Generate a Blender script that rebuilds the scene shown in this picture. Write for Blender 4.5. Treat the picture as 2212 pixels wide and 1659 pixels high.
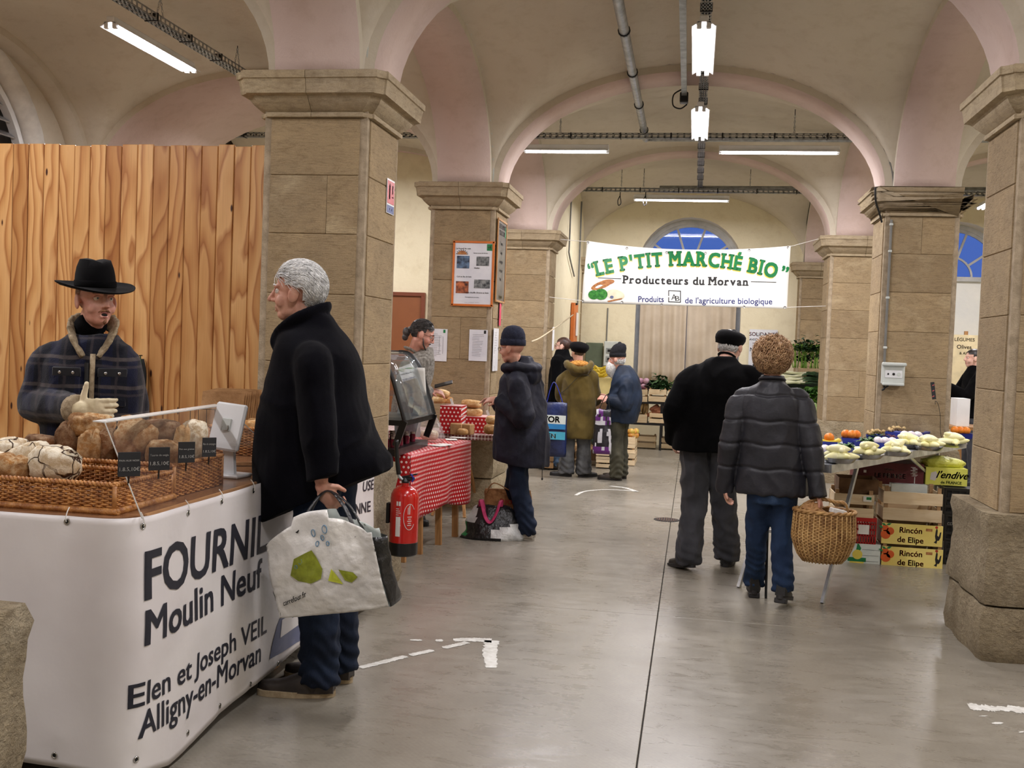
import bpy, math, random
import numpy as np
from math import pi, sin, cos, sqrt, radians as rad
from mathutils import Vector, Matrix, Euler, noise as mnoise

for _o in list(bpy.data.objects): bpy.data.objects.remove(_o)
SC = bpy.context.scene; COL = SC.collection
# ---------------------------------------------------------------- camera
F_PX, YAW, PITCH, ROLL = 2252.0, .1716, .0352, .038
cam_d = bpy.data.cameras.new('camera'); cam = bpy.data.objects.new('camera', cam_d); COL.objects.link(cam)
cam_d.sensor_fit = 'HORIZONTAL'; cam_d.sensor_width = 36; cam_d.lens = 36*F_PX/2212
cam_d.clip_start = .05; cam_d.clip_end = 200
_F = Vector((-sin(YAW)*cos(PITCH), cos(YAW)*cos(PITCH), -sin(PITCH))); _R0 = Vector((cos(YAW), sin(YAW), 0)); _U0 = _R0.cross(_F)
_R = cos(ROLL)*_R0+sin(ROLL)*_U0; _U = -sin(ROLL)*_R0+cos(ROLL)*_U0
_m = Matrix((_R, _U, -_F)).transposed().to_4x4(); _m.translation = (0, 0, 1.5); cam.matrix_world = _m
SC.camera = cam
# ---------------------------------------------------------------- world, exposure
SC.view_settings.view_transform = 'Standard'; SC.view_settings.look = 'None'
SC.view_settings.gamma = 1; SC.view_settings.use_curve_mapping = False
SC.view_settings.exposure = EXPOSURE = .64
SC.cycles.max_bounces = 7; SC.cycles.glossy_bounces = 3; SC.cycles.transmission_bounces = 4; SC.cycles.caustics_reflective = False; SC.cycles.caustics_refractive = False
W = bpy.data.worlds.new('world'); SC.world = W; W.use_nodes = True
W.node_tree.nodes['Background'].inputs[0].default_value = (.10, .20, .62, 1)
W.node_tree.nodes['Background'].inputs[1].default_value = .55
# ---------------------------------------------------------------- ceiling lamps' light (one per fluorescent fitting)
LAMPS = [  # x, y, z, length, axis  (fittings in view first, then the ones of the bays behind the camera)
    (-.03, 7.85, 3.74, 1.25, 'y'), (-.04, 10.35, 3.74, 1.35, 'y'), (-4.28, 7.65, 3.74, 1.25, 'y'),
    (-1.50, 11.6, 3.72, .95, 'x'), (.80, 11.6, 3.72, 1.26, 'x'), (-.28, 15.3, 3.73, 1.36, 'x'),
    (-4.28, 11.4, 3.74, 1.25, 'y'), (3.92, 8.0, 3.74, 1.25, 'y'), (3.92, 11.6, 3.74, 1.25, 'y'), (3.92, 15.2, 3.74, 1.25, 'y'),
    (-.03, 4.3, 3.74, 1.25, 'y'), (-.03, 1.0, 3.74, 1.25, 'y'), (-4.28, 4.2, 3.74, 1.25, 'y'), (-4.28, .9, 3.74, 1.25, 'y'),
    (3.92, 4.3, 3.74, 1.25, 'y'), (3.92, .9, 3.74, 1.25, 'y')]
LAMP_W = 36.0
for _i, (_x, _y, _z, _l, _a) in enumerate(LAMPS):
    _d = bpy.data.lights.new('fluorescent_light', 'AREA'); _d.shape = 'RECTANGLE'; _d.size = _l; _d.size_y = .12
    _d.energy = LAMP_W*(_l/1.25); _d.color = (1.0, .962, .99)
    _o = bpy.data.objects.new('fluorescent_light', _d); COL.objects.link(_o); _o.location = (_x, _y, _z-.055)
    if _a == 'y': _o.rotation_euler = (0, 0, pi/2)
# ---------------------------------------------------------------- helpers
V = np.array
def ray(x, y): return _F*F_PX+_R*(x-1106)+_U*(829.5-y)
def at(x, y, Y=None, X=None, Z=None):
    r = ray(x, y); t = Y/r.y if Y is not None else X/r.x if X is not None else (Z-1.5)/r.z
    return V((r.x*t, r.y*t, 1.5+r.z*t))
def nz(v):
    v = np.asarray(v, float); n = np.linalg.norm(v); return v/n if n > 1e-12 else v
def rotz(a): return V(((cos(a), -sin(a), 0), (sin(a), cos(a), 0), (0, 0, 1)))
def eul(x, y, z): return np.array(Euler((x, y, z)).to_matrix())
I3 = np.eye(3)
def tag(o, label=None, cat=None, group=None, kind=None):
    if label: o['label'] = label
    if cat: o['category'] = cat
    if group: o['group'] = group
    if kind: o['kind'] = kind
    return o
def empty(name, label=None, cat=None, loc=(0, 0, 0), rz=0, group=None, kind=None):
    o = bpy.data.objects.new(name, None); COL.objects.link(o); o.location = tuple(loc); o.rotation_euler = (0, 0, rz)
    o.empty_display_size = .1
    return tag(o, label, cat, group, kind)
def link(name, me, parent=None, loc=None, rz=None):
    o = bpy.data.objects.new(name, me); COL.objects.link(o); o.parent = parent
    if loc is not None: o.location = tuple(loc)
    if rz is not None: o.rotation_euler = (0, 0, rz) if not hasattr(rz, '__len__') else tuple(rz)
    return o
def copy_tree(o, parent=None):
    c = o.copy(); COL.objects.link(c); c.parent = parent
    for ch in [x for x in bpy.data.objects if x.parent == o]: copy_tree(ch, c)
    return c
def copy_thing(root, kids, loc, rz=None, label=None):
    c = root.copy(); COL.objects.link(c); c.location = tuple(loc)
    if rz is not None: c.rotation_euler = (0, 0, rz) if not hasattr(rz, '__len__') else tuple(rz)
    if label: c['label'] = label
    for k in kids:
        d = k.copy(); COL.objects.link(d); d.parent = c
    return c
_CB = {}
def _cbox():
    # unit chamfered box template: vertex = sign * (half - bevel on two axes)
    vs, idx = [], {}
    for sx in (-1, 1):
        for sy in (-1, 1):
            for sz in (-1, 1):
                for a in range(3):
                    idx[(sx, sy, sz, a)] = len(vs); vs.append((sx, sy, sz, a))
    fs = []
    for a in range(3):
        b, c = (a+1) % 3, (a+2) % 3
        for s in (-1, 1):
            q = []
            for (u, w) in ((-1, -1), (1, -1), (1, 1), (-1, 1)):
                k = [0, 0, 0]; k[a] = s; k[b] = u; k[c] = w; q.append(idx[(*k, a)])
            fs.append(q if s > 0 else q[::-1])
    for a in range(3):
        b, c = (a+1) % 3, (a+2) % 3
        for u in (-1, 1):
            for w in (-1, 1):
                k0 = [0, 0, 0]; k0[a] = -1; k0[b] = u; k0[c] = w; k1 = list(k0); k1[a] = 1
                q = [idx[(*k0, b)], idx[(*k1, b)], idx[(*k1, c)], idx[(*k0, c)]]
                fs.append(q if u*w < 0 else q[::-1])
    for sx in (-1, 1):
        for sy in (-1, 1):
            for sz in (-1, 1):
                q = [idx[(sx, sy, sz, a)] for a in range(3)]
                fs.append(q if sx*sy*sz > 0 else q[::-1])
    return vs, fs
_CBV, _CBF = _cbox()
class MB:
    """collects geometry; .build() links ONE mesh object"""
    def __init__(s): s.v = []; s.f = []; s.m = []; s.n = 0; s.mi = 0
    def add(s, v, f, mi=None):
        v = np.asarray(v, float).reshape(-1, 3); s.v.append(v)
        mi = s.mi if mi is None else mi
        n = s.n
        for q in f: s.f.append([i+n for i in q]); s.m.append(mi)
        s.n += len(v); return s
    def box(s, c, d, R=I3, bev=0):
        c = V(c, float); h = V(d, float)/2
        if bev:
            b = min(bev, h.min()*.95)
            vs = [[k[i]*(h[i]-(0 if i == k[3] else b)) for i in range(3)] for k in _CBV]
            return s.add(V(vs)@R.T+c, _CBF)
        vs = V([(x, y, z) for x in (-1, 1) for y in (-1, 1) for z in (-1, 1)])*h
        return s.add(vs@R.T+c, [(0, 1, 3, 2), (4, 6, 7, 5), (0, 4, 5, 1), (2, 3, 7, 6), (0, 2, 6, 4), (1, 5, 7, 3)])
    def bar(s, a, b, w, h, up=(0, 0, 1), bev=0):
        a = V(a, float); b = V(b, float); d = nz(b-a); x = np.cross(up, d)
        if np.linalg.norm(x) < 1e-6: x = np.cross((1, 0, 0), d)
        x = nz(x); z = np.cross(d, x)
        return s.box((a+b)/2, (w, np.linalg.norm(b-a), h), np.array([x, d, z]).T, bev)
    def rings(s, rs, close=False, cap0=True, cap1=True):
        rs = [np.asarray(r, float) for r in rs]; n = len(rs[0]); f = []
        m = len(rs)
        for i in range(m if close else m-1):
            a, b = i*n, ((i+1) % m)*n
            for j in range(n):
                k = (j+1) % n; f.append((a+j, a+k, b+k, b+j))
        if not close:
            if cap0: f.append(tuple(range(n))[::-1])
            if cap1: f.append(tuple(range((m-1)*n, m*n)))
        return s.add(np.concatenate(rs), f)
    def tube(s, path, r, n=8, up=(0, 0, 1), flat=1.0, cap=True, sup=2.0, close=False):
        """path of points, r scalar / list of scalars / list of (ru, rv)"""
        P = [V(p, float) for p in path]; m = len(P); rs = []; prev = None
        for i in range(m):
            if close: d = nz(P[(i+1) % m]-P[i-1])
            else: d = nz(P[min(i+1, m-1)]-P[max(i-1, 0)])
            if prev is None:
                x = np.cross(up, d)
                if np.linalg.norm(x) < 1e-3: x = np.cross((0, 1, 0), d)
            else: x = prev-d*(prev@d)
            x = nz(x); prev = x; y = np.cross(d, x)
            q = r[i] if hasattr(r, '__len__') else r
            ru, rv = q if hasattr(q, '__len__') else (q, q*flat)
            a = np.arange(n)*2*pi/n; ca, sa = np.cos(a), np.sin(a)
            if sup != 2.0: ca = np.sign(ca)*abs(ca)**(2/sup); sa = np.sign(sa)*abs(sa)**(2/sup)
            rs.append(P[i]+np.outer(ca*ru, x)+np.outer(sa*rv, y))
        return s.rings(rs, close, cap, cap)
    def cyl(s, a, b, r0, r1=None, n=12): return s.tube([a, b], [r0, r0 if r1 is None else r1], n)
    def lathe(s, prof, n=16, c=(0, 0, 0), R=I3, cap0=True, cap1=True, sy=1.0):
        a = np.arange(n)*2*pi/n; rs = []
        for (r, z) in prof:
            q = np.stack([np.cos(a)*r, np.sin(a)*r*sy, np.full(n, z)], 1); rs.append(q@R.T+V(c, float))
        return s.rings(rs, False, cap0, cap1)
    def ell(s, c, r, R=I3, nu=12, nv=8, fn=None):
        c = V(c, float); r = V(r if hasattr(r, '__len__') else (r, r, r), float); vs = [(0, 0, -1)]; f = []
        for i in range(1, nv):
            t = -pi/2+pi*i/nv
            for j in range(nu): a = 2*pi*j/nu; vs.append((cos(t)*cos(a), cos(t)*sin(a), sin(t)))
        vs.append((0, 0, 1)); vs = V(vs)
        for j in range(nu): f.append((0, 1+(j+1) % nu, 1+j))
        for i in range(nv-2):
            for j in range(nu):
                a = 1+i*nu; b = a+nu; k = (j+1) % nu; f.append((a+j, a+k, b+k, b+j))
        e = len(vs)-1; a = 1+(nv-2)*nu
        for j in range(nu): f.append((a+j, a+(j+1) % nu, e))
        if fn is not None: vs = fn(vs)
        return s.add((vs*r)@R.T+c, f)
    def prism(s, poly, z0, z1, R=I3, c=(0, 0, 0)):
        n = len(poly); a = V([(x, y, z0) for x, y in poly]); b = V([(x, y, z1) for x, y in poly])
        return s.rings([a@R.T+V(c, float), b@R.T+V(c, float)])
    def grid(s, fn, nu, nv, thick=0, wrapu=False):
        us = np.linspace(0, 1, nu+1); vs_ = np.linspace(0, 1, nv+1)
        P = V([[fn(u, v) for u in us] for v in vs_]); f = []
        w = nu+1
        for j in range(nv):
            for i in range(nu): f.append((j*w+i, j*w+i+1, (j+1)*w+i+1, (j+1)*w+i))
        if not thick: return s.add(P.reshape(-1, 3), f)
        du = np.gradient(P, axis=1); dv = np.gradient(P, axis=0); N = np.cross(du, dv); N /= np.linalg.norm(N, axis=2, keepdims=True)+1e-12
        A = P.reshape(-1, 3); B = (P-N*thick).reshape(-1, 3); k = len(A)
        f2 = [tuple(i+k for i in q[::-1]) for q in f]; e = []
        for i in range(nu): e += [(i+1, i, i+k, i+1+k), (nv*w+i, nv*w+i+1, nv*w+i+1+k, nv*w+i+k)]
        for j in range(nv): e += [(j*w, (j+1)*w, (j+1)*w+k, j*w+k), ((j+1)*w+nu, j*w+nu, j*w+nu+k, (j+1)*w+nu+k)]
        return s.add(np.concatenate([A, B]), f+f2+e)
    def quad(s, a, b, c, d): return s.add([a, b, c, d], [(0, 1, 2, 3)])
    def verts(s): return np.concatenate(s.v) if s.v else np.zeros((0, 3))
    def xf(s, R=I3, t=(0, 0, 0)):
        s.v = [v@np.asarray(R).T+V(t, float) for v in s.v]; return s
    def warp(s, fn):
        s.v = [np.asarray([fn(p) for p in v]) for v in s.v]; return s
    def mesh(s, name, mat, smooth=False):
        me = bpy.data.meshes.new(name); me.from_pydata(s.verts().tolist(), [], s.f)
        for m in (mat if isinstance(mat, (list, tuple)) else [mat]):
            if m: me.materials.append(m)
        if any(s.m): me.polygons.foreach_set('material_index', s.m)
        if smooth is True: me.polygons.foreach_set('use_smooth', [True]*len(me.polygons))
        me.update()
        if smooth and smooth is not True: smooth_by_angle(me, smooth)
        return me
    def build(s, name, mat, parent=None, smooth=False, loc=None, rz=None, label=None):
        o = link(name, s.mesh(name, mat, smooth), parent, loc, rz)
        if label: o['label'] = label
        return o
def smooth_by_angle(me, ang):
    me.polygons.foreach_set('use_smooth', [True]*len(me.polygons))
    me.set_sharp_from_angle(angle=rad(ang))
def cr(pts, k=6, close=False):
    """Catmull-Rom resample"""
    P = [V(p, float) for p in pts]; n = len(P); out = []
    for i in range(n if close else n-1):
        g = (lambda j: P[j % n]) if close else (lambda j: P[min(max(j, 0), n-1)])
        a, b, c, d = g(i-1), g(i), g(i+1), g(i+2)
        for t in np.arange(k)/k: out.append(.5*((2*b)+(-a+c)*t+(2*a-5*b+4*c-d)*t*t+(-a+3*b-3*c+d)*t**3))
    if not close: out.append(P[-1])
    return out
def quadmap(c00, c10, c01, c11, cu=None):
    """c00 bottom-left, c10 bottom-right, c01 top-left, c11 top-right"""
    return lambda u, v: (1-u)*(1-v)*c00+u*(1-v)*c10+(1-u)*v*c01+u*v*c11
def proj(P): P = V(P, float)-V((0, 0, 1.5)); d = P@V(_F); return 1106+F_PX*(P@V(_R))/d, 829.5-F_PX*(P@V(_U))/d
def fbm(p, s=1.0, o=0.0): return mnoise.noise(Vector((p[0]*s+o, p[1]*s+o*1.7, p[2]*s-o)))
# ---------------------------------------------------------------- text
def text_mb(txt, h=1.0, off=0.0, align='LEFT', sx=1.0, space=1.0, shear=0.0):
    """flat text as an MB in the xy plane, cap height h (bold by curve offset)"""
    off0 = off; off = 0.
    cu = bpy.data.curves.new('t', 'FONT'); cu.body = txt; cu.size = 1.0; cu.offset = off; cu.align_x = align
    cu.space_character = space; cu.shear = shear; cu.resolution_u = 3
    ob = bpy.data.objects.new('t', cu); COL.objects.link(ob)
    dg = bpy.context.evaluated_depsgraph_get(); me = bpy.data.meshes.new_from_object(ob.evaluated_get(dg))
    vs = V([v.co[:] for v in me.vertices]).reshape(-1, 3) if len(me.vertices) else np.zeros((0, 3))
    fs = [list(p.vertices) for p in me.polygons]
    bpy.data.objects.remove(ob); bpy.data.curves.remove(cu); bpy.data.meshes.remove(me)
    m = MB(); k = h/.72
    if len(vs):   # heavier weights are struck several times, slightly shifted
        e = off0*.8
        for dx, dy in (((0, 0),) if not e else ((-e, -e), (e, -e), (-e, e), (e, e), (0, 0))): m.add((vs+V((dx, dy, 0)))*V((k*sx, k, 1)), fs)
    return m
def put_text(par, name, txt, o, ux, uy, h, mat, off=0., align='LEFT', sx=1., lift=.0015, space=1., shear=0., mb=None, nrm=None):
    """text lying on the plane through o with axes ux, uy (unit vectors)"""
    ux, uy = nz(ux), nz(uy); nn = nz(np.cross(ux, uy)); o = V(o, float)+nn*lift
    t = mb or text_mb(txt, h, off, align, sx, space, shear)
    t.warp(lambda p: o+ux*p[0]+uy*p[1])
    return t.build(name, mat, par)
# ---------------------------------------------------------------- materials
class NT:
    def __init__(s, name):
        s.m = bpy.data.materials.new(name); s.m.use_nodes = True; s.t = s.m.node_tree; s.b = s.t.nodes['Principled BSDF']
        s.tc = None
    def n(s, typ, **kw):
        x = s.t.nodes.new('ShaderNode'+typ)
        for k, v in kw.items():
            if k.startswith('i_'):
                key = k[2:]; key = int(key) if key.isdigit() else key.replace('_', ' ')
                s.set(x.inputs[key], v)
            else: setattr(x, k, v)
        return x
    def set(s, inp, v):
        if isinstance(v, bpy.types.NodeSocket): s.t.links.new(v, inp)
        elif isinstance(v, (tuple, list)) and inp.type == 'RGBA' and len(v) == 3: inp.default_value = (*v, 1)
        else: inp.default_value = v
    def co(s, scale=None, rnd=0, kind='Object'):
        tc = s.n('TexCoord'); out = tc.outputs[kind]
        if rnd:
            oi = s.n('ObjectInfo'); mu = s.n('VectorMath', operation='SCALE'); s.set(mu.inputs[0], (13.1*rnd, 7.7*rnd, 5.3*rnd)); s.set(mu.inputs['Scale'], oi.outputs['Random'])
            ad = s.n('VectorMath', operation='ADD', i_0=out, i_1=mu.outputs[0]); out = ad.outputs[0]
        if scale is not None:
            mp = s.n('Mapping'); s.set(mp.inputs['Vector'], out); mp.inputs['Scale'].default_value = scale; out = mp.outputs[0]
        return out
    def noise(s, scale=5, detail=3, rough=.55, vec=None, dist=0):
        x = s.n('TexNoise'); x.inputs['Scale'].default_value = scale; x.inputs['Detail'].default_value = detail
        x.inputs['Roughness'].default_value = rough; x.inputs['Distortion'].default_value = dist
        if vec is not None: s.set(x.inputs['Vector'], vec)
        return x.outputs['Fac']
    def ramp(s, fac, stops, interp='LINEAR'):
        x = s.n('ValToRGB'); s.set(x.inputs[0], fac); e = x.color_ramp.elements; x.color_ramp.interpolation = interp
        while len(e) < len(stops): e.new(.5)
        for k, (p, c) in enumerate(stops):
            e[k].position = p; e[k].color = (*c, 1) if len(c) == 3 else c
        return x.outputs[0]
    def mix(s, fac, a, b, mode='MIX'):
        x = s.n('Mix', data_type='RGBA', blend_type=mode); s.set(x.inputs[0], fac); s.set(x.inputs[6], a); s.set(x.inputs[7], b); return x.outputs[2]
    def math(s, op, a, b=0., c=None):
        x = s.n('Math', operation=op); s.set(x.inputs[0], a); s.set(x.inputs[1], b)
        if c is not None: s.set(x.inputs[2], c)
        return x.outputs[0]
    def mr(s, v, a, b, c=0., d=1.):
        x = s.n('MapRange'); s.set(x.inputs[0], v)
        for i, q in enumerate((a, b, c, d)): x.inputs[i+1].default_value = q
        return x.outputs[0]
    def bump(s, h, strength=.3, dist=.01, nrm=None):
        x = s.n('Bump'); x.inputs['Strength'].default_value = strength; x.inputs['Distance'].default_value = dist; s.set(x.inputs['Height'], h)
        if nrm is not None: s.set(x.inputs['Normal'], nrm)
        s.set(s.b.inputs['Normal'], x.outputs[0]); return x.outputs[0]
    def out(s, col=None, rough=None, metal=None, spec=None):
        if col is not None: s.set(s.b.inputs['Base Color'], col)
        if rough is not None: s.set(s.b.inputs['Roughness'], rough)
        if metal is not None: s.b.inputs['Metallic'].default_value = metal
        if spec is not None: s.b.inputs['Specular IOR Level'].default_value = spec
        return s.m
def L(c):
    """sRGB 0-255 -> linear"""
    return tuple((x/255/12.92 if x/255 <= .04045 else ((x/255+.055)/1.055)**2.4) for x in c)
_MC = {}
def mat(name, c, rough=.6, metal=0., c2=None, ns=8., bump=0., bs=None, bd=.01, spec=.5, sheen=0, coat=0, emit=None, est=0, det=4, stretch=None, rnd=0, lo=.35, hi=.65):
    """plain procedural material: colour c (sRGB), varied towards c2 by noise, with fine bump"""
    if name in _MC: return _MC[name]
    t = NT(name); c = L(c); c2 = L(c2) if c2 else tuple(x*.82 for x in c)
    co = t.co(stretch, rnd=1)
    nf = t.noise(ns, det, vec=co)
    col = t.ramp(nf, [(lo, c2), (hi, c)])
    if rnd:
        oi = t.n('ObjectInfo'); col = t.mix(1.0, col, t.ramp(oi.outputs['Random'], [(0, (1-rnd,)*3), (1, (1+rnd*.3,)*3)]), 'MULTIPLY')
    t.out(col, t.mr(nf, .3, .7, min(1, rough+.06), max(.02, rough-.06)), metal, spec)
    if bump: t.bump(t.noise(bs or ns*6, 4, vec=co), bump, bd)
    if sheen: t.b.inputs['Sheen Weight'].default_value = sheen
    if coat: t.b.inputs['Coat Weight'].default_value = coat; t.b.inputs['Coat Roughness'].default_value = .1
    if emit: t.b.inputs['Emission Color'].default_value = (*L(emit), 1); t.b.inputs['Emission Strength'].default_value = est
    _MC[name] = t.m; return t.m
def m_stone(name, ca, cb, cc, band=14., rough=.9, bstr=.5, rough_=0):
    t = NT(name); co = t.co(None, 1); cs = t.co((1.2, 1.2, 9) if not rough_ else (1, 1, 1.4), 1)
    big = t.noise(2.2, 5, .6, co, .4); fine = t.noise(band, 6, .7, cs, .5); grain = t.noise(160, 3, .7, co)
    c = t.ramp(big, [(.3, L(ca)), (.55, L(cb)), (.75, L(cc))])
    c = t.mix(.55, c, t.ramp(fine, [(.3, (.5, .47, .43)), (.48, (1, 1, 1)), (.70, (1.16, 1.13, 1.06))]), 'MULTIPLY')
    c = t.mix(.35, c, t.ramp(grain, [(.35, (.6, .58, .54)), (.6, (1.08, 1.08, 1.08))]), 'MULTIPLY')
    mid = t.noise(9, 6, .75, t.co((1, 1, 2.2), 1), 1.2); c = t.mix(.7, c, t.ramp(mid, [(.32, (.66, .62, .56)), (.5, (1, 1, 1)), (.7, (1.12, 1.1, 1.06))]), 'MULTIPLY')
    oi = t.n('ObjectInfo'); c = t.mix(1., c, t.ramp(oi.outputs['Random'], [(0, (.86, .83, .79)), (.5, (1, .99, .97)), (1, (1.12, 1.1, 1.05))]), 'MULTIPLY')
    wn = t.noise(38, 5, .6, cs, .3)
    t.out(c, rough, 0, .25)
    h = t.math('ADD', t.math('MULTIPLY', fine, .9), t.math('ADD', t.math('MULTIPLY', grain, .25), t.math('MULTIPLY', wn, .5)))
    t.bump(h, bstr, .012 if not rough_ else .035); return t.m
def m_plaster(name, ca, cb, bstr=.25, dirty=(.8, .76, .7)):
    t = NT(name); co = t.co()
    n1 = t.noise(.9, 5, .6, co, .3); n2 = t.noise(7, 6, .65, co); n3 = t.noise(90, 3, .6, co)
    c = t.ramp(n1, [(.3, L(cb)), (.7, L(ca))]); c = t.mix(.5, c, t.ramp(n2, [(.25, dirty), (.5, (1, 1, 1))]), 'MULTIPLY')
    t.out(c, .85, 0, .25); t.bump(t.math('ADD', t.math('MULTIPLY', n2, 1.), t.math('MULTIPLY', n3, .12)), bstr, .03); return t.m
STONE = m_stone('sandstone', (172, 152, 120), (156, 138, 110), (186, 170, 140))
STONE_CAP = m_stone('sandstone_moulding', (178, 164, 138), (168, 153, 128), (188, 174, 150), band=6., bstr=.35)
STONE_ROUGH = m_stone('weathered_base_stone', (202, 188, 160), (174, 160, 134), (220, 208, 184), band=34., bstr=1., rough_=1)
MORTAR = mat('mortar', (176, 160, 136), .95, c2=(150, 136, 114), ns=20, bump=.4, spec=.2)
PINK = m_plaster('pink_plaster', (216, 196, 188), (206, 184, 175))
CREAM = m_plaster('cream_plaster', (216, 208, 192), (204, 195, 178))
CREAMW = m_plaster('pale_yellow_wall_plaster', (234, 225, 196), (225, 215, 184))
def m_floor():
    t = NT('polished_concrete'); co = t.co()
    n1 = t.noise(.7, 6, .6, co, .6); n2 = t.noise(5, 7, .7, co, .4); n3 = t.noise(60, 4, .6, co); n4 = t.noise(1.6, 4, .5, t.co((1, .25, 1)), 1.2)
    c = t.ramp(n1, [(.25, L((118, 112, 101))), (.5, L((137, 131, 119))), (.75, L((152, 146, 135)))])
    n5 = t.noise(14, 6, .7, t.co((.35, 1, 1)), .8); wv = t.n('TexWave', bands_direction='DIAGONAL'); wv.inputs['Scale'].default_value = 24; wv.inputs['Distortion'].default_value = 1.5; t.set(wv.inputs['Vector'], co)
    c = t.mix(.6, c, t.ramp(n2, [(.3, (.80, .79, .77)), (.55, (1, 1, 1)), (.8, (1.12, 1.12, 1.12))]), 'MULTIPLY')
    c = t.mix(.42, c, t.ramp(n5, [(.32, (.80, .78, .75)), (.5, (1, 1, 1)), (.72, (1.22, 1.22, 1.22))]), 'MULTIPLY')
    c = t.mix(.35, c, t.ramp(n3, [(.3, (.75, .75, .75)), (.6, (1.08, 1.08, 1.08))]), 'MULTIPLY')
    c = t.mix(.10, c, t.ramp(wv.outputs['Fac'], [(.3, (.7, .7, .7)), (.7, (1.1, 1.1, 1.1))]), 'MULTIPLY')
    r = t.math('ADD', t.mr(n5, .3, .7, .20, .34), t.mr(n4, .35, .65, .0, .08))
    t.out(c, r, 0, .5); t.bump(t.math('ADD', t.math('MULTIPLY', n3, .15), n2), .04, .01); return t.m
FLOOR = m_floor()
def m_pine():
    t = NT('pine_board'); oi = t.n('ObjectInfo'); co = t.co(None, 3)
    st = t.n('Mapping', i_Vector=co); st.inputs['Scale'].default_value = (1, 1, .22)
    dn = t.noise(2.2, 3, .5, st.outputs[0]); wob = t.noise(9, 3, .5, st.outputs[0])
    sx = t.n('SeparateXYZ', i_0=co); off = t.math('MULTIPLY', oi.outputs['Random'], 37.)
    # cathedral grain: contours of a stretched noise field
    fld = t.math('ADD', t.math('MULTIPLY', dn, 13.), t.math('ADD', t.math('MULTIPLY', sx.outputs[0], 9.), t.math('MULTIPLY', wob, .6)))
    w = t.math('FRACT', fld)
    g = t.ramp(w, [(0, L((170, 112, 62))), (.15, L((196, 142, 86))), (.5, L((216, 168, 110))), (.85, L((222, 176, 120))), (1, L((182, 126, 74)))])
    fine = t.noise(220, 2, .5, t.co((1, 1, .02), 3))
    g = t.mix(.3, g, t.ramp(fine, [(.3, (.72, .66, .6)), (.6, (1.05, 1.05, 1.05))]), 'MULTIPLY')
    vo = t.n('TexVoronoi', i_Vector=t.co((8.5, 8.5, 2.6), 3)); vo.inputs['Scale'].default_value = 1.0
    kn = t.ramp(vo.outputs['Distance'], [(0, L((58, 28, 12))), (.045, L((80, 42, 20))), (.075, (1, 1, 1))])
    g = t.mix(1., g, kn, 'MULTIPLY')
    g = t.mix(1., g, t.ramp(oi.outputs['Random'], [(0, (.66, .53, .40)), (.25, (.92, .86, .78)), (.6, (1.0, .97, .93)), (.85, (.82, .72, .60)), (1, (.70, .56, .42))]), 'MULTIPLY')
    t.out(g, .45, 0, .4); t.bump(w, .08, .004); return t.m
PINE = m_pine()
def m_wood(name, ca, cb, scale=1., rough=.5, axis=(1, 1, .1), rnd=.25):
    t = NT(name); co = t.co(axis, 2); n = t.noise(26*scale, 4, .6, co, .6); n2 = t.noise(5*scale, 3, .5, co)
    c = t.ramp(n, [(.3, L(cb)), (.6, L(ca))]); c = t.mix(.5, c, t.ramp(n2, [(.3, (.8, .76, .72)), (.65, (1.05, 1.05, 1.05))]), 'MULTIPLY')
    oi = t.n('ObjectInfo'); c = t.mix(1., c, t.ramp(oi.outputs['Random'], [(0, (1-rnd,)*3), (1, (1.05,)*3)]), 'MULTIPLY')
    t.out(c, rough, 0, .35); t.bump(n, .15, .004); return t.m
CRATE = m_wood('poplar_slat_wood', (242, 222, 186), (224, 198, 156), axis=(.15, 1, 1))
CRATE_D = m_wood('dark_slat_wood', (186, 150, 108), (150, 116, 78), axis=(.15, 1, 1))  # darker brown slat wood: crate posts and bottoms, rails, brown crates
LEGWOOD = m_wood('trestle_wood', (188, 142, 92), (150, 106, 62))
COUNTER = m_wood('laminate_counter_wood', (170, 124, 88), (138, 96, 64), rough=.22, axis=(.12, 1, 1))
def m_bread(name, crust, dark, flour, famt=.5, cracks=False):
    t = NT(name); co = t.co(None, 2); n1 = t.noise(9, 5, .6, co, .5); n2 = t.noise(45, 5, .7, co); n3 = t.noise(160, 3, .7, co)
    c = t.ramp(n1, [(.3, L(dark)), (.62, L(crust))])
    fl = t.math('MULTIPLY', t.mr(n2, .42, .58, 0, 1), t.mr(n1, .32, .62, 0, famt*2))
    geo = t.n('NewGeometry'); up = t.n('SeparateXYZ', i_0=geo.outputs['Normal']); fl = t.math('MULTIPLY', fl, t.mr(up.outputs[2], -.3, .5, .25, 1))
    x = t.n('Clamp', i_0=fl); c = t.mix(x.outputs[0], c, L(flour))
    h = t.math('ADD', n2, t.math('MULTIPLY', n3, .4))
    if cracks:
        vo = t.n('TexVoronoi', feature='DISTANCE_TO_EDGE'); vo.inputs['Scale'].default_value = 13
        wv = t.n('VectorMath', operation='ADD', i_0=co); nn = t.n('TexNoise'); nn.inputs['Scale'].default_value = 9; s2 = t.n('VectorMath', operation='SCALE'); s2.inputs['Scale'].default_value = .12
        t.set(nn.inputs['Vector'], co); t.set(s2.inputs[0], nn.outputs['Color']); t.set(wv.inputs[1], s2.outputs[0]); t.set(vo.inputs['Vector'], wv.outputs[0])
        k = t.mr(vo.outputs['Distance'], .012, .045, 0, 1); k = t.math('MAXIMUM', k, t.mr(t.noise(5, 2, .5, co), .52, .60, 0, 1))
        c = t.mix(k, L((62, 36, 20)), c); h = t.math('ADD', h, t.math('MULTIPLY', k, 2.))
    t.out(c, .85, 0, .2); t.bump(h, .7, .006); return t.m
BREAD = m_bread('brown_bread_crust', (178, 128, 74), (98, 60, 30), (216, 196, 158), .42)
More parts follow.
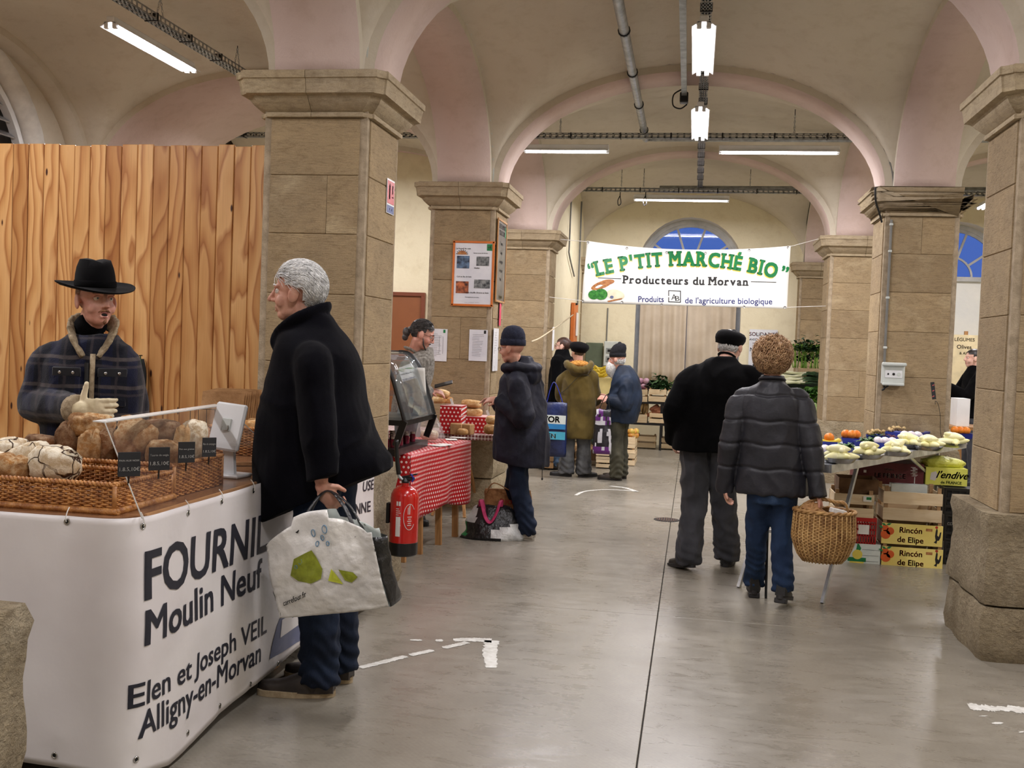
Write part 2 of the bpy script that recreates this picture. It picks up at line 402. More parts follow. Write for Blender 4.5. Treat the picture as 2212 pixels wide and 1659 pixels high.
BREAD_D = m_bread('dark_rye_crust', (126, 84, 52), (66, 40, 22), (186, 164, 132), .3)
BREAD_L = m_bread('floured_loaf_crust', (214, 196, 164), (150, 112, 72), (238, 228, 206), 1.)
BREAD_C = m_bread('cracked_floured_crust', (226, 212, 182), (176, 146, 104), (242, 234, 214), 1., True)
BREAD_G = m_bread('golden_bread_crust', (204, 160, 104), (168, 118, 66), (228, 204, 162), .5)
WICK = mat('willow_wicker', (208, 148, 82), .38, c2=(146, 88, 40), ns=26, bump=.3, coat=.15, rnd=.1)
WICK_D = mat('dark_willow_wicker', (150, 100, 54), .45, c2=(92, 54, 24), ns=20, bump=.3)
WICK_H = mat('shopping_basket_wicker', (190, 150, 92), .5, c2=(128, 88, 46), ns=14, bump=.3)
# cloth
WOOL_BLACK = mat('black_navy_wool', (9, 9, 16), .95, c2=(4, 4, 9), ns=4, bump=.5, bs=260, bd=.003, spec=.08, sheen=.03)
WOOL_BLK2 = mat('black_fleece', (8, 8, 10), .97, c2=(4, 4, 5), ns=5, bump=.5, bs=220, bd=.003, spec=.08, sheen=.02)
FELT = mat('black_felt', (9, 9, 12), .9, c2=(5, 5, 7), ns=7, bump=.3, bs=260, bd=.002, spec=.12, sheen=.03)
NAVY = mat('navy_parka_cotton', (28, 30, 46), .7, c2=(16, 17, 28), ns=5, bump=.3, bs=60, bd=.006, spec=.3)
BLUEJ = mat('blue_jacket_nylon', (26, 44, 68), .62, c2=(14, 26, 44), ns=5, bump=.3, bs=40, bd=.006, spec=.35)
OLIVE = mat('olive_wool', (100, 84, 40), .92, c2=(74, 61, 27), ns=5, bump=.4, bs=240, bd=.003, spec=.2, sheen=.15)
MUSTARD = mat('mustard_knit', (206, 150, 70), .9, c2=(150, 96, 36), ns=60, bump=.8, bs=90, bd=.006)
CHARC = mat('charcoal_padded_nylon', (38, 38, 45), .55, c2=(26, 26, 31), ns=6, bump=.25, bs=70, bd=.005, spec=.4)
GREYTR = mat('dark_grey_flannel', (60, 61, 67), .85, c2=(44, 45, 50), ns=6, bump=.4, bs=260, bd=.002, sheen=.1)
GREYTR2 = mat('mid_grey_cord', (104, 106, 108), .85, c2=(76, 78, 82), ns=9, bump=.4, bs=160, bd=.003)
KHAKI = mat('dark_khaki_cotton', (72, 70, 54), .85, c2=(50, 49, 38), ns=6, bump=.4, bs=160, bd=.003)
def m_denim(name, c, c2, fade):
    t = NT(name); co = t.co(None, 1); n = t.noise(3.2, 4, .6, co, .3); w = t.noise(300, 2, .6, t.co((1, 1, .25), 1)); f = t.noise(10, 4, .6, co)
    k = t.ramp(n, [(.35, L(c2)), (.55, L(c)), (.75, L(fade))]); k = t.mix(.45, k, t.ramp(w, [(.3, (.62, .64, .7)), (.65, (1.15, 1.15, 1.15))]), 'MULTIPLY')
    k = t.mix(.4, k, t.ramp(f, [(.3, (.7, .7, .75)), (.6, (1.05, 1.05, 1.05))]), 'MULTIPLY')
    t.out(k, .85, 0, .25); t.bump(w, .4, .003); return t.m
DENIM_D = m_denim('dark_denim', (24, 36, 56), (15, 22, 38), (38, 52, 76))
DENIM_M = m_denim('blue_denim', (38, 58, 88), (26, 42, 68), (66, 86, 112))
DENIM_F = m_denim('faded_denim', (84, 112, 146), (56, 82, 116), (120, 146, 172))
def m_plaid():
    t = NT('navy_plaid_wool'); co = t.co(); n = t.noise(24, 4, .6, co); n2 = t.noise(220, 2, .6, co)
    wob = t.n('VectorMath', operation='ADD', i_0=co); q = t.n('TexNoise'); q.inputs['Scale'].default_value = 6; t.set(q.inputs['Vector'], co)
    q2 = t.n('VectorMath', operation='SCALE'); q2.inputs['Scale'].default_value = .03; t.set(q2.inputs[0], q.outputs['Color']); t.set(wob.inputs[1], q2.outputs[0])
    s = t.n('SeparateXYZ', i_0=wob.outputs[0])
    def stripe(v, period, w, ph=0.):
        fr = t.math('FRACT', t.math('ADD', t.math('DIVIDE', v, period), ph)); d = t.math('ABSOLUTE', t.math('SUBTRACT', fr, .5)); return t.mr(d, w, w+.03, 1, 0)
    c = L((20, 23, 34))
    c = t.mix(t.math('MULTIPLY', stripe(s.outputs[2], .125, .16), .55), c, L((14, 16, 30)))
    c = t.mix(t.math('MULTIPLY', stripe(s.outputs[0], .11, .18), .5), c, L((20, 26, 58)))
    c = t.mix(t.math('MULTIPLY', stripe(s.outputs[2], .125, .05, .35), .75), c, L((84, 77, 76)))
    c = t.mix(t.math('MULTIPLY', stripe(s.outputs[2], .125, .03, .62), .6), c, L((68, 62, 66)))
    c = t.mix(t.math('MULTIPLY', stripe(s.outputs[0], .11, .035, .4), .5), c, L((68, 62, 64)))
    c = t.mix(.7, c, t.ramp(n, [(.3, (.5, .5, .55)), (.6, (1.15, 1.15, 1.15))]), 'MULTIPLY')
    t.out(c, .95, 0, .2); t.bump(t.math('ADD', n, n2), .5, .005); t.b.inputs['Sheen Weight'].default_value = .2; return t.m
PLAID = m_plaid()
SHERPA = mat('sand_fleece', (172, 156, 128), .95, c2=(140, 124, 98), ns=60, bump=.9, bs=120, bd=.005)
KNIT_G = mat('grey_rib_knit', (150, 146, 138), .95, c2=(110, 106, 98), ns=50, bump=.9, bs=110, bd=.006)
GLOVE = mat('cream_glove_knit', (234, 222, 190), .85, c2=(206, 192, 156), ns=12, bump=.3, bs=200, bd=.002)
def m_skin(name, c, c2):
    t = NT(name); co = t.co(); n = t.noise(14, 4, .6, co); n2 = t.noise(90, 3, .6, co)
    c = t.ramp(n, [(.3, L(c2)), (.65, L(c))]); t.out(c, .5, 0, .4); t.bump(t.math('ADD', n2, n), .25, .003)
    t.b.inputs['Subsurface Weight'].default_value = .12; t.b.inputs['Subsurface Radius'].default_value = (.01, .004, .002); t.b.inputs['Subsurface Scale'].default_value = .5
    return t.m
SKIN = m_skin('skin', (212, 164, 142), (188, 128, 108)); SKIN_P = m_skin('pink_skin', (222, 172, 154), (200, 136, 118)); SKIN_L = m_skin('pale_skin', (226, 186, 168), (206, 156, 138))
EYE_W = mat('eye_white', (228, 222, 214), .2); EYE_I = mat('iris', (48, 46, 44), .15); LIP = mat('lips', (170, 100, 92), .5); DARK_IN = mat('dark_interior', (14, 10, 8), .9)
HAIR_W = mat('grey_white_hair', (244, 244, 242), .5, c2=(206, 206, 206), ns=60, stretch=(1, 1, .4), lo=.3, hi=.6); HAIR_D = mat('dark_hair', (44, 36, 32), .45, c2=(20, 16, 15), ns=40)
HAIR_G = mat('greying_dark_hair', (84, 80, 78), .5, c2=(34, 31, 31), ns=50); HAIR_B = mat('sandy_blond_hair', (204, 168, 126), .5, c2=(136, 98, 66), ns=40, lo=.3, hi=.65); HAIR_BR = mat('brown_hair', (74, 46, 34), .45, c2=(44, 26, 20), ns=40)
BEARD_W = mat('white_beard_hair', (234, 234, 232), .6, c2=(190, 190, 188), ns=50); MOUST = mat('ginger_moustache', (150, 104, 72), .7, c2=(110, 72, 48), ns=50)
LEATHER_BR = mat('dark_brown_leather', (58, 48, 42), .5, c2=(36, 29, 25), ns=10, bump=.3, bs=120, bd=.002); LEATHER_BK = mat('black_leather', (22, 22, 24), .45, c2=(12, 12, 13), ns=10, bump=.3, bs=120, bd=.002)
SUEDE_G = mat('light_grey_suede', (176, 170, 158), .9, c2=(146, 140, 128), ns=20, bump=.3); SOLE = mat('tan_rubber_sole', (188, 170, 140), .8, c2=(150, 132, 104), ns=16, bump=.3); SOLE_B = mat('dark_rubber_sole', (36, 34, 34), .7)
# hard things
def m_metal(name, c, rough=.35, met=.9): return mat(name, c, rough, met, c2=tuple(int(x*.82) for x in c), ns=12, bump=.05)
GALV = m_metal('galvanised_steel', (172, 176, 178), .42, .75); STEEL = m_metal('brushed_steel', (196, 196, 196), .25); ALU = m_metal('satin_aluminium', (200, 202, 204), .4, .8)
CHROME = m_metal('chrome', (220, 220, 220), .12, 1.); DARKM = mat('dark_painted_metal', (30, 30, 33), .45, .3); BLACKP = mat('black_plastic', (14, 14, 16), .35); GREYP = mat('grey_conduit_plastic', (120, 120, 116), .6); BLACKW = mat('black_cable', (18, 18, 18), .6)
WHITEP = mat('white_plastic', (238, 240, 242), .35, c2=(224, 227, 230), ns=3); PALEG = mat('pale_grey_plastic', (206, 212, 208), .45, c2=(190, 196, 192), ns=6)
PAPER = mat('white_paper', (236, 234, 228), .8, c2=(222, 220, 214), ns=5, bump=.1, bs=12); KRAFT = mat('kraft_paper', (176, 134, 88), .85, c2=(146, 106, 66), ns=12, bump=.5, bs=30, bd=.01); KRAFT_D = mat('dark_kraft_card', (112, 82, 54), .9, c2=(84, 60, 38), ns=12)
VINYL = mat('white_banner_vinyl', (236, 233, 232), .38, c2=(222, 217, 218), ns=1.6, bump=.12, bs=5, bd=.04, spec=.5); INK = mat('dark_navy_ink', (34, 36, 50), .5); INK_K = mat('black_ink', (18, 16, 16), .6); INK_G = mat('grey_print', (128, 128, 134), .7)
VINYL_B = mat('white_hanging_banner_vinyl', (238, 238, 232), .45, c2=(228, 230, 228), ns=2, bump=.15, bs=4, bd=.05)
RED = mat('glossy_red_paint', (190, 22, 16), .22, coat=.4); RED_C = mat('red_plastic', (176, 26, 24), .4); BLUE_C = mat('blue_plastic_tray', (28, 44, 150), .35); BLUE_P = mat('blue_print', (26, 40, 120), .5)
ORANGE_F = mat('orange_frame_paint', (214, 116, 46), .5); BROWN_D = mat('brown_door_paint', (138, 82, 44), .5, c2=(128, 74, 38), ns=2)
SLATE = mat('chalk_slate', (26, 27, 30), .7, c2=(38, 39, 42), ns=9); CHALK = mat('chalk_writing', (232, 232, 228), .9)
CURTAIN = mat('taupe_curtain_cloth', (204, 190, 170), .85, c2=(188, 173, 152), ns=3, bump=.2, bs=150, bd=.002)
FRAMEP = mat('grey_white_window_paint', (196, 196, 194), .5, c2=(176, 178, 178), ns=8); PAINT_W = mat('worn_white_floor_paint', (222, 222, 216), .6, c2=(196, 194, 186), ns=30)
def m_glass(name, tint=(1, 1, 1), rough=.02, thin=.1, op=.0):
    """thin pane: mostly clear, with a real glossy reflection"""
    t = NT(name); nt = t.t; out = nt.nodes['Material Output']
    tr = t.n('BsdfTransparent'); tr.inputs[0].default_value = (*tint, 1); gl = t.n('BsdfGlossy'); gl.inputs['Roughness'].default_value = rough
    lw = t.n('LayerWeight'); lw.inputs[0].default_value = .5; f2 = t.math('ADD', t.math('MULTIPLY', t.math('POWER', lw.outputs['Facing'], 4.), .55), thin*.5)
    mx = t.n('MixShader'); t.set(mx.inputs[0], f2); t.set(mx.inputs[1], tr.outputs[0]); t.set(mx.inputs[2], gl.outputs[0]); last = mx
    if op:
        df = t.n('BsdfDiffuse'); df.inputs[0].default_value = (.9, .92, .95, 1); m2 = t.n('MixShader'); m2.inputs[0].default_value = op; t.set(m2.inputs[1], mx.outputs[0]); t.set(m2.inputs[2], df.outputs[0]); last = m2
    nt.links.new(last.outputs[0], out.inputs[0]); return t.m
GLASS = m_glass('clear_acrylic', (.98, .98, .98), .03, .03, .01); GLASS_D = m_glass('display_glass', (.8, .85, .87), .02, .10, .03); GLASS_W = m_glass('dusk_window_glass', (.75, .8, .9), .04, .06); FILM = m_glass('clear_plastic_bag_film', (.93, .92, .9), .15, .06, .16)
LENS = m_glass('spectacle_lens', (.95, .96, .97), .02, .04)
def m_emit(name, c, s):
    t = NT(name); e = t.n('Emission'); e.inputs[0].default_value = (*L(c), 1); e.inputs[1].default_value = s; t.t.links.new(e.outputs[0], t.t.nodes['Material Output'].inputs[0]); return t.m
TUBE_E = m_emit('lit_fluorescent_tube', (255, 248, 250), 15.)
def m_dots(name, bg, fg, pitch, r, ax=(0, 1), stagger=True, el=1.):
    t = NT(name); s = t.n('SeparateXYZ', i_0=t.co())
    u = t.math('DIVIDE', s.outputs[ax[0]], pitch); v = t.math('DIVIDE', s.outputs[ax[1]], pitch*el)
    row = t.math('FLOOR', v)
    if stagger: u = t.math('ADD', u, t.math('MULTIPLY', t.math('FLOORED_MODULO', row, 2.), .5))
    fu = t.math('SUBTRACT', t.math('FRACT', u), .5); fv = t.math('SUBTRACT', t.math('FRACT', v), .5)
    d = t.math('SQRT', t.math('ADD', t.math('MULTIPLY', fu, fu), t.math('MULTIPLY', fv, fv)))
    c = t.mix(t.mr(d, r, r+.05, 1, 0), L(bg), L(fg)); t.out(c, .45, 0, .4); return t.m
DOTS = m_dots('red_polka_oilcloth', (188, 26, 34), (240, 214, 210), .03, .24, (1, 2)); DOTS_T = m_dots('red_polka_oilcloth_top', (196, 34, 42), (240, 214, 210), .03, .24, (0, 1)); DOTS_X = m_dots('red_polka_box_paper', (176, 22, 28), (240, 214, 210), .034, .22, (0, 2))
def m_check(name, a, b, pitch):
    t = NT(name); s = t.n('SeparateXYZ', i_0=t.co())
    def st(v): return t.math('GREATER_THAN', t.math('FRACT', t.math('DIVIDE', v, pitch)), .5)
    k = t.math('MULTIPLY', t.math('ADD', st(s.outputs[0]), st(t.math('ADD', s.outputs[2], s.outputs[1]))), .5)
    t.out(t.ramp(k, [(0, L(b)), (.5, tuple((x+y)/2 for x, y in zip(L(a), L(b)))), (1, L(a))], 'CONSTANT') if 0 else t.mix(k, L(a), L(b)), .6); return t.m
GINGHAM = m_check('red_gingham_cloth', (236, 226, 222), (120, 30, 34), .03)
def m_leaf(name, a, b, ns=14): return mat(name, a, .55, c2=b, ns=ns, bump=.4, bs=60, bd=.01, rnd=.2)
LEAF = m_leaf('green_leaf', (92, 140, 52), (44, 88, 30)); LEAF_D = m_leaf('dark_green_leaf', (54, 92, 44), (26, 54, 26)); LEAF_L = m_leaf('light_lettuce_leaf', (146, 186, 76), (92, 142, 50))
ENDIVE = mat('pale_endive', (255, 252, 214), .4, c2=(250, 244, 172), ns=9, stretch=(1, .3, 1)); ORANGEF = mat('orange_peel', (240, 142, 34), .45, c2=(226, 118, 22), ns=20, bump=.3, bs=200, bd=.002)
EGGW = mat('white_turnip_skin', (236, 232, 232), .4, c2=(220, 206, 214), ns=6); LEEK_W = mat('leek_white', (232, 232, 206), .45, c2=(210, 214, 170), ns=10); BANANA = mat('banana_peel', (232, 206, 60), .5, c2=(206, 176, 40), ns=8)
SQUASH = mat('green_squash_skin', (52, 66, 56), .5, c2=(34, 44, 38), ns=10, bump=.3); ROOT_O = mat('sweet_potato_skin', (196, 134, 104), .7, c2=(166, 100, 74), ns=12, bump=.3); PARSN = mat('parsnip_skin', (196, 170, 122), .7, c2=(160, 130, 84), ns=12, bump=.3); TURNIP = mat('purple_turnip_skin', (196, 160, 176), .5, c2=(140, 84, 112), ns=6); APPLE = mat('apple_skin', (206, 132, 60), .35, c2=(196, 176, 72), ns=9); BEET = mat('dark_red_bunch', (110, 40, 62), .6, c2=(74, 22, 40), ns=12)
YEL_B = mat('yellow_printed_card', (236, 218, 128), .6, c2=(228, 206, 110), ns=4); YEL_C = mat('lime_yellow_card', (226, 226, 104), .6, c2=(214, 216, 90), ns=4); BURG = mat('burgundy_printed_card', (98, 20, 30), .5, c2=(80, 14, 24), ns=4); WHITE_B = mat('white_printed_card', (220, 228, 224), .6, c2=(200, 212, 208), ns=9); YELBAG = mat('yellow_green_plastic_bag', (222, 224, 110), .4, c2=(196, 196, 70), ns=10, bump=.6, bs=14, bd=.03)
INK_R = mat('dark_red_print', (170, 44, 24), .6); INK_GR = mat('green_print', (22, 132, 74), .45, c2=(14, 116, 62), ns=3); INK_Y = mat('yellow_print', (236, 216, 92), .5); INK_LB = mat('light_blue_print', (86, 140, 178), .6); INK_OL = mat('olive_green_print', (150, 160, 40), .5, c2=(120, 128, 24), ns=30); INK_BR = mat('brown_print', (142, 84, 44), .6, c2=(190, 132, 76), ns=30); INK_P = mat('pink_print', (214, 60, 96), .5); INK_LG = mat('lime_print', (196, 204, 60), .5); INK_S = mat('slate_blue_print', (104, 112, 146), .5); INK_T = mat('tomato_print', (222, 96, 36), .5)
# ================================================================= SETTING
XL, XR = -2.161, 1.880; XWL, XWR = -6.2, 5.92
YR = [-1.6, 2.17, 5.96, 9.76, 13.46, 17.16]
ZS = 2.99; RISE = 1.03; HS = .312; AW = .25
STR = 'structure'
# ---- floor: slabs with sawn joints
fl = empty('floor', 'polished grey concrete hall floor with sawn joints', None, kind=STR)
MB().box((-.14, 7, -.06), (13, 22, .08)).build('joint_filler', mat('dark_joint_filler', (48, 44, 40), .9), fl)
xs = [-6.5, -.14, 6.3]; ys = [-3.8, 2.17, 5.97, 9.76, 13.46, 17.6]
for i in range(2):
    for j in range(5):
        m = MB(); m.box(((xs[i]+xs[i+1])/2, (ys[j]+ys[j+1])/2, -.03), (xs[i+1]-xs[i]-.005, ys[j+1]-ys[j]-.004, .06), bev=.002)
        m.build('concrete_slab', FLOOR, fl)
# ---- pillars
def sqpoly(h, c=.05, s=.012, n=1):
    q = [(h-c, -h), (h-c, -h+s), (h-s, -h+c), (h, -h+c)]; out = []
    for k in range(4):
        a = k*pi/2; out += [(x*cos(a)-y*sin(a), x*sin(a)+y*cos(a)) for x, y in q]
    return out
def clip(poly, s, left, ax=0):
    out = []; n = len(poly); ins = (lambda p: p[ax] <= s) if left else (lambda p: p[ax] >= s)
    for i in range(n):
        a, b = poly[i], poly[(i+1) % n]
        if ins(a): out.append(a)
        if ins(a) != ins(b):
            t = (s-a[ax])/(b[ax]-a[ax]); out.append(tuple(a[k]+t*(b[k]-a[k]) for k in range(2)))
    return out
def stack(prof, cut=None, left=True, c=.05, s=.012, ax=0, yclip=None):
    m = MB(); rs = []
    for (h, z) in prof:
        p = sqpoly(h, c, s)
        if cut is not None: p = clip(p, cut, left, ax)
        if yclip is not None: p = clip(p, yclip, True, 1)
        rs.append(V([(x, y, z) for x, y in p]))
    return m.rings(rs)
CAPP = [(.314, 2.752), (.334, 2.754), (.337, 2.766), (.334, 2.778), (.322, 2.782), (.334, 2.79), (.352, 2.806), (.372, 2.826), (.386, 2.845), (.391, 2.858), (.412, 2.861), (.424, 2.866), (.428, 2.90), (.434, 2.935), (.437, 2.942), (.445, 2.946), (.446, 2.982), (.436, 2.99)]
COURSE = [.752, 1.05, 1.37, 1.76, 2.10, 2.43, 2.752]
def base_block(z0, z1, h, seed, erode=0.):
    m = MB(); rs = []; n = 10; lv = max(4, int((z1-z0)/.05))
    for k in range(lv+1):
        z = z0+(z1-z0)*k/lv; e = -.012 if k in (0, lv) else 0; pts = []
        for sd in range(4):
            a = sd*pi/2
            for i in range(n):
                u = -1+2*i/n; hh = h+e; x, y = hh, u*hh
                if abs(u) > .97: x -= .012; y *= .97
                px, py = x*cos(a)-y*sin(a), x*sin(a)+y*cos(a)
                d = fbm((px, py, z), 4.5, seed)*.022+fbm((px, py, z), 16, seed)*.008-erode*exp_bump(z, .60, .10)
                r = 1+d/h; pts.append((px*r, py*r, z))
        rs.append(V(pts))
    return m.rings(rs)
def exp_bump(z, c, w): return math.exp(-((z-c)/w)**2)
random.seed(5)
def pillar(x, y, label, seed, cuts=None, half=False, erode=0., bh=.40):
    r = empty('stone_pillar', label, 'pillar', (x, y, 0), kind=STR); yc = .02 if half else None
    core = MB().box((0, -.12 if half else 0, 1.55), (.608, .35 if half else .608, 2.6)); core.build('mortar_core', MORTAR, r)
    if not half:
        for z0, z1, nm in ((0, .277, 'base_stone'), (.289, .752, 'base_stone')):
            base_block(z0, z1, bh, seed+z0*9, erode if z0 > .1 else erode*.3).build(nm, STONE_ROUGH, r, smooth=50)
    else: MB().box((0, -.17, .37), (.8, .42, .74), bev=.02).build('base_stone', STONE_ROUGH, r)
    for k in range(6):
        z0, z1 = COURSE[k]+.0008, COURSE[k+1]-.0012
        prof = [(.3065, z0), (.3112, z0+.004), (HS, (z0+z1)/2), (.3112, z1-.004), (.3065, z1)]
        c = (cuts or {}).get(k)
        if c is None: stack(prof, yclip=yc).build('stone', STONE, r)
        else:
            stack(prof, c-.0012, True, yclip=yc).build('stone', STONE, r); stack(prof, c+.0012, False, yclip=yc).build('stone', STONE, r)
    c = (cuts or {}).get('c', 0.)
    stack(CAPP, c-.0015, True, yclip=yc).build('capital_stone', STONE_CAP, r, smooth=35); stack(CAPP, c+.0015, False, yclip=yc).build('capital_stone', STONE_CAP, r, smooth=35)
    return r
pillar(XL, YR[1], 'stone pillar at the left picture edge, only its rough base showing beside the bread banner', 1.3, {2: .05}, erode=.016, bh=.412)
PL1 = pillar(XL, YR[2], 'large stone pillar in the left foreground behind the white-haired customer', 2.1, {1: .05, 4: .08, 'c': -.02}, erode=.02)
pillar(XL, YR[3], 'stone pillar on the left carrying the orange-framed poster', 3.7, {0: -.05, 2: .02, 'c': -.02})
pillar(XL, YR[4], 'farther left stone pillar behind the woman with glasses', 4.4, {1: -.05, 'c': -.05})
PR1 = pillar(XR, YR[2], 'large stone pillar cut by the right edge of the picture', 5.5, {2: .1, 5: .05, 'c': .1}, erode=.026)
PR2 = pillar(XR, YR[3], 'stone pillar on the right behind the endive table with a grey socket box', 6.1, {5: .0, 'c': .3})
pillar(XR, YR[4], 'farther right stone pillar beside the leeks and lettuces', 7.9, {1: .1, 'c': .1})
pillar(XR, 17.16, 'engaged stone pillar on the back wall right of the white banner', 8.2, {}, half=True)
pillar(XL, 17.16, 'engaged stone pillar on the back wall behind the infill wall', 8.8, {}, half=True)
pillar(XR, YR[1], 'stone pillar outside the picture on the near right', 9.4, {})
# ---- arches: ring of masonry, pink soffit and cream edge
def arch(name, axis, c, lo, hi, y0, y1, mats=None, rise=RISE, th=.085, label=None, n=36):
    """axis 'x': spans lo..hi in x, occupies y0..y1 in y; axis 'y': the other way round"""
    m = MB(); a = (hi-lo)/2; mid = (hi+lo)/2; rs = []
    for i in range(n+1):
        t = pi-pi*i/n; ci, si = cos(t), sin(t)
        p, q = (mid+a*ci, ZS+rise*si), (mid+(a+th)*ci, ZS+(rise+th)*si)
        pts = [(p[0], y0, p[1]), (p[0], y1, p[1]), (q[0], y1, q[1]), (q[0], y0, q[1])]
        if axis == 'y': pts = [(b, aa, z) for (aa, b, z) in pts]
        rs.append(V(pts))
    m.rings(rs)
    o = m.build(name, [CREAM if mats else PINK, CREAM], None, smooth=False)
    k = [0, 1, 1, 1]
    o.data.polygons.foreach_set('material_index', [k[i % 4] if i < n*4 else 1 for i in range(len(o.data.polygons))])
    for i, p in enumerate(o.data.polygons): p.use_smooth = i % 4 == 0
    return tag(o, label, None, None, STR)
CX = [XWL, XL, XR, XWR]
nt = 0
for j, y in enumerate(YR[:5]):
    for i in range(3):
        lo, hi = CX[i]+HS, CX[i+1]-HS; y1 = y+AW
        if i == 0 and j == 3: y1 = 11.3
        nt += 1; arch(f'trim_{nt}', 'x', None, lo, hi, y-AW, y1, label='pink plastered arch crossing the %s at bay line %d' % (('left aisle', 'nave', 'right aisle')[i], j))
for j in range(5):
    lo, hi = YR[j]+HS, YR[j+1]-HS
    for x, s in ((XL, 'left'), (XR, 'right')):
        nt += 1; arch(f'trim_{nt}', 'y', None, lo, hi, x-AW, x+AW, label='pink plastered arch along the %s pillar row, bay %d' % (s, j+1))
for j in range(5):   # wall arches
    for x0, x1, s in ((-6.24, -5.95, 'left'), (5.67, 5.96, 'right')):
        nt += 1; arch(f'trim_{nt}', 'y', None, YR[j]+HS, YR[j+1]-HS, x0, x1, label='plastered arch against the %s outer wall, bay %d' % (s, j+1), mats=1)
for j in range(6):   # pier blocks above the capitals
    for x in (XL, XR):
        nt += 1; tag(MB().box((x, min(YR[j], 17.0), 3.6), (.5, .5 if j < 5 else .3, 1.24)).build(f'trim_{nt}', CREAM), None, None, None, STR)
# ---- vaults
def vault(x0, x1, y0, y1, lbl, n=30):
    m = MB(); xc, yc, A, B = (x0+x1)/2, (y0+y1)/2, (x1-x0)/2, (y1-y0)/2; H = RISE+.06
    def fn(u, v):
        u = -cos(pi*u); v = -cos(pi*v)
        a, b = H*sqrt(max(0, 1-u*u)), H*sqrt(max(0, 1-v*v)); k = .07*min(1, a/.3)*min(1, b/.3)
        d = a-b; z = (a+b+sqrt(d*d+k*k))/2-(k*.5 if k else 0)*(1 if 0 else 0)
        return (xc+A*u, yc+B*v, ZS+z+.13*(1-u*u)*(1-v*v)+.012*fbm((u*2, v*2, 0), 1.3, x0+y0)*(1-u*u)*(1-v*v))
    m.grid(lambda u, v: fn(u, v), n, n); m.f = [q[::-1] for q in m.f]
    return m.build('ceiling', CREAM, None, smooth=True)
for j in range(5):
    for i in range(3):
        y0 = YR[j]+AW; y1 = YR[j+1]-AW if j < 4 else 17.12
        if i == 0 and j == 3: y0 = 11.3
        o = vault(CX[i]+AW, CX[i+1]-AW, y0, y1, ''); o.name = 'ceiling'; tag(o, 'cream groin vault over the %s, bay %d' % (('left aisle', 'nave', 'right aisle')[i], j+1), None, None, STR)
tag(MB().box((0, 7, 4.5), (13.5, 22, .1)).build('ceiling', CREAM), 'flat slab over the vaults, out of sight', None, None, STR)
# ---- walls with openings
def holed_wall(name, u0, u1, z0, z1, cont, plane, fix, depth, label, m_=None, sgn=1):
    """wall in plane 'y' (u=x) or 'x' (u=y) at coordinate fix; cont = closed opening contour (u,z) ccw; reveal of given depth"""
    cu = sum(p[0] for p in cont)/len(cont); cz = sum(p[1] for p in cont)/len(cont); inn, out = [], []
    def edge(th):
        c, s = cos(th), sin(th); ts = []
        if c > 1e-9: ts.append((u1-cu)/c)
        if c < -1e-9: ts.append((u0-cu)/c)
        if s > 1e-9: ts.append((z1-cz)/s)
        if s < -1e-9: ts.append((z0-cz)/s)
        t = min(ts); return (cu+c*t, cz+s*t)
    A = [(math.atan2(p[1]-cz, p[0]-cu), p) for p in cont]
    for cu_, cz_ in ((u0, z0), (u1, z0), (u1, z1), (u0, z1)):
        th = math.atan2(cz_-cz, cu_-cu)
        k = min(range(len(A)), key=lambda i: abs((A[i][0]-th+pi) % (2*pi)-pi)); A.append((th, None))
    A.sort(key=lambda q: q[0]); n = len(A)
    for i in range(n):   # fill the missing contour points by interpolation
        if A[i][1] is None:
            a = next(A[(i-k) % n] for k in range(1, n) if A[(i-k) % n][1]); b = next(A[(i+k) % n] for k in range(1, n) if A[(i+k) % n][1])
            d = (b[0]-a[0]) % (2*pi) or 1; t = ((A[i][0]-a[0]) % (2*pi))/d
            A[i] = (A[i][0], tuple(a[1][k]+t*(b[1][k]-a[1][k]) for k in range(2)), 1)
    f = (lambda u, z, d=0.: (u, fix+d*sgn, z)) if plane == 'y' else (lambda u, z, d=0.: (fix+d*sgn, u, z))
    m = MB(); P = [f(*a[1]) for a in A]; Q = [f(*edge(a[0])) for a in A]; D = [f(*a[1], depth) for a in A]; E_ = [f(*edge(a[0]), depth) for a in A]
    fs = []
    for i in range(n):
        k = (i+1) % n; fs += [(i, k, n+k, n+i), (i, 2*n+i, 2*n+k, k), (2*n+i, 3*n+i, 3*n+k, 2*n+k), (n+i, n+k, 3*n+k, 3*n+i)]
    m.add(P+Q+D+E_, fs)
    return tag(m.build(name, m_ or CREAMW), label, None, None, STR)
def arch_contour(c, hw, sill, spring, n=18):
    return [(c-hw, sill), (c, sill), (c+hw, sill)]+[(c+hw*cos(pi*i/n), spring+hw*sin(pi*i/n)) for i in range(n+1)]
YB = 17.1
holed_wall('wall_back', -1.86, 2.0, 0, 4.6, arch_contour(-.13, .84, .96, 2.86), 'y', YB, .45, 'pale yellow back wall of the nave with a tall arched window')
holed_wall('wall_back_right', 2.0, 6.1, 0, 4.6, arch_contour(3.92, .84, .96, 2.86), 'y', YB, .45, 'pale back wall of the right aisle with an arched window')
tag(MB().box((-4.3, 17.3, 2.2), (4.8, .4, 4.6)).build('wall_back_left', CREAMW), 'back wall of the left aisle', None, None, STR)
tag(MB().box((-1.97, 15.3, 2.2), (.24, 3.4, 4.6)).build('wall_infill', CREAMW), 'pale infill wall between the farther left pillar and the back wall', None, None, STR)
tag(MB().box((-4.3, 13.46, 2.2), (3.8, .24, 4.6)).build('wall_aisle_end', CREAMW), 'pale wall closing the left aisle behind the second pillar', None, None, STR)
lun = [(7.86-1.28, 2.75), (7.86, 2.75)]+[(7.86+1.28*cos(pi*i/20), 2.8+1.28*sin(pi*i/20)) for i in range(21)]
holed_wall('wall_left', -3.8, 17.4, 0, 4.6, lun, 'x', -6.15, .4, 'left outer wall with a louvred half-round window', CREAM, -1)
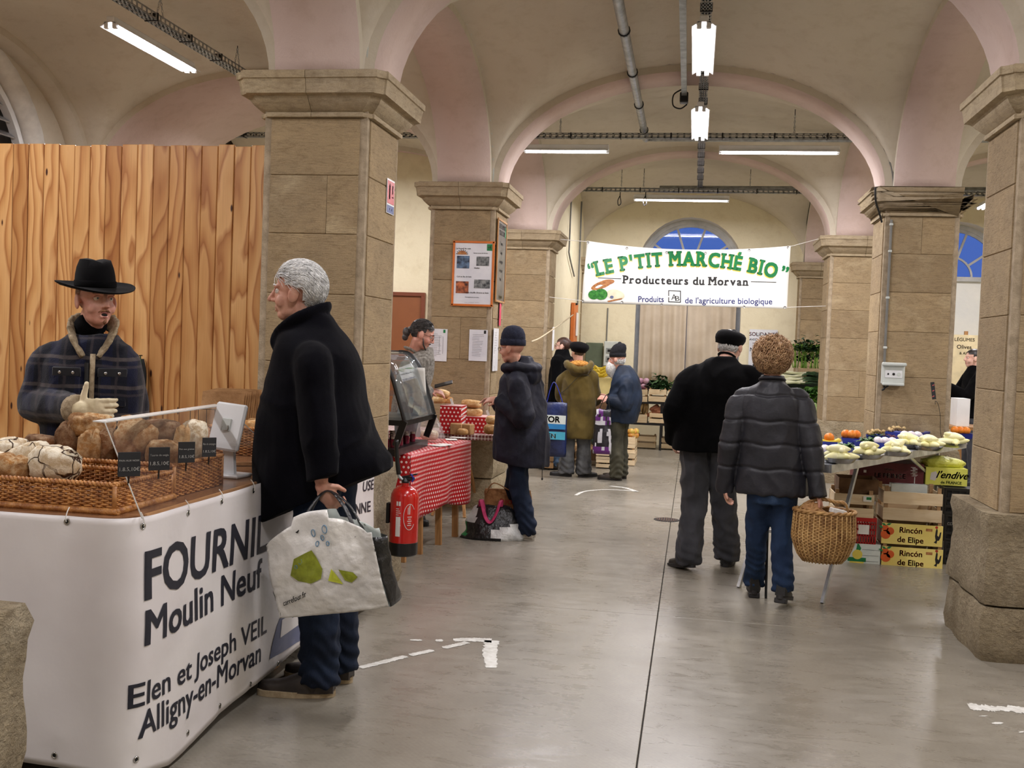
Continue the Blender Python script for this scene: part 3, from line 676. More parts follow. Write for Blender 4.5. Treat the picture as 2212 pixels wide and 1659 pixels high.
tag(MB().box((6.05, 7, 2.2), (.24, 22, 4.6)).build('wall_right', CREAMW), 'right outer wall', None, None, STR)
tag(MB().box((0, -3.85, 2.2), (13, .24, 4.6)).build('wall_front_added', CREAMW), 'wall behind the camera', None, None, STR)  # out of view, added to close the hall and hold the lamplight in
# ---- windows
def lunette(root, cx, y, z0, R, mat_f=FRAMEP):
    m = MB()
    def ringarc(r0, r1, d, yy):
        rs = [V([(cx+r0*cos(t), yy, z0+r0*sin(t)), (cx+r1*cos(t), yy, z0+r1*sin(t)), (cx+r1*cos(t), yy+d, z0+r1*sin(t)), (cx+r0*cos(t), yy+d, z0+r0*sin(t))]) for t in np.linspace(0, pi, 25)]
        m.rings(rs)
    ringarc(R-.10, R+.015, .07, y); ringarc(R-.15, R-.09, .05, y+.02); ringarc(R*.36, R*.36+.03, .04, y+.03)
    for a in (36, 72, 108, 144):
        t = rad(a); m.bar((cx+R*.37*cos(t), y+.05, z0+R*.37*sin(t)), (cx+(R-.12)*cos(t), y+.05, z0+(R-.12)*sin(t)), .035, .035, (0, 1, 0))
    m.box((cx, y+.03, z0-.02), (2*R, .07, .07)); m.build('window_frame', mat_f, root)
for k, (cx, lb) in enumerate(((-.13, 'arched window above the white market banner, blue dusk behind'), (3.92, 'arched window of the right aisle seen between two pillars'))):
    w = empty(f'window_{k+1}', lb, None, kind=STR); R = .87
    lunette(w, cx, 17.42, 2.86, R)
    mg = MB(); pts = [(cx+R*cos(t), 17.47, 2.86+R*sin(t)) for t in np.linspace(0, pi, 25)]; mg.add([(cx, 17.47, 2.86)]+pts, [(0, i+1, i+2) for i in range(24)]); mg.build('pane', GLASS_W, w)
    m = MB()
    for s in (-1, 1): m.box((cx+s*.79, 17.46, 1.9), (.12, .08, 1.95))
    m.box((cx, 17.46, .99), (1.7, .08, .08)); m.box((cx, 17.46, 2.1), (.06, .06, 1.7)); m.build('casement', FRAMEP, w)
    if k: MB().box((cx, 17.49, 1.9), (1.6, .02, 1.94)).build('white_panel', VINYL_B, w)
tag(MB().box((-.13, 17.3, .955), (1.75, .32, .03), bev=.006).build('window_sill', STONE_CAP), None, None, None, STR)
# dark street façade with lit windows is not visible; the evening sky is the world
w = empty('window_3', 'louvred half-round window high in the left wall', None, kind=STR); m = MB()
rs = [V([(-6.28, 7.86+r*cos(t), 2.8+r*sin(t)) for r in (1.08, 1.14)]+[(-6.36, 7.86+r*cos(t), 2.8+r*sin(t)) for r in (1.14, 1.08)]) for t in np.linspace(0, pi, 25)]
MB().grid(lambda u, v: (-6.15-.14*v, 7.86+(1.279-.13*v)*cos(pi*u), 2.8+(1.279-.13*v)*sin(pi*u)), 32, 2, thick=.01).build('white_reveal', mat('white_limewash', (236, 234, 228), .8), w, smooth=True)
m.rings(rs).build('window_frame', WHITEP, w)
for i in range(8):
    z = 2.9+i*.13; hw = sqrt(max(.01, 1.08**2-(z-2.8)**2)); MB().box((-6.34, 7.86, z), (.085, 2*hw, .012), eul(0, rad(35), 0)).build('louvre_slat', ALU, w)
MB().box((-6.50, 7.86, 3.4), (.02, 2.5, 1.5)).build('backing_board', mat('grey_backing', (128, 130, 132), .8), w)
# stone arch on the left wall beyond
m = MB(); root = empty('trim_90', 'brown stone arch set in the left wall beyond the boards', None, kind=STR)
for i in range(9):
    t0, t1 = pi*i/9+.008, pi*(i+1)/9-.008; mm = MB(); ts = np.linspace(t0, t1, 5)
    mm.rings([V([(-6.10, 12.9+r*cos(t), 2.75+r*sin(t)) for r in (.85, 1.12)]+[(-6.17, 12.9+r*cos(t), 2.75+r*sin(t)) for r in (1.12, .85)]) for t in ts]); mm.build('voussoir', STONE, root)
# ---- brown door in the aisle end wall
d = empty('door_1', 'brown painted door in the far wall left of the poster pillar', None, kind=STR)
a = at(862, 640, Y=13.33); b = at(914, 640, Y=13.33); x1 = b[0]; x0 = x1-.95; zt = b[2]
m = MB(); m.box(((x0+x1)/2, 13.32, zt/2), (x1-x0, .03, zt)); m.build('door_leaf', BROWN_D, d)
m = MB(); m.box((x1+.01, 13.31, zt/2), (.05, .06, zt), bev=.004); m.box((x0-.01, 13.31, zt/2), (.05, .06, zt), bev=.004); m.box(((x0+x1)/2, 13.31, zt+.02), (x1-x0+.07, .06, .05), bev=.004); m.build('door_frame', mat('dark_brown_frame_paint', (118, 58, 30), .5), d)
# ---- curtain in the nave window
def curtain(x0, x1, seed, nf):
    m = MB(); zb, zt = 1.0, 2.84
    def fn(u, v):
        x = x0+(x1-x0)*u; z = zb+(zt-zb)*v; a = .022*(1-.25*v)
        return (x, 17.22+a*sin(u*nf*2*pi+seed+.8*sin(u*5+seed))+.012*sin(u*nf*5.3+z*2), z)
    return m.grid(fn, 90, 8, thick=.004)
curtain(-.90, -.145, 0, 5).build('curtain', CURTAIN, None, smooth=True); o = bpy.data.objects['curtain']; tag(o, 'left taupe curtain hanging under the white banner', 'curtain', 'window curtains')
o = curtain(-.14, .64, 2, 4).build('curtain', CURTAIN, None, smooth=True); tag(o, 'right taupe curtain hanging under the white banner', 'curtain', 'window curtains')
# ---- board partition behind the bread stall
pt = empty('board_partition', 'tall partition of vertical pine boards behind the bread seller', 'partition', (0, 6.0, 0))
random.seed(3); x = -2.482
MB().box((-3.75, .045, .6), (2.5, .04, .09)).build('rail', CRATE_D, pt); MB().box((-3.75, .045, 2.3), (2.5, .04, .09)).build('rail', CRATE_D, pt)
bm = MB().box((0, 0, 1.33), (.1035, .022, 2.66), bev=.004).mesh('board', PINE)
for k in range(34):
    o = link('board', bm, pt, (x-.053, random.uniform(-.003, .003), random.uniform(-.006, .008))); x -= .1065
# ---- painted floor marks
def ragged(name, pts, w, label, seed=0, wf=None, group='worn white paint arrows on the floor'):
    P = cr([(p[0], p[1], 0) for p in pts], 26); m = MB(); vs, fs = [], []; random.seed(seed)
    for i, p in enumerate(P):
        d = nz(P[min(i+1, len(P)-1)]-P[max(i-1, 0)]); s = V((-d[1], d[0], 0)); t = i/(len(P)-1); ww = (wf(t) if wf else 1)*w
        a, b = ww*(.46+random.uniform(-.1, .08)), ww*(.46+random.uniform(-.1, .08))
        if wf and wf(t) < .12: a = b = .0005
        vs += [p+s*a+V((0, 0, .0016)), p-s*b+V((0, 0, .0016))]
    for i in range(len(P)-1): fs.append((2*i, 2*i+1, 2*i+3, 2*i+2))
    m.add(vs, fs); return m
def wear(t):
    v = fbm((t*9, 1, 0), 1.0, 3); return 0.05 if v < -.18 else .5+v
fa = [at(*q, Z=0) for q in ((885, 1383), (960, 1384), (1010, 1382), (1062, 1384))]; fb = [at(*q, Z=0) for q in ((1062, 1384), (1058, 1415), (1062, 1443))]; fc = [at(*q, Z=0) for q in ((778, 1443), (830, 1430), (890, 1415), (950, 1402), (1010, 1388))]
r = empty('floor_arrow', 'worn white painted arrow on the floor right of the white-haired customer', 'floor marking', group='worn white paint marks on the floor')
m = ragged('p', fa, .075, '', 1, lambda t: .3+.9*t if t > .45 or .0 < t < .13 or .25 < t < .32 else .1); m.build('paint_stroke', PAINT_W, r)
ragged('p', fb, .085, '', 2, lambda t: 1.0-.3*t).build('paint_stroke', PAINT_W, r); ragged('p', fc, .05, '', 3, lambda t: .9 if fbm((t*11, 0, 0), 1, 5) > -.12 else .1).build('paint_stroke', PAINT_W, r)
r = empty('floor_arrow', 'curved white painted arrow on the floor near the queue at the back', 'floor marking', group='worn white paint marks on the floor')
ragged('p', [at(*q, Z=0) for q in ((1244, 1070), (1262, 1062), (1300, 1058), (1345, 1059), (1375, 1062))], .05, '', 4, lambda t: .8).build('paint_stroke', PAINT_W, r)
ragged('p', [at(*q, Z=0) for q in ((1318, 1050), (1350, 1054), (1376, 1062))], .06, '', 5, lambda t: .9).build('paint_stroke', PAINT_W, r)
r = empty('floor_arrow', 'white painted mark on the floor at the lower right corner', 'floor marking', group='worn white paint marks on the floor')
ragged('p', [at(*q, Z=0) for q in ((2092, 1526), (2130, 1530), (2175, 1532), (2230, 1535))], .12, '', 6, lambda t: .7+.5*fbm((t*14, 0, 0), 1, 9)).build('paint_stroke', PAINT_W, r)
ragged('p', [at(*q, Z=0) for q in ((2120, 1545), (2160, 1565), (2230, 1590))], .09, '', 7, lambda t: .6 if fbm((t*12, 0, 0), 1, 2) > 0 else .1).build('paint_stroke', PAINT_W, r)
p = at(1440, 1123, Z=0); r = empty('drain_cover', 'round cast iron drain cover in the floor behind the man in the beret', 'drain cover', (p[0], p[1], 0))
MB().lathe([(.115, .0), (.115, .003), (.10, .003)], 28).build('rim', DARKM, r)
m = MB()
for k in range(-4, 5): h = sqrt(.095**2-(k*.021)**2); m.box((k*.021, 0, .004), (.009, 2*h, .004))
m.build('grille', mat('rusty_iron', (92, 66, 54), .8, .2), r)
# ================================================================= CEILING FITTINGS
def fitting(i, label, ref=True):
    x, y, z, l, a = LAMPS[i]; r = empty('strip_light', label, 'ceiling light', (x, y, z), 0 if a == 'x' else pi/2, group='fluorescent strip lights')
    m = MB(); m.box((0, 0, .03), (l, .06, .045), bev=.006)
    if ref: m.prism([(-.085, -.02), (-.03, .012), (.03, .012), (.085, -.02), (.08, -.024), (.028, .006), (-.028, .006), (-.08, -.024)], -l/2, l/2, V(((0, 0, 1), (1, 0, 0), (0, 1, 0))))
    m.build('housing', WHITEP, r)
    for s in (-.032, .032): MB().tube([(-l/2+.03, s, -.018), (l/2-.03, s, -.018)], .0155, 10).build('tube', TUBE_E, r)
    for e in (-1, 1):
        for s in (-.032, .032): MB().box((e*(l/2-.015), s, -.012), (.03, .034, .05), bev=.004).build('lamp_holder', WHITEP, r)
    return r
L_ = ['nearer of the two lit strip lights in a row over the nave', 'farther of the two lit strip lights in a row over the nave', 'lit strip light hanging over the left aisle above the board partition', 'short lit strip light under the middle cable tray, left of the nave lights', 'long lit strip light under the middle cable tray, right of the nave lights', 'lit strip light under the farthest cable tray above the arched window']
for i in range(16): fitting(i, L_[i] if i < 6 else 'lit strip light out of the picture over a side bay')
def tray(a, b, label, w=.075, h=.05, clips=True):
    """perforated steel cable tray: floor plate with slots, folded sides, clips"""
    a, b = V(a, float), V(b, float); r = empty('cable_tray', label, 'cable tray', tuple(a)); Lh = np.linalg.norm(b-a); d = nz(b-a); ang = math.atan2(d[1], d[0]); r.rotation_euler = (0, 0, ang)
    m = MB(); p = .07; n = int(Lh/p)
    for s in (-1, 1):
        m.box((Lh/2, s*w/2, h*.5-.003), (Lh, .003, .012)); m.box((Lh/2, s*w/2, -h*.5+.006), (Lh, .003, .014)); m.box((Lh/2, s*w*.3, -h/2), (Lh, w*.16, .003))
    m.box((Lh/2, 0, -h/2), (Lh, w*.12, .003))
    for i in range(n+1):
        for s in (-1, 1): m.box((i*p, s*w/2, 0), (.022, .003, h))
        m.box((i*p, 0, -h/2), (.03, w, .003))
    m.build('tray_channel', GALV, r)
    if clips:
        for i in range(int(Lh/.55)):
            MB().box((.3+i*.55, 0, 0), (.014, w+.012, h+.012)).build('clip', DARKM, r)
    m = MB()
    for k in range(3): m.tube([(0, -.02+k*.02, -h/2+.012), (Lh, -.02+k*.02, -h/2+.012)], .007, 6)
    m.build('cable_bundle', BLACKW, r); return r
tray((-.02, -.5, 3.93), (-.02, 15.4, 3.93), 'long cable tray running along the nave over its lit lights')
tray((-4.22, -.5, 3.93), (-4.22, 9.4, 3.93), 'cable tray along the left aisle over the hanging light', w=.10)
tray((-5.6, 11.6, 3.87), (5.4, 11.6, 3.87), 'middle cable tray crossing the nave with two lights under it'); tray((-1.72, 15.3, 3.85), (5.4, 15.3, 3.85), 'farthest cable tray crossing above the banner')
def pipe(pts, rr, label, m_=GALV, name='steel_pipe', cat='pipe', rings=0):
    r = empty(name, label, cat, tuple(pts[0])); o = V(pts[0], float); q = [V(p, float)-o for p in pts]
    MB().tube(q, rr, 12).build('tube', m_, r, smooth=True)
    if rings:
        d = q[-1]-q[0]; n = int(np.linalg.norm(d)/rings)
        for i in range(1, n+1):
            c = q[0]+d*(i-.4)/n; dd = nz(d); MB().tube([c-dd*.012, c+dd*.012], rr*1.22, 12).build('pipe_clamp', DARKM, r)
            MB().tube([c+V((0, 0, rr)), c+V((0, 0, rr+.06))], .006, 6).build('hanger_rod', GALV, r)
    return r
pa, pb = at(1335, 0, Z=3.95), at(1395, 300, Z=3.95); d = nz(pb-pa)
pipe([pa-d*6, pb], .04, 'thick galvanised pipe running along the vault left of the nave lights', rings=1.1)
pipe([pb, (2.0, pb[1], 3.95), (5.0, pb[1], 3.95)], .03, 'thinner steel pipe crossing above the middle cable tray')
pipe([at(1425, 406, Y=15.4), (4.6, 15.4, 3.93)], .035, 'grey pipe crossing above the farthest cable tray')
a = at(1475, 0, Z=3.97); b = at(1478, 205, Z=3.97); r = empty('cable_channel', 'narrow steel channel beside the nave tray with a black box at its end', 'cable channel', (0, 0, 0))
dd = nz(b-a); m = MB(); m.bar(a-dd*5, b, .05, .04); m.build('channel', GALV, r); MB().box(b+V((0, 0, -.03)), (.08, .10, .10), bev=.01).build('junction_box', BLACKP, r)
m = MB(); m.tube(cr([b+V((-.03, 0, .05)), b+V((-.10, 0, .0)), b+V((-.10, 0, -.10)), b+V((-.03, 0, -.13)), b+V((.03, 0, -.09))], 6), .007, 6); m.build('cable', BLACKW, r)
def chain(x, y, z0, z1, label, spread=.05):
    r = empty('hanging_chain', label, 'chain', (x, y, z0)); h = z1-z0
    for s in (-1, 1):
        n = 7
        for i in range(n):
            t = (i+.5)/n; c = V((0, s*spread*(1-t), h*.75*t)); m = MB(); ph = (i % 2)*pi/2
            m.tube([c+V((.007*cos(a)*cos(ph), .007*cos(a)*sin(ph), .5*h*.75/n*1.15*sin(a))) for a in np.arange(8)*pi/4], .002, 4, close=True); m.build('chain_link', GALV, r)
    MB().tube([(0, 0, h*.74), (0, 0, h)], .004, 6).build('hook', DARKM, r); return r
p = at(345, 60, X=-4.22)
chain(-4.22, p[1], 3.97, 4.18, 'rusty chain holding the left aisle tray above its light'); p = at(512, 140, X=-4.22); chain(-4.22, p[1], 3.97, 4.18, 'second chain on the left aisle tray beside the near pillar capital')
for (px, yy, lb) in ((1210, 11.6, 'chain over the left end of the middle cable tray'), (1715, 11.6, 'chain over the right end of the middle cable tray'), (1342, 15.3, 'left chain over the farthest cable tray'), (1390, 15.3, 'middle chain over the farthest cable tray'), (1620, 15.3, 'right chain over the farthest cable tray')):
    p = at(px, 300 if yy < 12 else 410, Y=yy); chain(p[0], yy, 3.9, 4.16, lb)
# wires hanging from the far tray
for (px, lb) in ((1340, 'loop of black cable hanging left under the farthest tray'), (1395, 'black cable end hanging under the farthest tray')):
    p = at(px, 415, Y=15.25); r = MB(); r.tube(cr([p, p+V((.0, 0, -.06)), p+V((.015, 0, -.16)), p+V((-.02, 0, -.19)), p+V((-.03, 0, -.12)), p+V((0, 0, -.05))], 5), .007, 6); tag(r.build('cable', BLACKW), lb, 'cable')
# plastic conduits on arches / walls
XA = XL+AW
def arch_cable(label, axis, fix, lo, hi, t0, t1, rr=.009, tail=None, m_=GREYP, dr=.07):
    a = (hi-lo)/2; mid = (hi+lo)/2; pts = []
    for t in np.linspace(t0, t1, 30):
        u, z = mid+(a+dr)*cos(t), ZS+(RISE+dr)*sin(t); pts.append((u, fix, z) if axis == 'x' else (fix, u, z))
    pts += tail or []; m = MB(); m.tube(pts, rr, 6); return tag(m.build('conduit', m_), label, 'conduit')
arch_cable('grey cable pair following the nave arch edge down to the right pillar capital', 'x', YR[3]-AW-.012, XL+HS, XR-HS, pi*.55, 0, tail=[(XR-HS+.0, YR[3]-AW-.015, 2.99)])
arch_cable('white conduit following the left row arch edge down to the poster pillar', 'y', XL+AW+.012, YR[2]+HS, YR[3]-HS, pi*.45, 0, m_=PALEG)
m = MB(); m.tube([(XL+AW+.02, YR[2]-AW+.015, 2.995), (XL+AW+.02, YR[2]-AW-.01, 3.3), (XL+AW+.01, YR[2]-AW-.05, 3.7)], .007, 6); tag(m.build('conduit', PALEG), 'thin white cable on the pink arch foot above the nearest left capital', 'conduit')
pts = [at(1890, 408, Y=9.30)+V((0, -.02, .01)), at(1891, 425, Y=9.29), at(1893, 440, Y=9.33), at(1898, 455, Y=9.38), at(1905, 480, Y=9.43)]
m = MB(); m.tube(cr(pts, 4), .009, 6); tag(m.build('cable', BLACKW), 'black cable running down over the right pillar capital', 'cable')
xx = XR-HS+.055
r = empty('conduit', 'grey conduit running down the right pillar to the socket box', 'conduit', (xx, YR[3]-HS-.012, 0)); MB().tube([(0, 0, 1.30), (0, 0, 2.72)], .011, 8).build('tube', GREYP, r)
for z in (1.33, 1.62, 2.05, 2.45, 2.68): MB().box((0, 0, z), (.03, .03, .02), bev=.003).build('conduit_clip', PALEG, r)
r = empty('socket_box', 'pale grey weatherproof socket box on the right pillar', 'socket box', (0, YR[3]-HS, 0)); a = at(1928, 808, Y=9.43)
MB().box((a[0], -.035, a[2]), (.19, .06, .19), bev=.014).build('housing', PALEG, r); MB().box((a[0], -.075, a[2]+.085), (.20, .05, .03), bev=.008).build('lid', PALEG, r); MB().box((a[0], -.07, a[2]-.088), (.18, .03, .022), bev=.006).build('lid', PALEG, r)
MB().box((a[0], -.067, a[2]), (.14, .006, .065), bev=.004).build('face_plate', WHITEP, r)
for dx, rr in ((-.045, .008), (.0, .011), (.042, .017)):
    m = MB(); m.lathe([(rr, 0), (rr, .006)], 12, (a[0]+dx, -.069, a[2]), eul(pi/2, 0, 0)); m.build('socket_hole', BLACKP if rr < .015 else PALEG, r)
m = MB(); m.tube(cr([(xx, YR[3]-HS-.012, 1.31), (xx+.01, YR[3]-HS-.02, a[2]-.13), (a[0]-.08, YR[3]-HS-.02, a[2]-.14), (a[0]-.03, YR[3]-HS-.03, a[2]-.10)], 5), .007, 6); tag(m.build('cable', BLACKW), 'short black cable looping into the socket box', 'cable')
# left infill wall conduits
for y_, zb in ((16.2, 1.2), (14.9, 3.0)):
    pass
q = [(-1.83, 15.25, 3.83), (-1.82, 14.9, 3.80), (-1.82, 14.85, 3.0), (-1.82, 14.9, 2.85), (-1.82, 15.6, 2.6)]
m = MB(); m.tube(cr(q, 5), .012, 6); tag(m.build('conduit', GREYP), 'bent grey conduit on the infill wall left of the banner', 'conduit')
m = MB(); m.tube([(-1.82, 16.2, 3.8), (-1.82, 16.2, 1.0)], .013, 6); tag(m.build('conduit', GREYP), 'straight vertical conduit on the infill wall behind the banner edge', 'conduit')
m = MB(); m.tube([(-1.42, 17.085, 2.2), (-1.42, 17.085, 1.0)], .010, 6); tag(m.build('conduit', GREYP), 'thin vertical conduit on the back wall below the banner', 'conduit')
# ================================================================= BREAD STALL
def thing_mesh(m, name, mt, label, cat, group=None, smooth=False):
    return tag(m.build(name, mt, None, smooth), label, cat, group)
ct = empty('stall_counter', 'L-shaped bread counter with a wood-look top behind the white banner', 'counter', (-1.9, 4.0, 0))
o = V((-1.9, 4.0, 0)); r_ = .09
top = [(-3.7, 3.077), (-1.85, 3.077)]+[(-1.854+r_*sin(a), 3.167-r_*cos(a)) for a in np.linspace(.1, pi/2, 6)]+[(-1.764, 5.5), (-2.46, 5.5), (-2.46, 3.75), (-3.7, 3.75)]
MB().prism([(x-o[0], y-o[1]) for x, y in top], .870, .902).build('worktop', COUNTER, ct)
m = MB(); m.bar((.140, -.83, .886), (.140, 1.48, .886), .012, .036); m.build('edge_strip', mat('beech_edging', (214, 160, 104), .5), ct)
m = MB(); m.box((-.24, .35, .435), (.5, 2.2, .87)); m.box((-1.1, -.55, .435), (1.3, .5, .87)); m.build('base_cabinet', mat('dark_brown_base', (74, 58, 46), .8), ct)
for y in (-.6, .45, 1.35): MB().box((.07, y, .10), (.05, .07, .20), bev=.004).build('foot', LEGWOOD, ct)
# banner: path in plan, rounded at the corner
def bpath(s):
    """s measured along the side from the corner (positive away from camera along y), negative along the front"""
    a = r_+.02; q = a*pi/2
    if s > q/2: return V((-1.744, 3.167+(s-q/2))), V((1., 0))
    if s < -q/2: return V((-1.854+(s+q/2), 3.057)), V((0, -1.))
    t = (s+q/2)/q*pi/2; return V((-1.854+a*sin(t), 3.167-a*cos(t))), V((sin(t), -cos(t)))
def bz(s): return np.interp(s, [-1.75, -.36, -.02, .22, .60, 1.53, 2.5], [.088, .083, .067, .016, .045, .083, .04])
def bfn(s, v, lift=0.):
    p, n = bpath(s); zb = bz(s); z = zb+(.903-zb)*v
    w = .010*mnoise.noise(Vector((s*2.1, z*2.4, 0)))+.005*mnoise.noise(Vector((s*6, z*5, 3)))+.016*(1-v)**2*mnoise.noise(Vector((s*1.6, 5, 0)))
    for gs, gv in GROM: d2 = ((s-gs)/.035)**2+((v-gv)/.05)**2; w -= .006*math.exp(-d2)
    return V((p[0]+n[0]*(w+lift+.012), p[1]+n[1]*(w+lift+.012), z))
GROM = []
def on_banner(px, py):
    best = None
    for s in np.linspace(-1.3, 2.6, 181):
        P = bfn(s, .5); x, y = proj(P)
        if best is None or abs(x-px) < best[0]: best = (abs(x-px), s)
    s = best[1]
    for _ in range(3):
        a = proj(bfn(s, 0)); b = proj(bfn(s, 1)); v = (py-a[1])/(b[1]-a[1]); x0 = proj(bfn(s, v))[0]; x1 = proj(bfn(s+.01, v))[0]; s += (px-x0)/(x1-x0)*.01
    a = proj(bfn(s, 0)); b = proj(bfn(s, 1)); return s, (py-a[1])/(b[1]-a[1])
gp = [on_banner(*q) for q in ((143, 1127), (311, 1137), (409, 1108), (481, 1083), (549, 1060), (116, 1632), (296, 1641), (408, 1583), (477, 1525), (543, 1478), (603, 1434), (659, 1392))]
GROM += gp
bn = empty('stall_banner', 'white vinyl banner with dark lettering wrapped round the corner of the bread counter', 'banner', (0, 0, 0))
MB().grid(lambda u, v: bfn(-1.6+4.14*u, v), 260, 36, thick=.0012).build('vinyl_sheet', VINYL, bn, smooth=True)
for s, v in gp+[(-.62, .955), (-.9, .955), (1.3, .95), (1.75, .95), (2.2, .95)]:
    p, n = bpath(s); c = bfn(s, v, .002); nn = V((n[0], n[1], 0)); x = V((-n[1], n[0], 0)); B = np.array([x, (0, 0, 1), nn]).T
    m = MB(); m.tube([c+B@V((.0085*cos(t), .0085*sin(t), 0)) for t in np.arange(14)*2*pi/14], .0028, 6, close=True); m.build('grommet', CHROME, bn, smooth=True)
    m = MB(); m.lathe([(.0065, 0), (.0065, .001)], 10, c, B); m.build('grommet_hole', BLACKP, bn)
    if v > .8: m = MB(); m.tube(cr([c+nn*.004, c+V((0, 0, .014))+nn*.006, c+V((0, 0, .03)), c+V((0, 0, .045))-nn*.012], 4), .0018, 5); m.build('tie', PAPER, bn)
def banner_text(txt, l, r, top_y, name='lettering', off=.02, rend=1., sc=1., ink=INK):
    """l,r = (px,py) baseline ends; top_y = cap-top pixel at the left end"""
    s0, v0 = on_banner(*l); s1, v1 = on_banner(*r); zf = lambda s, v: bz(s)+(.903-bz(s))*v
    z0, z1 = zf(s0, v0), zf(s1, v1); zt = zf(*on_banner(l[0], top_y)); h = abs(zt-z0)
    t = text_mb(txt, h, off); P = t.verts(); x0, x1 = P[:, 0].min(), P[:, 0].max()
    t2 = MB()
    def f(p):
        k = (p[0]-x0)/(x1-x0)/rend; s = s0+(s1-s0)*k; z = z0+(z1-z0)*k+p[1]; v = (z-bz(s))/(.903-bz(s)); return bfn(s, v, .0025)
    # split long flat faces so the letters follow the sheet
    import bmesh
    me = t.mesh('t', None); b = bmesh.new(); b.from_mesh(me)
    for _ in range(2): bmesh.ops.subdivide_edges(b, edges=[e for e in b.edges if e.calc_length() > .03], cuts=1)
    bmesh.ops.triangulate(b, faces=b.faces[:])
    vs = V([v.co[:] for v in b.verts]); fs = [[v.index for v in q.verts] for q in b.faces]; b.free(); bpy.data.meshes.remove(me)
    t2.add([f(p) for p in vs], fs); return t2.build(name, ink, bn)
banner_text('FOURNIL', (311, 1294), (575, 1187), 1188, off=.022)
banner_text('Moulin Neuf', (311, 1393), (565, 1264), 1316, off=.02)
banner_text('Elen et Joseph VEIL', (275, 1531), (575, 1365), 1478, off=.014)
banner_text('Alligny-en-Morvan', (297, 1596), (562, 1428), 1537, off=.014)
banner_text('USE', (783, 1062), (806, 1056), 1040, off=.012); banner_text('NNE', (766, 1112), (800, 1104), 1088, off=.012)
def bpatch(name, mt, pts, lift=.0022):
    P = [on_banner(*q) for q in pts]; c = V(P).mean(0); k = len(P); m = MB(); vs = [bfn(*c, lift)]
    for r in range(1, 5): vs += [bfn(*(c+(V(p)-c)*r/4), lift) for p in P]
    fs = [(0, 1+i, 1+(i+1) % k) for i in range(k)]
    for r in range(3): fs += [(1+r*k+i, 1+(r+1)*k+i, 1+(r+1)*k+(i+1) % k, 1+r*k+(i+1) % k) for i in range(k)]
    m.add(vs, fs); return m.build(name, mt, bn)
bpatch('apron_print', INK_S, [(581, 1424), (588, 1388), (598, 1350), (608, 1325), (664, 1300), (664, 1376), (640, 1388), (610, 1408)]); bpatch('apron_pocket_print', VINYL, [(604, 1377), (608, 1338), (644, 1318), (643, 1350)], .0035)
# ---- wicker trays
def rope(m, a, b, r, pitch=.03, n=2):
    a, b = V(a), V(b); Lh = np.linalg.norm(b-a); d = (b-a)/Lh; x = nz(np.cross(d, (0, 0, 1))) if abs(d[2]) < .9 else V((1, 0, 0)); y = np.cross(d, x); k = max(4, int(Lh/pitch*6))
    for j in range(n):
        ph = 2*pi*j/n; m.tube([a+d*Lh*i/k+(x*cos(ph+i*2*pi/6)+y*sin(ph+i*2*pi/6))*r*.55 for i in range(k+1)], r*.72, 5)
def weave(m, a, b, h, rowp=.0068, sp=.02, r=.0036, sd=0, lean=V((0, 0, 0))):
    a, b = V(a), V(b); Lh = np.linalg.norm(b-a); d = (b-a)/Lh; nn = V((d[1], -d[0], 0)); k = max(2, int(Lh/sp)); rnd = random.Random(sd)
    for j in range(int(h/rowp)):
        z = (j+.5)*rowp; off = lean*z/h; sg = 1 if j % 2 else -1; jz = rnd.uniform(-.001, .001)
        m.tube([a+d*Lh*i/(2*k)+nn*(.0042*sg*sin(i*pi/2+pi/4)*1.3)+off+V((0, 0, z+jz+rnd.uniform(-.0005, .0005))) for i in range(2*k+1)], r, 4)
    for i in range(k+1): p = a+d*Lh*i/k; m.tube([p, p+lean+V((0, 0, h))], r*.9, 4)
def tray_basket(x0, x1, y0, y1, z, h, label, base_rod=False, sd=0):
    r = empty('wicker_tray', label, 'basket', ((x0+x1)/2, (y0+y1)/2, z)); o = V((r.location)); c = [V((x1, y0, z))-o, V((x1, y1, z))-o, V((x0, y1, z))-o, V((x0, y0, z))-o]
    U = V((0, 0, 1))
    for i in range(4):
        m = MB(); weave(m, c[i], c[(i+1) % 4], h, sd=sd+i); m.build('woven_side', WICK, r, smooth=True)
    m = MB()
    for i in range(4): rope(m, c[i]+U*(h+.004), c[(i+1) % 4]+U*(h+.004), .0085)
    m.build('rim', WICK, r, smooth=True); m = MB()
    for i in range(4):
        if base_rod: rope(m, c[i]+U*.008+nz(c[i])*.008, c[(i+1) % 4]+U*.008+nz(c[(i+1) % 4])*.008, .012, .012)
        m.tube([c[i], c[i]+U*h], .008, 8)
    m.build('foot_border', WICK, r, smooth=True)
    MB().box(((c[0]+c[2])/2)+U*.006, (x1-x0-.01, y1-y0-.01, .008)).build('woven_floor', WICK_D, r); return r
tray_basket(-3.0, -1.848, 3.128, 3.504, .903, .093, 'front wicker tray on the counter corner holding the cracked floury rounds', True, 1)
tray_basket(-2.31, -1.853, 3.532, 3.924, .903, .114, 'second wicker tray on the counter holding the brown loaves and price slates', False, 9)
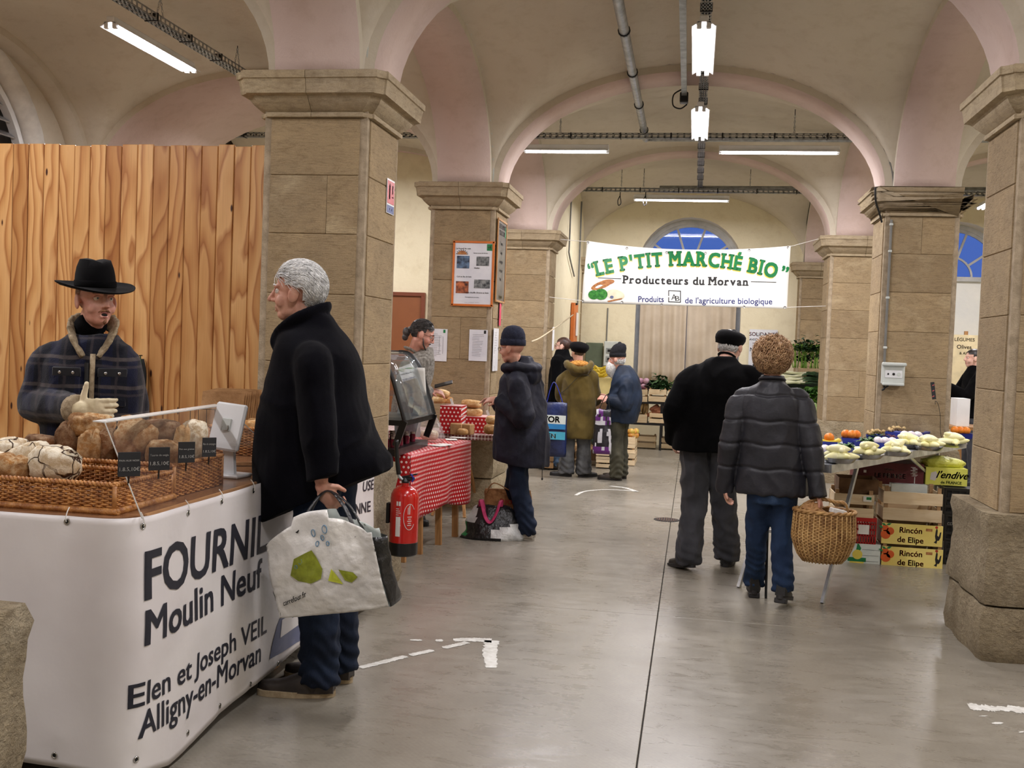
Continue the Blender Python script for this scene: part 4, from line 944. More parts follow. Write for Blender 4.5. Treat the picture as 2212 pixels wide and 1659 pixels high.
def loaf_mesh(name, mt, r, seed, ridge=0., n=26, sup=.85, amp=.05, slash=0):
    m = MB()
    def fn(vs):
        out = []
        for v in vs:
            w = np.sign(v)*abs(v)**sup; w = w/max(1e-6, np.abs(w).max()**.25)
            k = 1+amp*2*mnoise.noise(Vector((v[0]*2.2+seed, v[1]*2.2, v[2]*2.2)))+amp*.9*mnoise.noise(Vector((v[0]*7, v[1]*7+seed, v[2]*7)))
            if slash:
                for q in range(slash):
                    c = (q-(slash-1)/2)*.55; d = (v[0]-c+.35*v[1]); k -= .13*math.exp(-(d/.07)**2)*(v[2] > .1); k += .07*math.exp(-((d-.14)/.08)**2)*(v[2] > .1)
            if ridge: k += ridge*math.exp(-(v[1]/.18)**2)*(v[2] > .2)-ridge*.8*math.exp(-((v[1]-.3)/.1)**2)*(v[2] > .2)
            out.append(V(w)*k)
        return V(out)
    m.ell((0, 0, 0), r, nu=n, nv=int(n*.7), fn=fn); return m.mesh(name, mt, True)
def loaf(px, py, Y, w, h, d, mt, label, rot=(0, 0, 0), seed=0, group='loaves on the bread counter', name='bread_loaf', Z=None, **kw):
    """w,h size in metres across / up, centred at the pixel at distance Y"""
    c = at(px, py, Y=Y); me = loaf_mesh(name, mt, (w/2, d/2, h/2), seed, **kw); o = link(name, me, None, c, rot); return tag(o, label, 'bread', group)
loaf(120, 1003, 3.29, .169, .129, .142, BREAD_C, 'largest cracked floury round loaf at the right end of the front tray', (0, rad(12), .2), 1, n=34)
loaf(66, 990, 3.40, .136, .114, .131, BREAD_C, 'cracked floury round loaf just behind the largest one in the front tray', (0, rad(-20), 0), 2)
loaf(22, 972, 3.51, .131, .093, .120, BREAD_C, 'cracked floury round loaf at the picture\'s left edge in the back of the front tray', (.1, 0, 0), 3)
loaf(26, 1008, 3.25, .142, .082, .120, BREAD, 'brown loaf with a white floured top at the left end of the front tray', (0, rad(15), 0), 4, slash=1)
loaf(-40, 1000, 3.29, .174, .098, .131, BREAD_L, 'floured loaf cut off by the left picture edge in the front tray', (0, 0, 0), 41)
loaf(92, 955, 3.60, .131, .055, .109, BREAD_D, 'small flat dark loaf lying behind the floury rounds', (0, .1, .2), 5)
TB = 'second tray'
loaf(152, 965, 3.63, .093, .196, .109, BREAD_D, 'upright dark loaf with a torn pale crown at the left end of the brown loaves', (0, -.08, 0), 6, slash=1)
loaf(198, 922, 3.66, .169, .093, .131, BREAD, 'crusty split loaf lying on top of the upright brown loaves', (0, .05, .1), 7, ridge=.2, slash=2)
loaf(197, 978, 3.60, .093, .174, .098, BREAD, 'upright brown loaf under the crusty split loaf', (0, .1, 0), 8, slash=1)
loaf(234, 972, 3.64, .098, .174, .109, BREAD_D, 'dark seeded loaf standing behind the leftmost price slate', (0, -.1, 0), 9)
loaf(288, 957, 3.66, .153, .164, .109, BREAD, 'broad folded brown loaf leaning in the middle of the second tray', (0, rad(20), 0), 10, ridge=.25)
loaf(345, 932, 3.82, .164, .098, .120, BREAD_D, 'dark round rye loaf behind the price slates', (0, 0, 0), 11)
loaf(322, 936, 3.90, .131, .087, .109, BREAD, 'brown loaf half hidden behind the dark rye loaf', (0, .2, 0), 12)
loaf(355, 983, 3.65, .136, .120, .098, BREAD, 'brown loaf right behind the second price slate', (0, .0, 0), 13)
loaf(418, 950, 3.86, .093, .164, .109, BREAD_L, 'white floured loaf standing at the right end of the second tray', (0, .05, 0), 14)
loaf(396, 955, 3.82, .065, .142, .098, BREAD_G, 'golden slice-edged loaf leaning against the white floured loaf', (0, .15, 0), 15, slash=1)
loaf(272, 1000, 3.71, .174, .087, .109, BREAD, 'lower brown loaf lying along the front of the second tray', (0, 0, .1), 16)
# price slates
for px, py, Y, w, h, l1, lab in ((279, 1003, 2.95, 1, 1, 'PAIN AUX NOIX', 'leftmost chalked price slate clipped to the tray rim'), (344, 991, 3.32, 1, 1, 'Tourte de seigle', 'chalked price slate reading Tourte de seigle'), (403, 977, 3.44, .85, .95, 'Pain aux graines', 'third chalked price slate from the left on the tray rim'), (452, 966, 3.60, .75, .92, 'Pain de campagne', 'rightmost and smallest chalked price slate')):
    c = at(px, py, X=-1.818); r = empty('price_slate', lab, 'price sign', c, rad(42), group='chalked price slates on the bread tray'); w, h = .072*w, .081*h
    MB().box((0, 0, 0), (w, .003, h), bev=.001).build('slate', SLATE, r)
    for tx, z, hh in ((l1, h*.12, .0095), ('1.8.5,10€', -h*.27, .013)):
        t = text_mb(tx, hh, .004, 'CENTER'); P = t.verts(); k = min(1, w*.88/(P[:, 0].max()-P[:, 0].min())); t.warp(lambda p: (p[0]*k, -.0022, z+p[1]*(k if k > .6 else .8))); t.build('chalk_lettering', CHALK, r)
    m = MB(); m.tube([(0, 0, -h/2), (0, .006, -h/2-.03)], .003, 5); m.build('clip', BLACKP, r)
# acrylic screen
r = empty('sneeze_guard', 'clear acrylic guard sloping over the loaves along the counter edge', 'guard', (-1.744, 3.107, .904))
A, B, C_, D = V((.013, -.011, 0)), V((.013, 1.308, 0)), V((-.245, 1.112, .30)), V((-.245, .185, .286))
m = MB(); m.grid(quadmap(A, B, D, C_), 2, 2, thick=.004); m.build('sloping_sheet', GLASS, r)
m = MB(); m.add([D, C_, C_+V((-.045, 0, .002)), D+V((-.045, 0, .002)), D-V((0, 0, .004)), C_-V((0, 0, .004)), C_+V((-.045, 0, -.002)), D+V((-.045, 0, -.002))], [(0, 1, 2, 3), (4, 7, 6, 5), (0, 4, 5, 1), (1, 5, 6, 2), (2, 6, 7, 3), (3, 7, 4, 0)]); m.build('top_lip', mat('frosted_acrylic_edge', (226, 226, 220), .3), r)
m = MB()
for a, b in ((A, D), (B, C_)): m.tube([a, b], .0022, 5)
m.build('sheet_edge', mat('acrylic_edge', (198, 196, 188), .25), r)
# till display
c = at(492, 922, Y=4.12); r = empty('till_display', 'white tablet till on a stand seen from behind on the counter', 'till', (c[0], 4.12, .903), rad(-8))
R_ = eul(rad(-14), rad(4), 0); z = c[2]-.903; MB().box((0, 0, z), (.147, .024, .202), R_, bev=.008).build('housing', WHITEP, r, smooth=30); MB().box(V((.0, -.013, z+.01)), (.045, .006, .055), R_, bev=.004).build('socket_recess', PALEG, r)
m = MB(); m.tube(cr([(-.014, -.02, z+.005), (-.016, -.024, z-.012), (.0, -.026, z-.014), (.016, -.024, z-.010), (.014, -.02, z+.008)], 4), .002, 6); m.build('cable_clip', CHROME, r)
m = MB(); m.bar((0, .03, .0), (0, .01, z-.05), .05, .02, (0, 1, 0)); m.box((0, .04, .008), (.13, .12, .016), bev=.005); m.build('stand', WHITEP, r)
c = at(488, 1021, Z=.904); r = empty('card_terminal', 'small white card terminal lying on the counter by the till', 'card terminal', c, .5); MB().box((0, 0, .009), (.045, .09, .018), bev=.004).build('case', WHITEP, r); m = MB()
for i in range(3):
    for j in range(4): m.box((-.012+i*.012, -.03+j*.013, .019), (.008, .008, .003))
m.build('keys', BLUE_P, r)
c = at(528, 1003, Z=.904); r = empty('kraft_folder', 'curved brown card tray lying on the counter beside the till', 'card tray', c, .5); MB().grid(lambda u, v: ((u-.5)*.16, (v-.5)*.12, .003+.012*(2*u-1)**2), 12, 2, thick=.002).build('card_sheet', KRAFT, r); MB().box((-.0, -.061, .009), (.16, .002, .016)).build('card_lip', KRAFT, r)
# paper bags, wire rack and basket with rolls behind
c = at(484, 850, Y=5.1); r = empty('paper_bag_stack', 'stack of folded kraft paper bags in a wire rack behind the till', 'paper bags', (c[0], 5.1, .903)); z = c[2]-.903
for k in range(9): MB().box((k*.006, k*.012-.03, z-.10+k*.002), (.24, .004, .22), eul(rad(-12), 0, rad(-4+k*1.2))).build('paper_bag', KRAFT, r)
m = MB()
for i in range(7): m.tube([(-.14+i*.045, -.09, 0), (-.14+i*.045, -.09, z-.08)], .0018, 5)
for zz in (.0, .05, z-.08): m.tube([(-.14, -.09, zz), (.14, -.09, zz)], .0018, 5)
m.box((0, 0, (z-.2)/2), (.22, .12, z-.2)) if 0 else None
m.box((0, .0, (z-.2)/2+.01), (.2, .1, max(.02, z-.22)), bev=.003); m.build('wire_rack', DARKM, r)
r = tray_basket(-2.40, -2.02, 4.93, 5.29, .903, .135, 'wicker basket of rolls at the far end of the counter beside the coat')
for k, (dx, dy) in enumerate(((-.1, -.08), (0, -.1), (.09, -.06), (-.05, .02), (.06, .03))):
    me = loaf_mesh('bread_roll', BREAD_G if k != 2 else BREAD_L, (.05, .042, .034), 50+k, n=16); o = link('bread_roll', me, None, (-2.21+dx, 5.11+dy, 1.045), (0, 0, k)); tag(o, 'pale bread roll in the far wicker basket' if k == 2 else 'golden bread roll heaped in the far wicker basket', 'bread', 'rolls in the far wicker basket')
p = at(303, 775, Y=5.95); r = empty('apron', 'dark apron with a green strap hanging from a nail on the boards', 'apron', (p[0], 5.97, p[2])); m = MB()
m.grid(lambda u, v: ((u-.5)*(.05+.07*v)+.01*sin(v*7), -.02-.015*sin(u*pi*3)*(.3+v), -.40*v), 14, 14, thick=.003); m.build('cloth', mat('black_apron_cotton', (24, 25, 26), .9), r, smooth=True)
MB().tube([(0, .0, .02), (0, -.03, .02)], .004, 6).build('nail', DARKM, r); m = MB(); m.tube(cr([(0, -.02, .02), (.018, -.03, -.1), (.012, -.035, -.25)], 5), .004, 5); m.build('strap', LEAF_D, r)
# ================================================================= PEOPLE TOOLKIT
def remesh(mb, name, mats, voxel=.006, smooth=3, disp=None, fac=.5):
    me0 = mb.mesh('tmp', None); ob = bpy.data.objects.new('tmp', me0); COL.objects.link(ob)
    r = ob.modifiers.new('r', 'REMESH'); r.mode = 'VOXEL'; r.voxel_size = voxel
    if smooth: s = ob.modifiers.new('s', 'SMOOTH'); s.iterations = smooth; s.factor = fac
    dg = bpy.context.evaluated_depsgraph_get(); me = bpy.data.meshes.new_from_object(ob.evaluated_get(dg)); me.name = name
    bpy.data.objects.remove(ob); bpy.data.meshes.remove(me0); me.materials.clear()
    for m in (mats if isinstance(mats, (list, tuple)) else [mats]): me.materials.append(m)
    if disp is not None:
        n = len(me.vertices); co = np.empty(n*3); me.vertices.foreach_get('co', co); co = co.reshape(-1, 3)
        no = np.empty(n*3); me.vertices.foreach_get('normal', no); no = no.reshape(-1, 3)
        d = disp(co, no); co = co+(no*d[:, None] if d.ndim == 1 else d); me.vertices.foreach_set('co', co.ravel())
    me.polygons.foreach_set('use_smooth', [True]*len(me.polygons)); me.update()
    return me
def folds(amp=.006, sc=(7, 7, 3.5), seed=0., fine=.0015, hang=0.):
    S = V(sc)
    def f(co, no):
        out = np.empty(len(co))
        for i, p in enumerate(co):
            w = mnoise.noise(Vector((p[0]*3+seed, p[1]*3, p[2]*3)))*.9
            a = mnoise.noise(Vector((p[0]*S[0]+w+seed, p[1]*S[1]-w, p[2]*S[2]+w)))
            out[i] = amp*(1-abs(a)*3.2)+fine*mnoise.noise(Vector((p[0]*28, p[1]*28+seed, p[2]*20)))
        return out
    return f
def ring_loft(rows, n=28, sup=2.2):
    """rows (z, cx, cy, rx, ry)"""
    m = MB(); R_ = cr([V(r, float) for r in rows], 4); rs = []; a = np.arange(n)*2*pi/n
    ca, sa = np.cos(a), np.sin(a); ca = np.sign(ca)*abs(ca)**(2/sup); sa = np.sign(sa)*abs(sa)**(2/sup)
    for z, cx, cy, rx, ry in R_: rs.append(np.stack([cx+rx*ca, cy+ry*sa, np.full(n, z)], 1))
    return m.rings(rs if rows[0][0] < rows[-1][0] else rs[::-1])
def caps(m, a, b, r0, r1, n=10):
    a, b = V(a, float), V(b, float); m.tube([a, b], [r0, r1], n); m.ell(a, r0, nu=n, nv=6); m.ell(b, r1, nu=n, nv=6)
def limb(m, pts, rr, n=16, up=(0, 1, 0), k=5, sup=2.0):
    P = cr(pts, k); q = [V(r if hasattr(r, '__len__') else (r, r), float) for r in rr]; R_ = cr([np.append(x, 0) for x in q], k); m.tube(P, [(x[0], x[1]) for x in R_], n, up, sup=sup)
    return m
def head_mb(m, C, Rh, jaw=1., nose=1., mouth_open=0., s=1.):
    def E(c, r, R2=I3, nu=14, nv=10): m.ell(V(C)+Rh@(V(c)*s), V(r)*s, Rh@R2, nu, nv)
    def K(a, b, r0, r1): caps(m, V(C)+Rh@(V(a)*s), V(C)+Rh@(V(b)*s), r0*s, r1*s, 8)
    E((0, -.012, .028), (.076, .096, .086), nu=20, nv=14); E((0, .022, -.025), (.062, .070, .088), nu=18, nv=12)
    E((0, .050, -.088), (.036*jaw, .034, .026)); E((0, .02, -.075), (.056*jaw, .055, .036))
    for sg in (-1, 1):
        E((sg*.040, .055, -.036), (.024, .026, .028)); K((sg*.014, .087, .026), (sg*.046, .070, .024), .0085, .0075)
        E((sg*.082, -.006, -.010), (.011, .023, .037), eul(.25, 0, sg*-.25)); E((sg*.011, .097, -.030), (.0085, .011, .0075))
    K((0, .090, .012), (0, .106*nose, -.022), .0095, .0115); E((0, .108*nose, -.026), (.0105, .011, .0095))
    K((-.020, .083, -.058+mouth_open*.3), (.020, .083, -.058+mouth_open*.3), .0062, .0062); K((-.015, .084, -.069-mouth_open), (.015, .084, -.069-mouth_open), .0068, .0068)
def eyes(par, C, Rh, s=1., brow=None, lips=True, brow_lift=0., iris=EYE_I, open_=0.):
    C = V(C)
    for sg in (-1, 1):
        m = MB(); c = C+Rh@(V((sg*.031, .0715, .006))*s); m.ell(c, .0125*s, nu=14, nv=10); f = nz(Rh@V((0, 1, 0)))
        m.mi = 1; m.ell(c+f*.0092*s, .0048*s, nu=10, nv=8); m.mi = 2
        lid = V([c+Rh@(V((.0165*cos(t), .010+.002*sin(t), .0085*sin(t)+.0005))*s) for t in np.linspace(.2, pi-.2, 7)]); m.tube(lid, .0026*s, 6)
        m.build('eye', [EYE_W, iris, SKIN_P], par, smooth=True)
        if brow:
            m = MB(); m.tube([C+Rh@(V((sg*x, y, z+brow_lift))*s) for x, y, z in ((.014, .0935, .027), (.030, .0885, .033), (.048, .073, .028))], [.0028*s, .004*s, .002*s], 6, flat=1.); m.build('eyebrow', brow, par)
    if lips:
        m = MB(); m.tube([C+Rh@(V(q)*s) for q in ((-.023, .083, -.059), (-.010, .0895, -.056), (0, .0892, -.0575), (.010, .0895, -.056), (.023, .083, -.059))], [.002*s, .0034*s, .003*s, .0034*s, .002*s], 6)
        m.tube([C+Rh@(V(q)*s) for q in ((-.020, .083, -.067-open_), (0, .0895, -.0715-open_), (.020, .083, -.067-open_))], [.002*s, .0042*s, .002*s], 6); m.build('lips', LIP, par, smooth=True)
        if open_:
            m = MB(); m.ell(C+Rh@(V((0, .086, -.064-open_*.4))*s), V((.015, .006, .004+open_*.5))*s, Rh); m.build('open_mouth', DARK_IN, par)
def hair_shell(C, Rh, s, keep, ex=(1.06, 1.05, 1.07), bump_=.004, seed=0, c0=(0, -.012, .028), r0=(.076, .096, .086), nu=40, nv=26):
    m = MB(); r = V(r0)*V(ex)*s
    def fn(vs):
        return V([v*(1+bump_*12*mnoise.noise(Vector((v[0]*4+seed, v[1]*4, v[2]*9)))) for v in vs])
    q = MB(); q.ell((0, 0, 0), r, nu=nu, nv=nv, fn=fn); P = q.verts()+V(c0)*s
    fs = [f for f in q.f if keep(P[list(f)].mean(0)/s)]
    m.add(P@Rh.T+V(C), fs); return m
def strands(m, C, Rh, s, n, keep, flow, length=.05, lift=.012, r=.0016, curl=0., seed=1, c0=(0, -.012, .028), r0=(.078, .098, .088), seg=5):
    rnd = random.Random(seed); c0 = V(c0); r0 = V(r0); k = 0; tries = 0
    while k < n and tries < n*20:
        tries += 1; v = nz(V([rnd.gauss(0, 1) for _ in range(3)])); p = v*r0+c0
        if not keep(p): continue
        k += 1; pts = []; ll = length*(.6+.8*rnd.random()); jig = V([rnd.gauss(0, .25) for _ in range(3)]); ph = rnd.random()*6
        for i in range(seg+1):
            t = i/seg; nn = nz((p-c0)/r0**2); q = p+nn*lift*(.25+t*(1.2 if not curl else 1.)); 
            if curl: q = q+V((sin(ph+t*9), cos(ph+t*8), sin(ph*2+t*10)))*curl
            pts.append(V(C)+Rh@(q*s)); fl = V(flow(p))+jig; fl = nz(fl-nn*(fl@nn)); p = p+fl*ll/seg
            w = (p-c0)/r0; p = c0+w/np.linalg.norm(w)*r0
        m.tube(pts, [r*s*1.2]*seg+[r*s*.25], 3)
    return m
def hand_mb(m, wr, d, n_, side, curl=(.35, .35, .35, .35), thumb=.6, s=1., spread=.02, thumb_up=None):
    """wr wrist point, d finger direction, n_ palm normal, side +1: thumb on the d x n side"""
    d = nz(d); n_ = nz(V(n_)-d*(V(n_)@d)); t = np.cross(d, n_)*side; wr = V(wr, float); B = np.array([t, d, n_]).T
    m.ell(wr+d*.045*s, V((.040, .052, .016))*s, B); m.ell(wr+d*.005*s, V((.027, .03, .019))*s, B); m.ell(wr+d*.07*s+t*.004*s, V((.037, .022, .013))*s, B)
    for k, (o, L1) in enumerate(((.029, .070), (.0105, .078), (-.009, .073), (-.027, .057))):
        p = wr+d*.078*s+t*o*s; a = curl[k]*.6; dd = d
        for seg, fr in enumerate((.45, .32, .25)):
            dd = nz(d*cos(a)+n_*sin(a)+t*(o*spread*10)); q = p+dd*L1*fr*s; caps(m, p, q, (.0092-.0009*seg)*s, (.0086-.0009*seg)*s, 8); p = q; a += curl[k]
    b = wr+d*.018*s+t*.026*s; q = b+nz(t*.8+d*.7+n_*.35*thumb)*.034*s if thumb_up is None else b+nz(thumb_up)*.036*s; caps(m, b, q, .0135*s, .011*s, 8)
    q2 = q+(nz(t*.35+d*1.+n_*.6*thumb) if thumb_up is None else nz(thumb_up))*.032*s; caps(m, q, q2, .0108*s, .0088*s, 8)
def shoe(par, foot, rz_, m_up, m_sole, L_=.27, w=.048, h=.085, pitch=0., boot=0., heel=0., laces=False):
    """foot = ground point under the ankle (local), toe along rz_"""
    R = rotz(rz_)@eul(pitch, 0, 0); F_ = V(foot, float); z0 = .022+heel; n = 16; ys = np.linspace(-.065, L_-.065, 12); rs = []
    for i, y in enumerate(ys):
        t = i/11; ww = w*(.78+.22*sin(min(1, t*1.35)*pi))*(1 if t < .8 else sqrt(max(.03, 1-((t-.8)/.215)**2)))*(.85 if i == 0 else 1)
        hh = (h+boot)*(1 if t < .28 else max(.33, 1-(t-.28)*1.35)); hh = max(hh, h*.42)*(1 if t < .85 else .72+.28*(1-t)/.15)
        if t > .28 and boot: hh = h*max(.4, 1-(t-.28)*1.1)
        a = np.arange(n)*2*pi/n; x = np.sign(np.cos(a))*abs(np.cos(a))**.8*ww; zz = np.sin(a); zz = np.where(zz > 0, zz**.9*hh, zz*.004)
        rs.append(np.stack([x, np.full(n, y), zz+z0], 1))
    m = MB(); m.rings(rs); m.xf(R, F_); o = m.build('shoe', m_up, par, smooth=60)
    ol = []
    for t in np.arange(24)*2*pi/24:
        yy = (L_/2+.006)*-cos(t); f = (yy+L_/2)/L_; ol.append(((w*1.08)*(.80+.25*f)*np.sign(sin(t))*abs(sin(t))**.7, yy+L_/2-.065))
    m = MB(); m.prism(ol, 0.001, .026)
    if heel: m.v[0][:, 2] += heel; m.box((0, -.03, heel/2+.004), (w*1.6, .065, heel+.006), bev=.004)
    m.xf(R, F_); m.build('sole', m_sole, o, smooth=40)
    if laces:
        for k in range(3):
            y = .045+k*.02; z = z0+h*(.93-k*.16); m = MB(); m.tube([F_+R@V(q) for q in ((-.03, y, z-.018), (-.012, y+.003, z+.004), (.012, y+.003, z+.004), (.03, y, z-.018))], .0022, 5); m.build('lace', BLACKW, o)
    return o
def trousers(par, J, m_, rt=(.088, .068, .056), hip=.15, hipy=.115, cuff=None, amp=.006, seed=0., voxel=.009, crease=False):
    m = MB(); pz = J['pel'][2]; cx, cy = J['pel'][0], J['pel'][1]
    R_ = [(pz-.10, cx, cy, hip*.92, hipy*.95), (pz-.03, cx, cy, hip, hipy), (pz+.0, cx, cy, hip*.95, hipy*.9), (pz+.03, cx, cy, hip*.8, hipy*.7)]
    m2 = ring_loft(R_, 22); m.add(m2.verts(), m2.f)
    for sd in 'LR':
        h, k, a = V(J['hip'+sd]), V(J['kne'+sd]), V(J['ank'+sd]); a2 = a-V((0, 0, J.get('drop', .045)))
        limb(m, [h+V((0, 0, .04)), (h+k)/2+V((0, .008, 0)), k, (k+a)/2+V((0, -.006, 0)), a2+V((0, 0, .06)), a2], [(hip*.55, hipy*.9), rt[0], rt[1], (rt[1]+rt[2])/2, cuff or rt[2], cuff or rt[2]], 16)
    f = folds(amp, (9, 9, 7), seed)
    def disp(co, no):
        d = f(co, no); z = co[:, 2]; low = np.clip(1-z/.38, 0, 1); d = d+low*.007*np.sin(z*95+co[:, 0]*30+4*np.sin(co[:, 1]*30)); return d
    return link('trousers', remesh(m, 'trousers', m_, voxel, 3, disp), par)
def joints(H=1.72, lean=0., **kw):
    s = H/1.75; J = dict(pel=(0, 0, .95), hipL=(-.09, 0, .90), hipR=(.09, 0, .90), kneL=(-.10, .01, .50), kneR=(.10, .01, .50), ankL=(-.11, -.01, .09), ankR=(.11, -.01, .09),
                         chest=(0, 0, 1.28), neck=(0, -.01, 1.47), head=(0, .025, 1.625), shL=(-.185, -.01, 1.42), shR=(.185, -.01, 1.42),
                         elL=(-.24, -.02, 1.13), elR=(.24, -.02, 1.13), wrL=(-.25, .04, .89), wrR=(.25, .04, .89))
    J = {k: V(v)*s for k, v in J.items()}
    if lean:
        c = J['pel'].copy()
        for k in ('chest', 'neck', 'head', 'shL', 'shR', 'elL', 'elR', 'wrL', 'wrR'): J[k] = c+eul(-lean, 0, 0)@(J[k]-c)
    for k, v in kw.items(): J[k] = V(v, float)
    J['s'] = s; return J
def body(par, J, Rh, skin=SKIN, voxel=.006, hands=(), legs=False, jaw=1., nose=1., mouth=0., hs=1., fat=.85, T=None):
    if T is not None:
        q = sorted(T, key=lambda r: r[0]); zs = [r[0] for r in q]; ip = lambda z: V((np.interp(z, zs, [r[1] for r in q]), np.interp(z, zs, [r[2] for r in q]), z))
        J = dict(J); J['chest'] = ip(J['neck'][2]-.20*J['s']); J['pel'] = ip(max(zs[0]+.05, J['pel'][2]))
    m = MB(); s = J['s']; head_mb(m, J['head'], Rh, jaw, nose, mouth, s*hs)
    caps(m, J['neck']-V((0, 0, .03)), J['head']+Rh@V((0, -.012, -.06)), .056*s, .054*s, 12)
    caps(m, J['chest'], J['neck']-V((0, 0, .07*s)), .085*s, .055*s, 12); caps(m, J['pel']+V((0, 0, .02)), J['chest'], .085*s*fat, .09*s*fat, 12)
    for sd, sg in (('L', -1), ('R', 1)):
        caps(m, J['neck']-V((0, 0, .06*s)), J['sh'+sd], .05*s, .048*s); caps(m, J['chest'], J['sh'+sd], .08*s, .05*s); limb(m, [J['sh'+sd], J['el'+sd], J['wr'+sd]], [.047*s, .039*s, .026*s], 10); m.ell(J['el'+sd], .040*s, nu=8, nv=6); m.ell(J['sh'+sd], .05*s, nu=8, nv=6)
        if legs: limb(m, [J['hip'+sd], J['kne'+sd], J['ank'+sd]], [.075*s, .05*s, .035*s], 10)
    for h in hands: hand_mb(m, *h[:4], **h[4])
    return link('body', remesh(m, 'body', skin, voxel, 2), par)
def spectacles(par, C, Rh, s=1., m_=BLACKP, r=.021):
    C = V(C); m = MB(); T = lambda q: C+Rh@(V(q)*s)
    for sg in (-1, 1):
        m.tube([T((sg*.032+r*cos(a), .099-.02*abs(r*cos(a)+.0)*0, .001+r*.85*sin(a))) for a in np.arange(14)*2*pi/14], .0016*s, 5, close=True)
        m.tube([T((sg*(.032+r), .099, .006)), T((sg*.074, .085, .007)), T((sg*.080, .0, .004)), T((sg*.078, -.015, -.012))], .0016*s, 5)
    m.tube([T((-.011, .100, .004)), T((0, .104, .008)), T((.011, .100, .004))], .0016*s, 5); o = m.build('spectacles', m_, par)
    for sg in (-1, 1):
        q = MB(); q.add([T((sg*.032, .099, .001))]+[T((sg*.032+r*cos(a), .099, .001+r*.85*sin(a))) for a in np.arange(14)*2*pi/14], [(0, i+1, (i+1) % 14+1) for i in range(14)]); q.build('lens', LENS, o)
    return o
def garment(par, name, m_, parts, voxel=.009, smooth=4, disp=None, label=None):
    m = MB()
    for p in parts: m.add(p.verts(), p.f)
    o = link(name, remesh(m, name, m_, voxel, smooth, disp), par)
    if label: o['label'] = label
    return o
def sleeve(J, sd, r=(.075, .068, .06, .052), ext=0.02, k=5, drop=.02):
    m = MB(); s, e, w = J['sh'+sd], J['el'+sd], J['wr'+sd]; w2 = w+nz(w-e)*ext
    inn = J['neck']*.45+s*.55-V((0, 0, drop*2))
    return limb(m, [inn, s-V((0, 0, drop)), (s+e)/2, e, (e+w)/2, w2], [r[0]*.9, r[0], (r[0]+r[1])/2, r[1], r[2], r[3]], 16)
def button(par, c, n_, r=.009, m_=BLACKP):
    n_ = nz(n_); x = nz(np.cross(n_, (0, 0, 1))); B = np.array([x, np.cross(n_, x), n_]).T; m = MB(); m.lathe([(r, 0), (r, .0025), (r*.6, .0035)], 12, c, B); return m.build('button', m_, par)
# ================================================================= PEOPLE
def frame(x, y, rz):
    """world->local converter for a figure standing at x, y"""
    Ri = rotz(-rz); o = V((x, y, 0))
    def lp(px, py, Y): return Ri@(at(px, py, Y=Y)-o)
    return lp
def rows_side(lp, Y, tab):
    out = []
    for (yy, f, b, rx, *cx) in tab:
        A, B = lp(f, yy, Y), lp(b, yy, Y); out.append(((A[2]+B[2])/2, cx[0] if cx else 0., (A[1]+B[1])/2, rx, abs(A[1]-B[1])/2))
    return out
def rows_front(lp, Y, tab):
    out = []
    for (yy, l, r, ry, *cy) in tab:
        A, B = lp(l, yy, Y), lp(r, yy, Y); out.append(((A[2]+B[2])/2, (A[0]+B[0])/2, cy[0] if cy else 0., abs(A[0]-B[0])/2, ry))
    return out
# ---- white-haired customer
rz = rad(92); X0, Y0 = -1.565, 4.24; lp = frame(X0, Y0, rz)
P1 = empty('person', 'white-haired person in a black wool coat holding a white shopping bag at the bread counter', 'person', (X0, Y0, 0), rz)
J = joints(1.83); J['head'] = lp(640, 632, 4.22); J['head'][0] = 0; J['neck'] = V((0, J['head'][1]-.055, 1.545)); J['chest'] = V((0, J['neck'][1]-.02, 1.36))
J['shL'] = lp(676, 782, 4.03); J['elL'] = lp(690, 925, 3.98); J['wrL'] = lp(694, 1042, 3.97); J['shR'] = J['shL']*V((-1, 1, 1)); J['elR'] = V((.24, .0, 1.2)); J['wrR'] = V((.2, .06, 1.0))
J['pel'] = V((0, -.03, 1.0)); J['hipL'] = V((-.09, -.04, .96)); J['hipR'] = V((.09, -.04, .96))
J['ankL'] = lp(690, 1455, 4.16); J['kneL'] = (J['ankL']+J['hipL'])/2+V((0, .02, .0)); J['ankR'] = lp(730, 1440, 4.36); J['kneR'] = (J['ankR']+J['hipR'])/2
J['ankL'][2] = J['ankR'][2] = .10
Rh = eul(-.04, 0, rad(4))
T = rows_side(lp, 4.22, [(1092, 560, 838, .235), (1040, 557, 836, .24), (1000, 557, 822, .24), (930, 562, 800, .24), (860, 576, 781, .235), (800, 592, 774, .225), (760, 600, 762, .205), (728, 606, 744, .15), (705, 618, 726, .095), (680, 628, 712, .075)])
body(P1, J, Rh, T=T, skin=SKIN, voxel=.0046, hands=[(J['wrL']+V((0, 0, -.015)), (.15, -.55, -.75), (1, 0, -.0), 1, dict(curl=(.95, 1.0, 1.0, 1.05), s=1.02))], nose=1.07)
eyes(P1, J['head'], Rh, J['s'], HAIR_W)
kp = lambda p: (p[2] > .062 and p[1] < .078) or (p[1] < .02 and p[2] > -.03) or (p[1] < -.035 and p[2] > -.085) or (abs(p[0]) > .05 and .0 < p[2] and p[1] < .035)
kp2 = lambda p: kp(p) and not (abs(p[0]) > .05 and -.06 < p[2] < .032 and p[1] > -.040)
hm = hair_shell(J['head'], Rh, J['s'], kp2, (1.05, 1.04, 1.10), .006)
strands(hm, J['head'], Rh, J['s'], 2600, kp2, lambda p: (0, -.9-.2*(p[1] > .04), -.25 if p[1] > -.04 else -1.0), .065, .013, .0011, seed=4, r0=(.080, .100, .094))
hm.build('hair', HAIR_W, P1, smooth=True)
body_m = ring_loft(T, 36, 2.4)
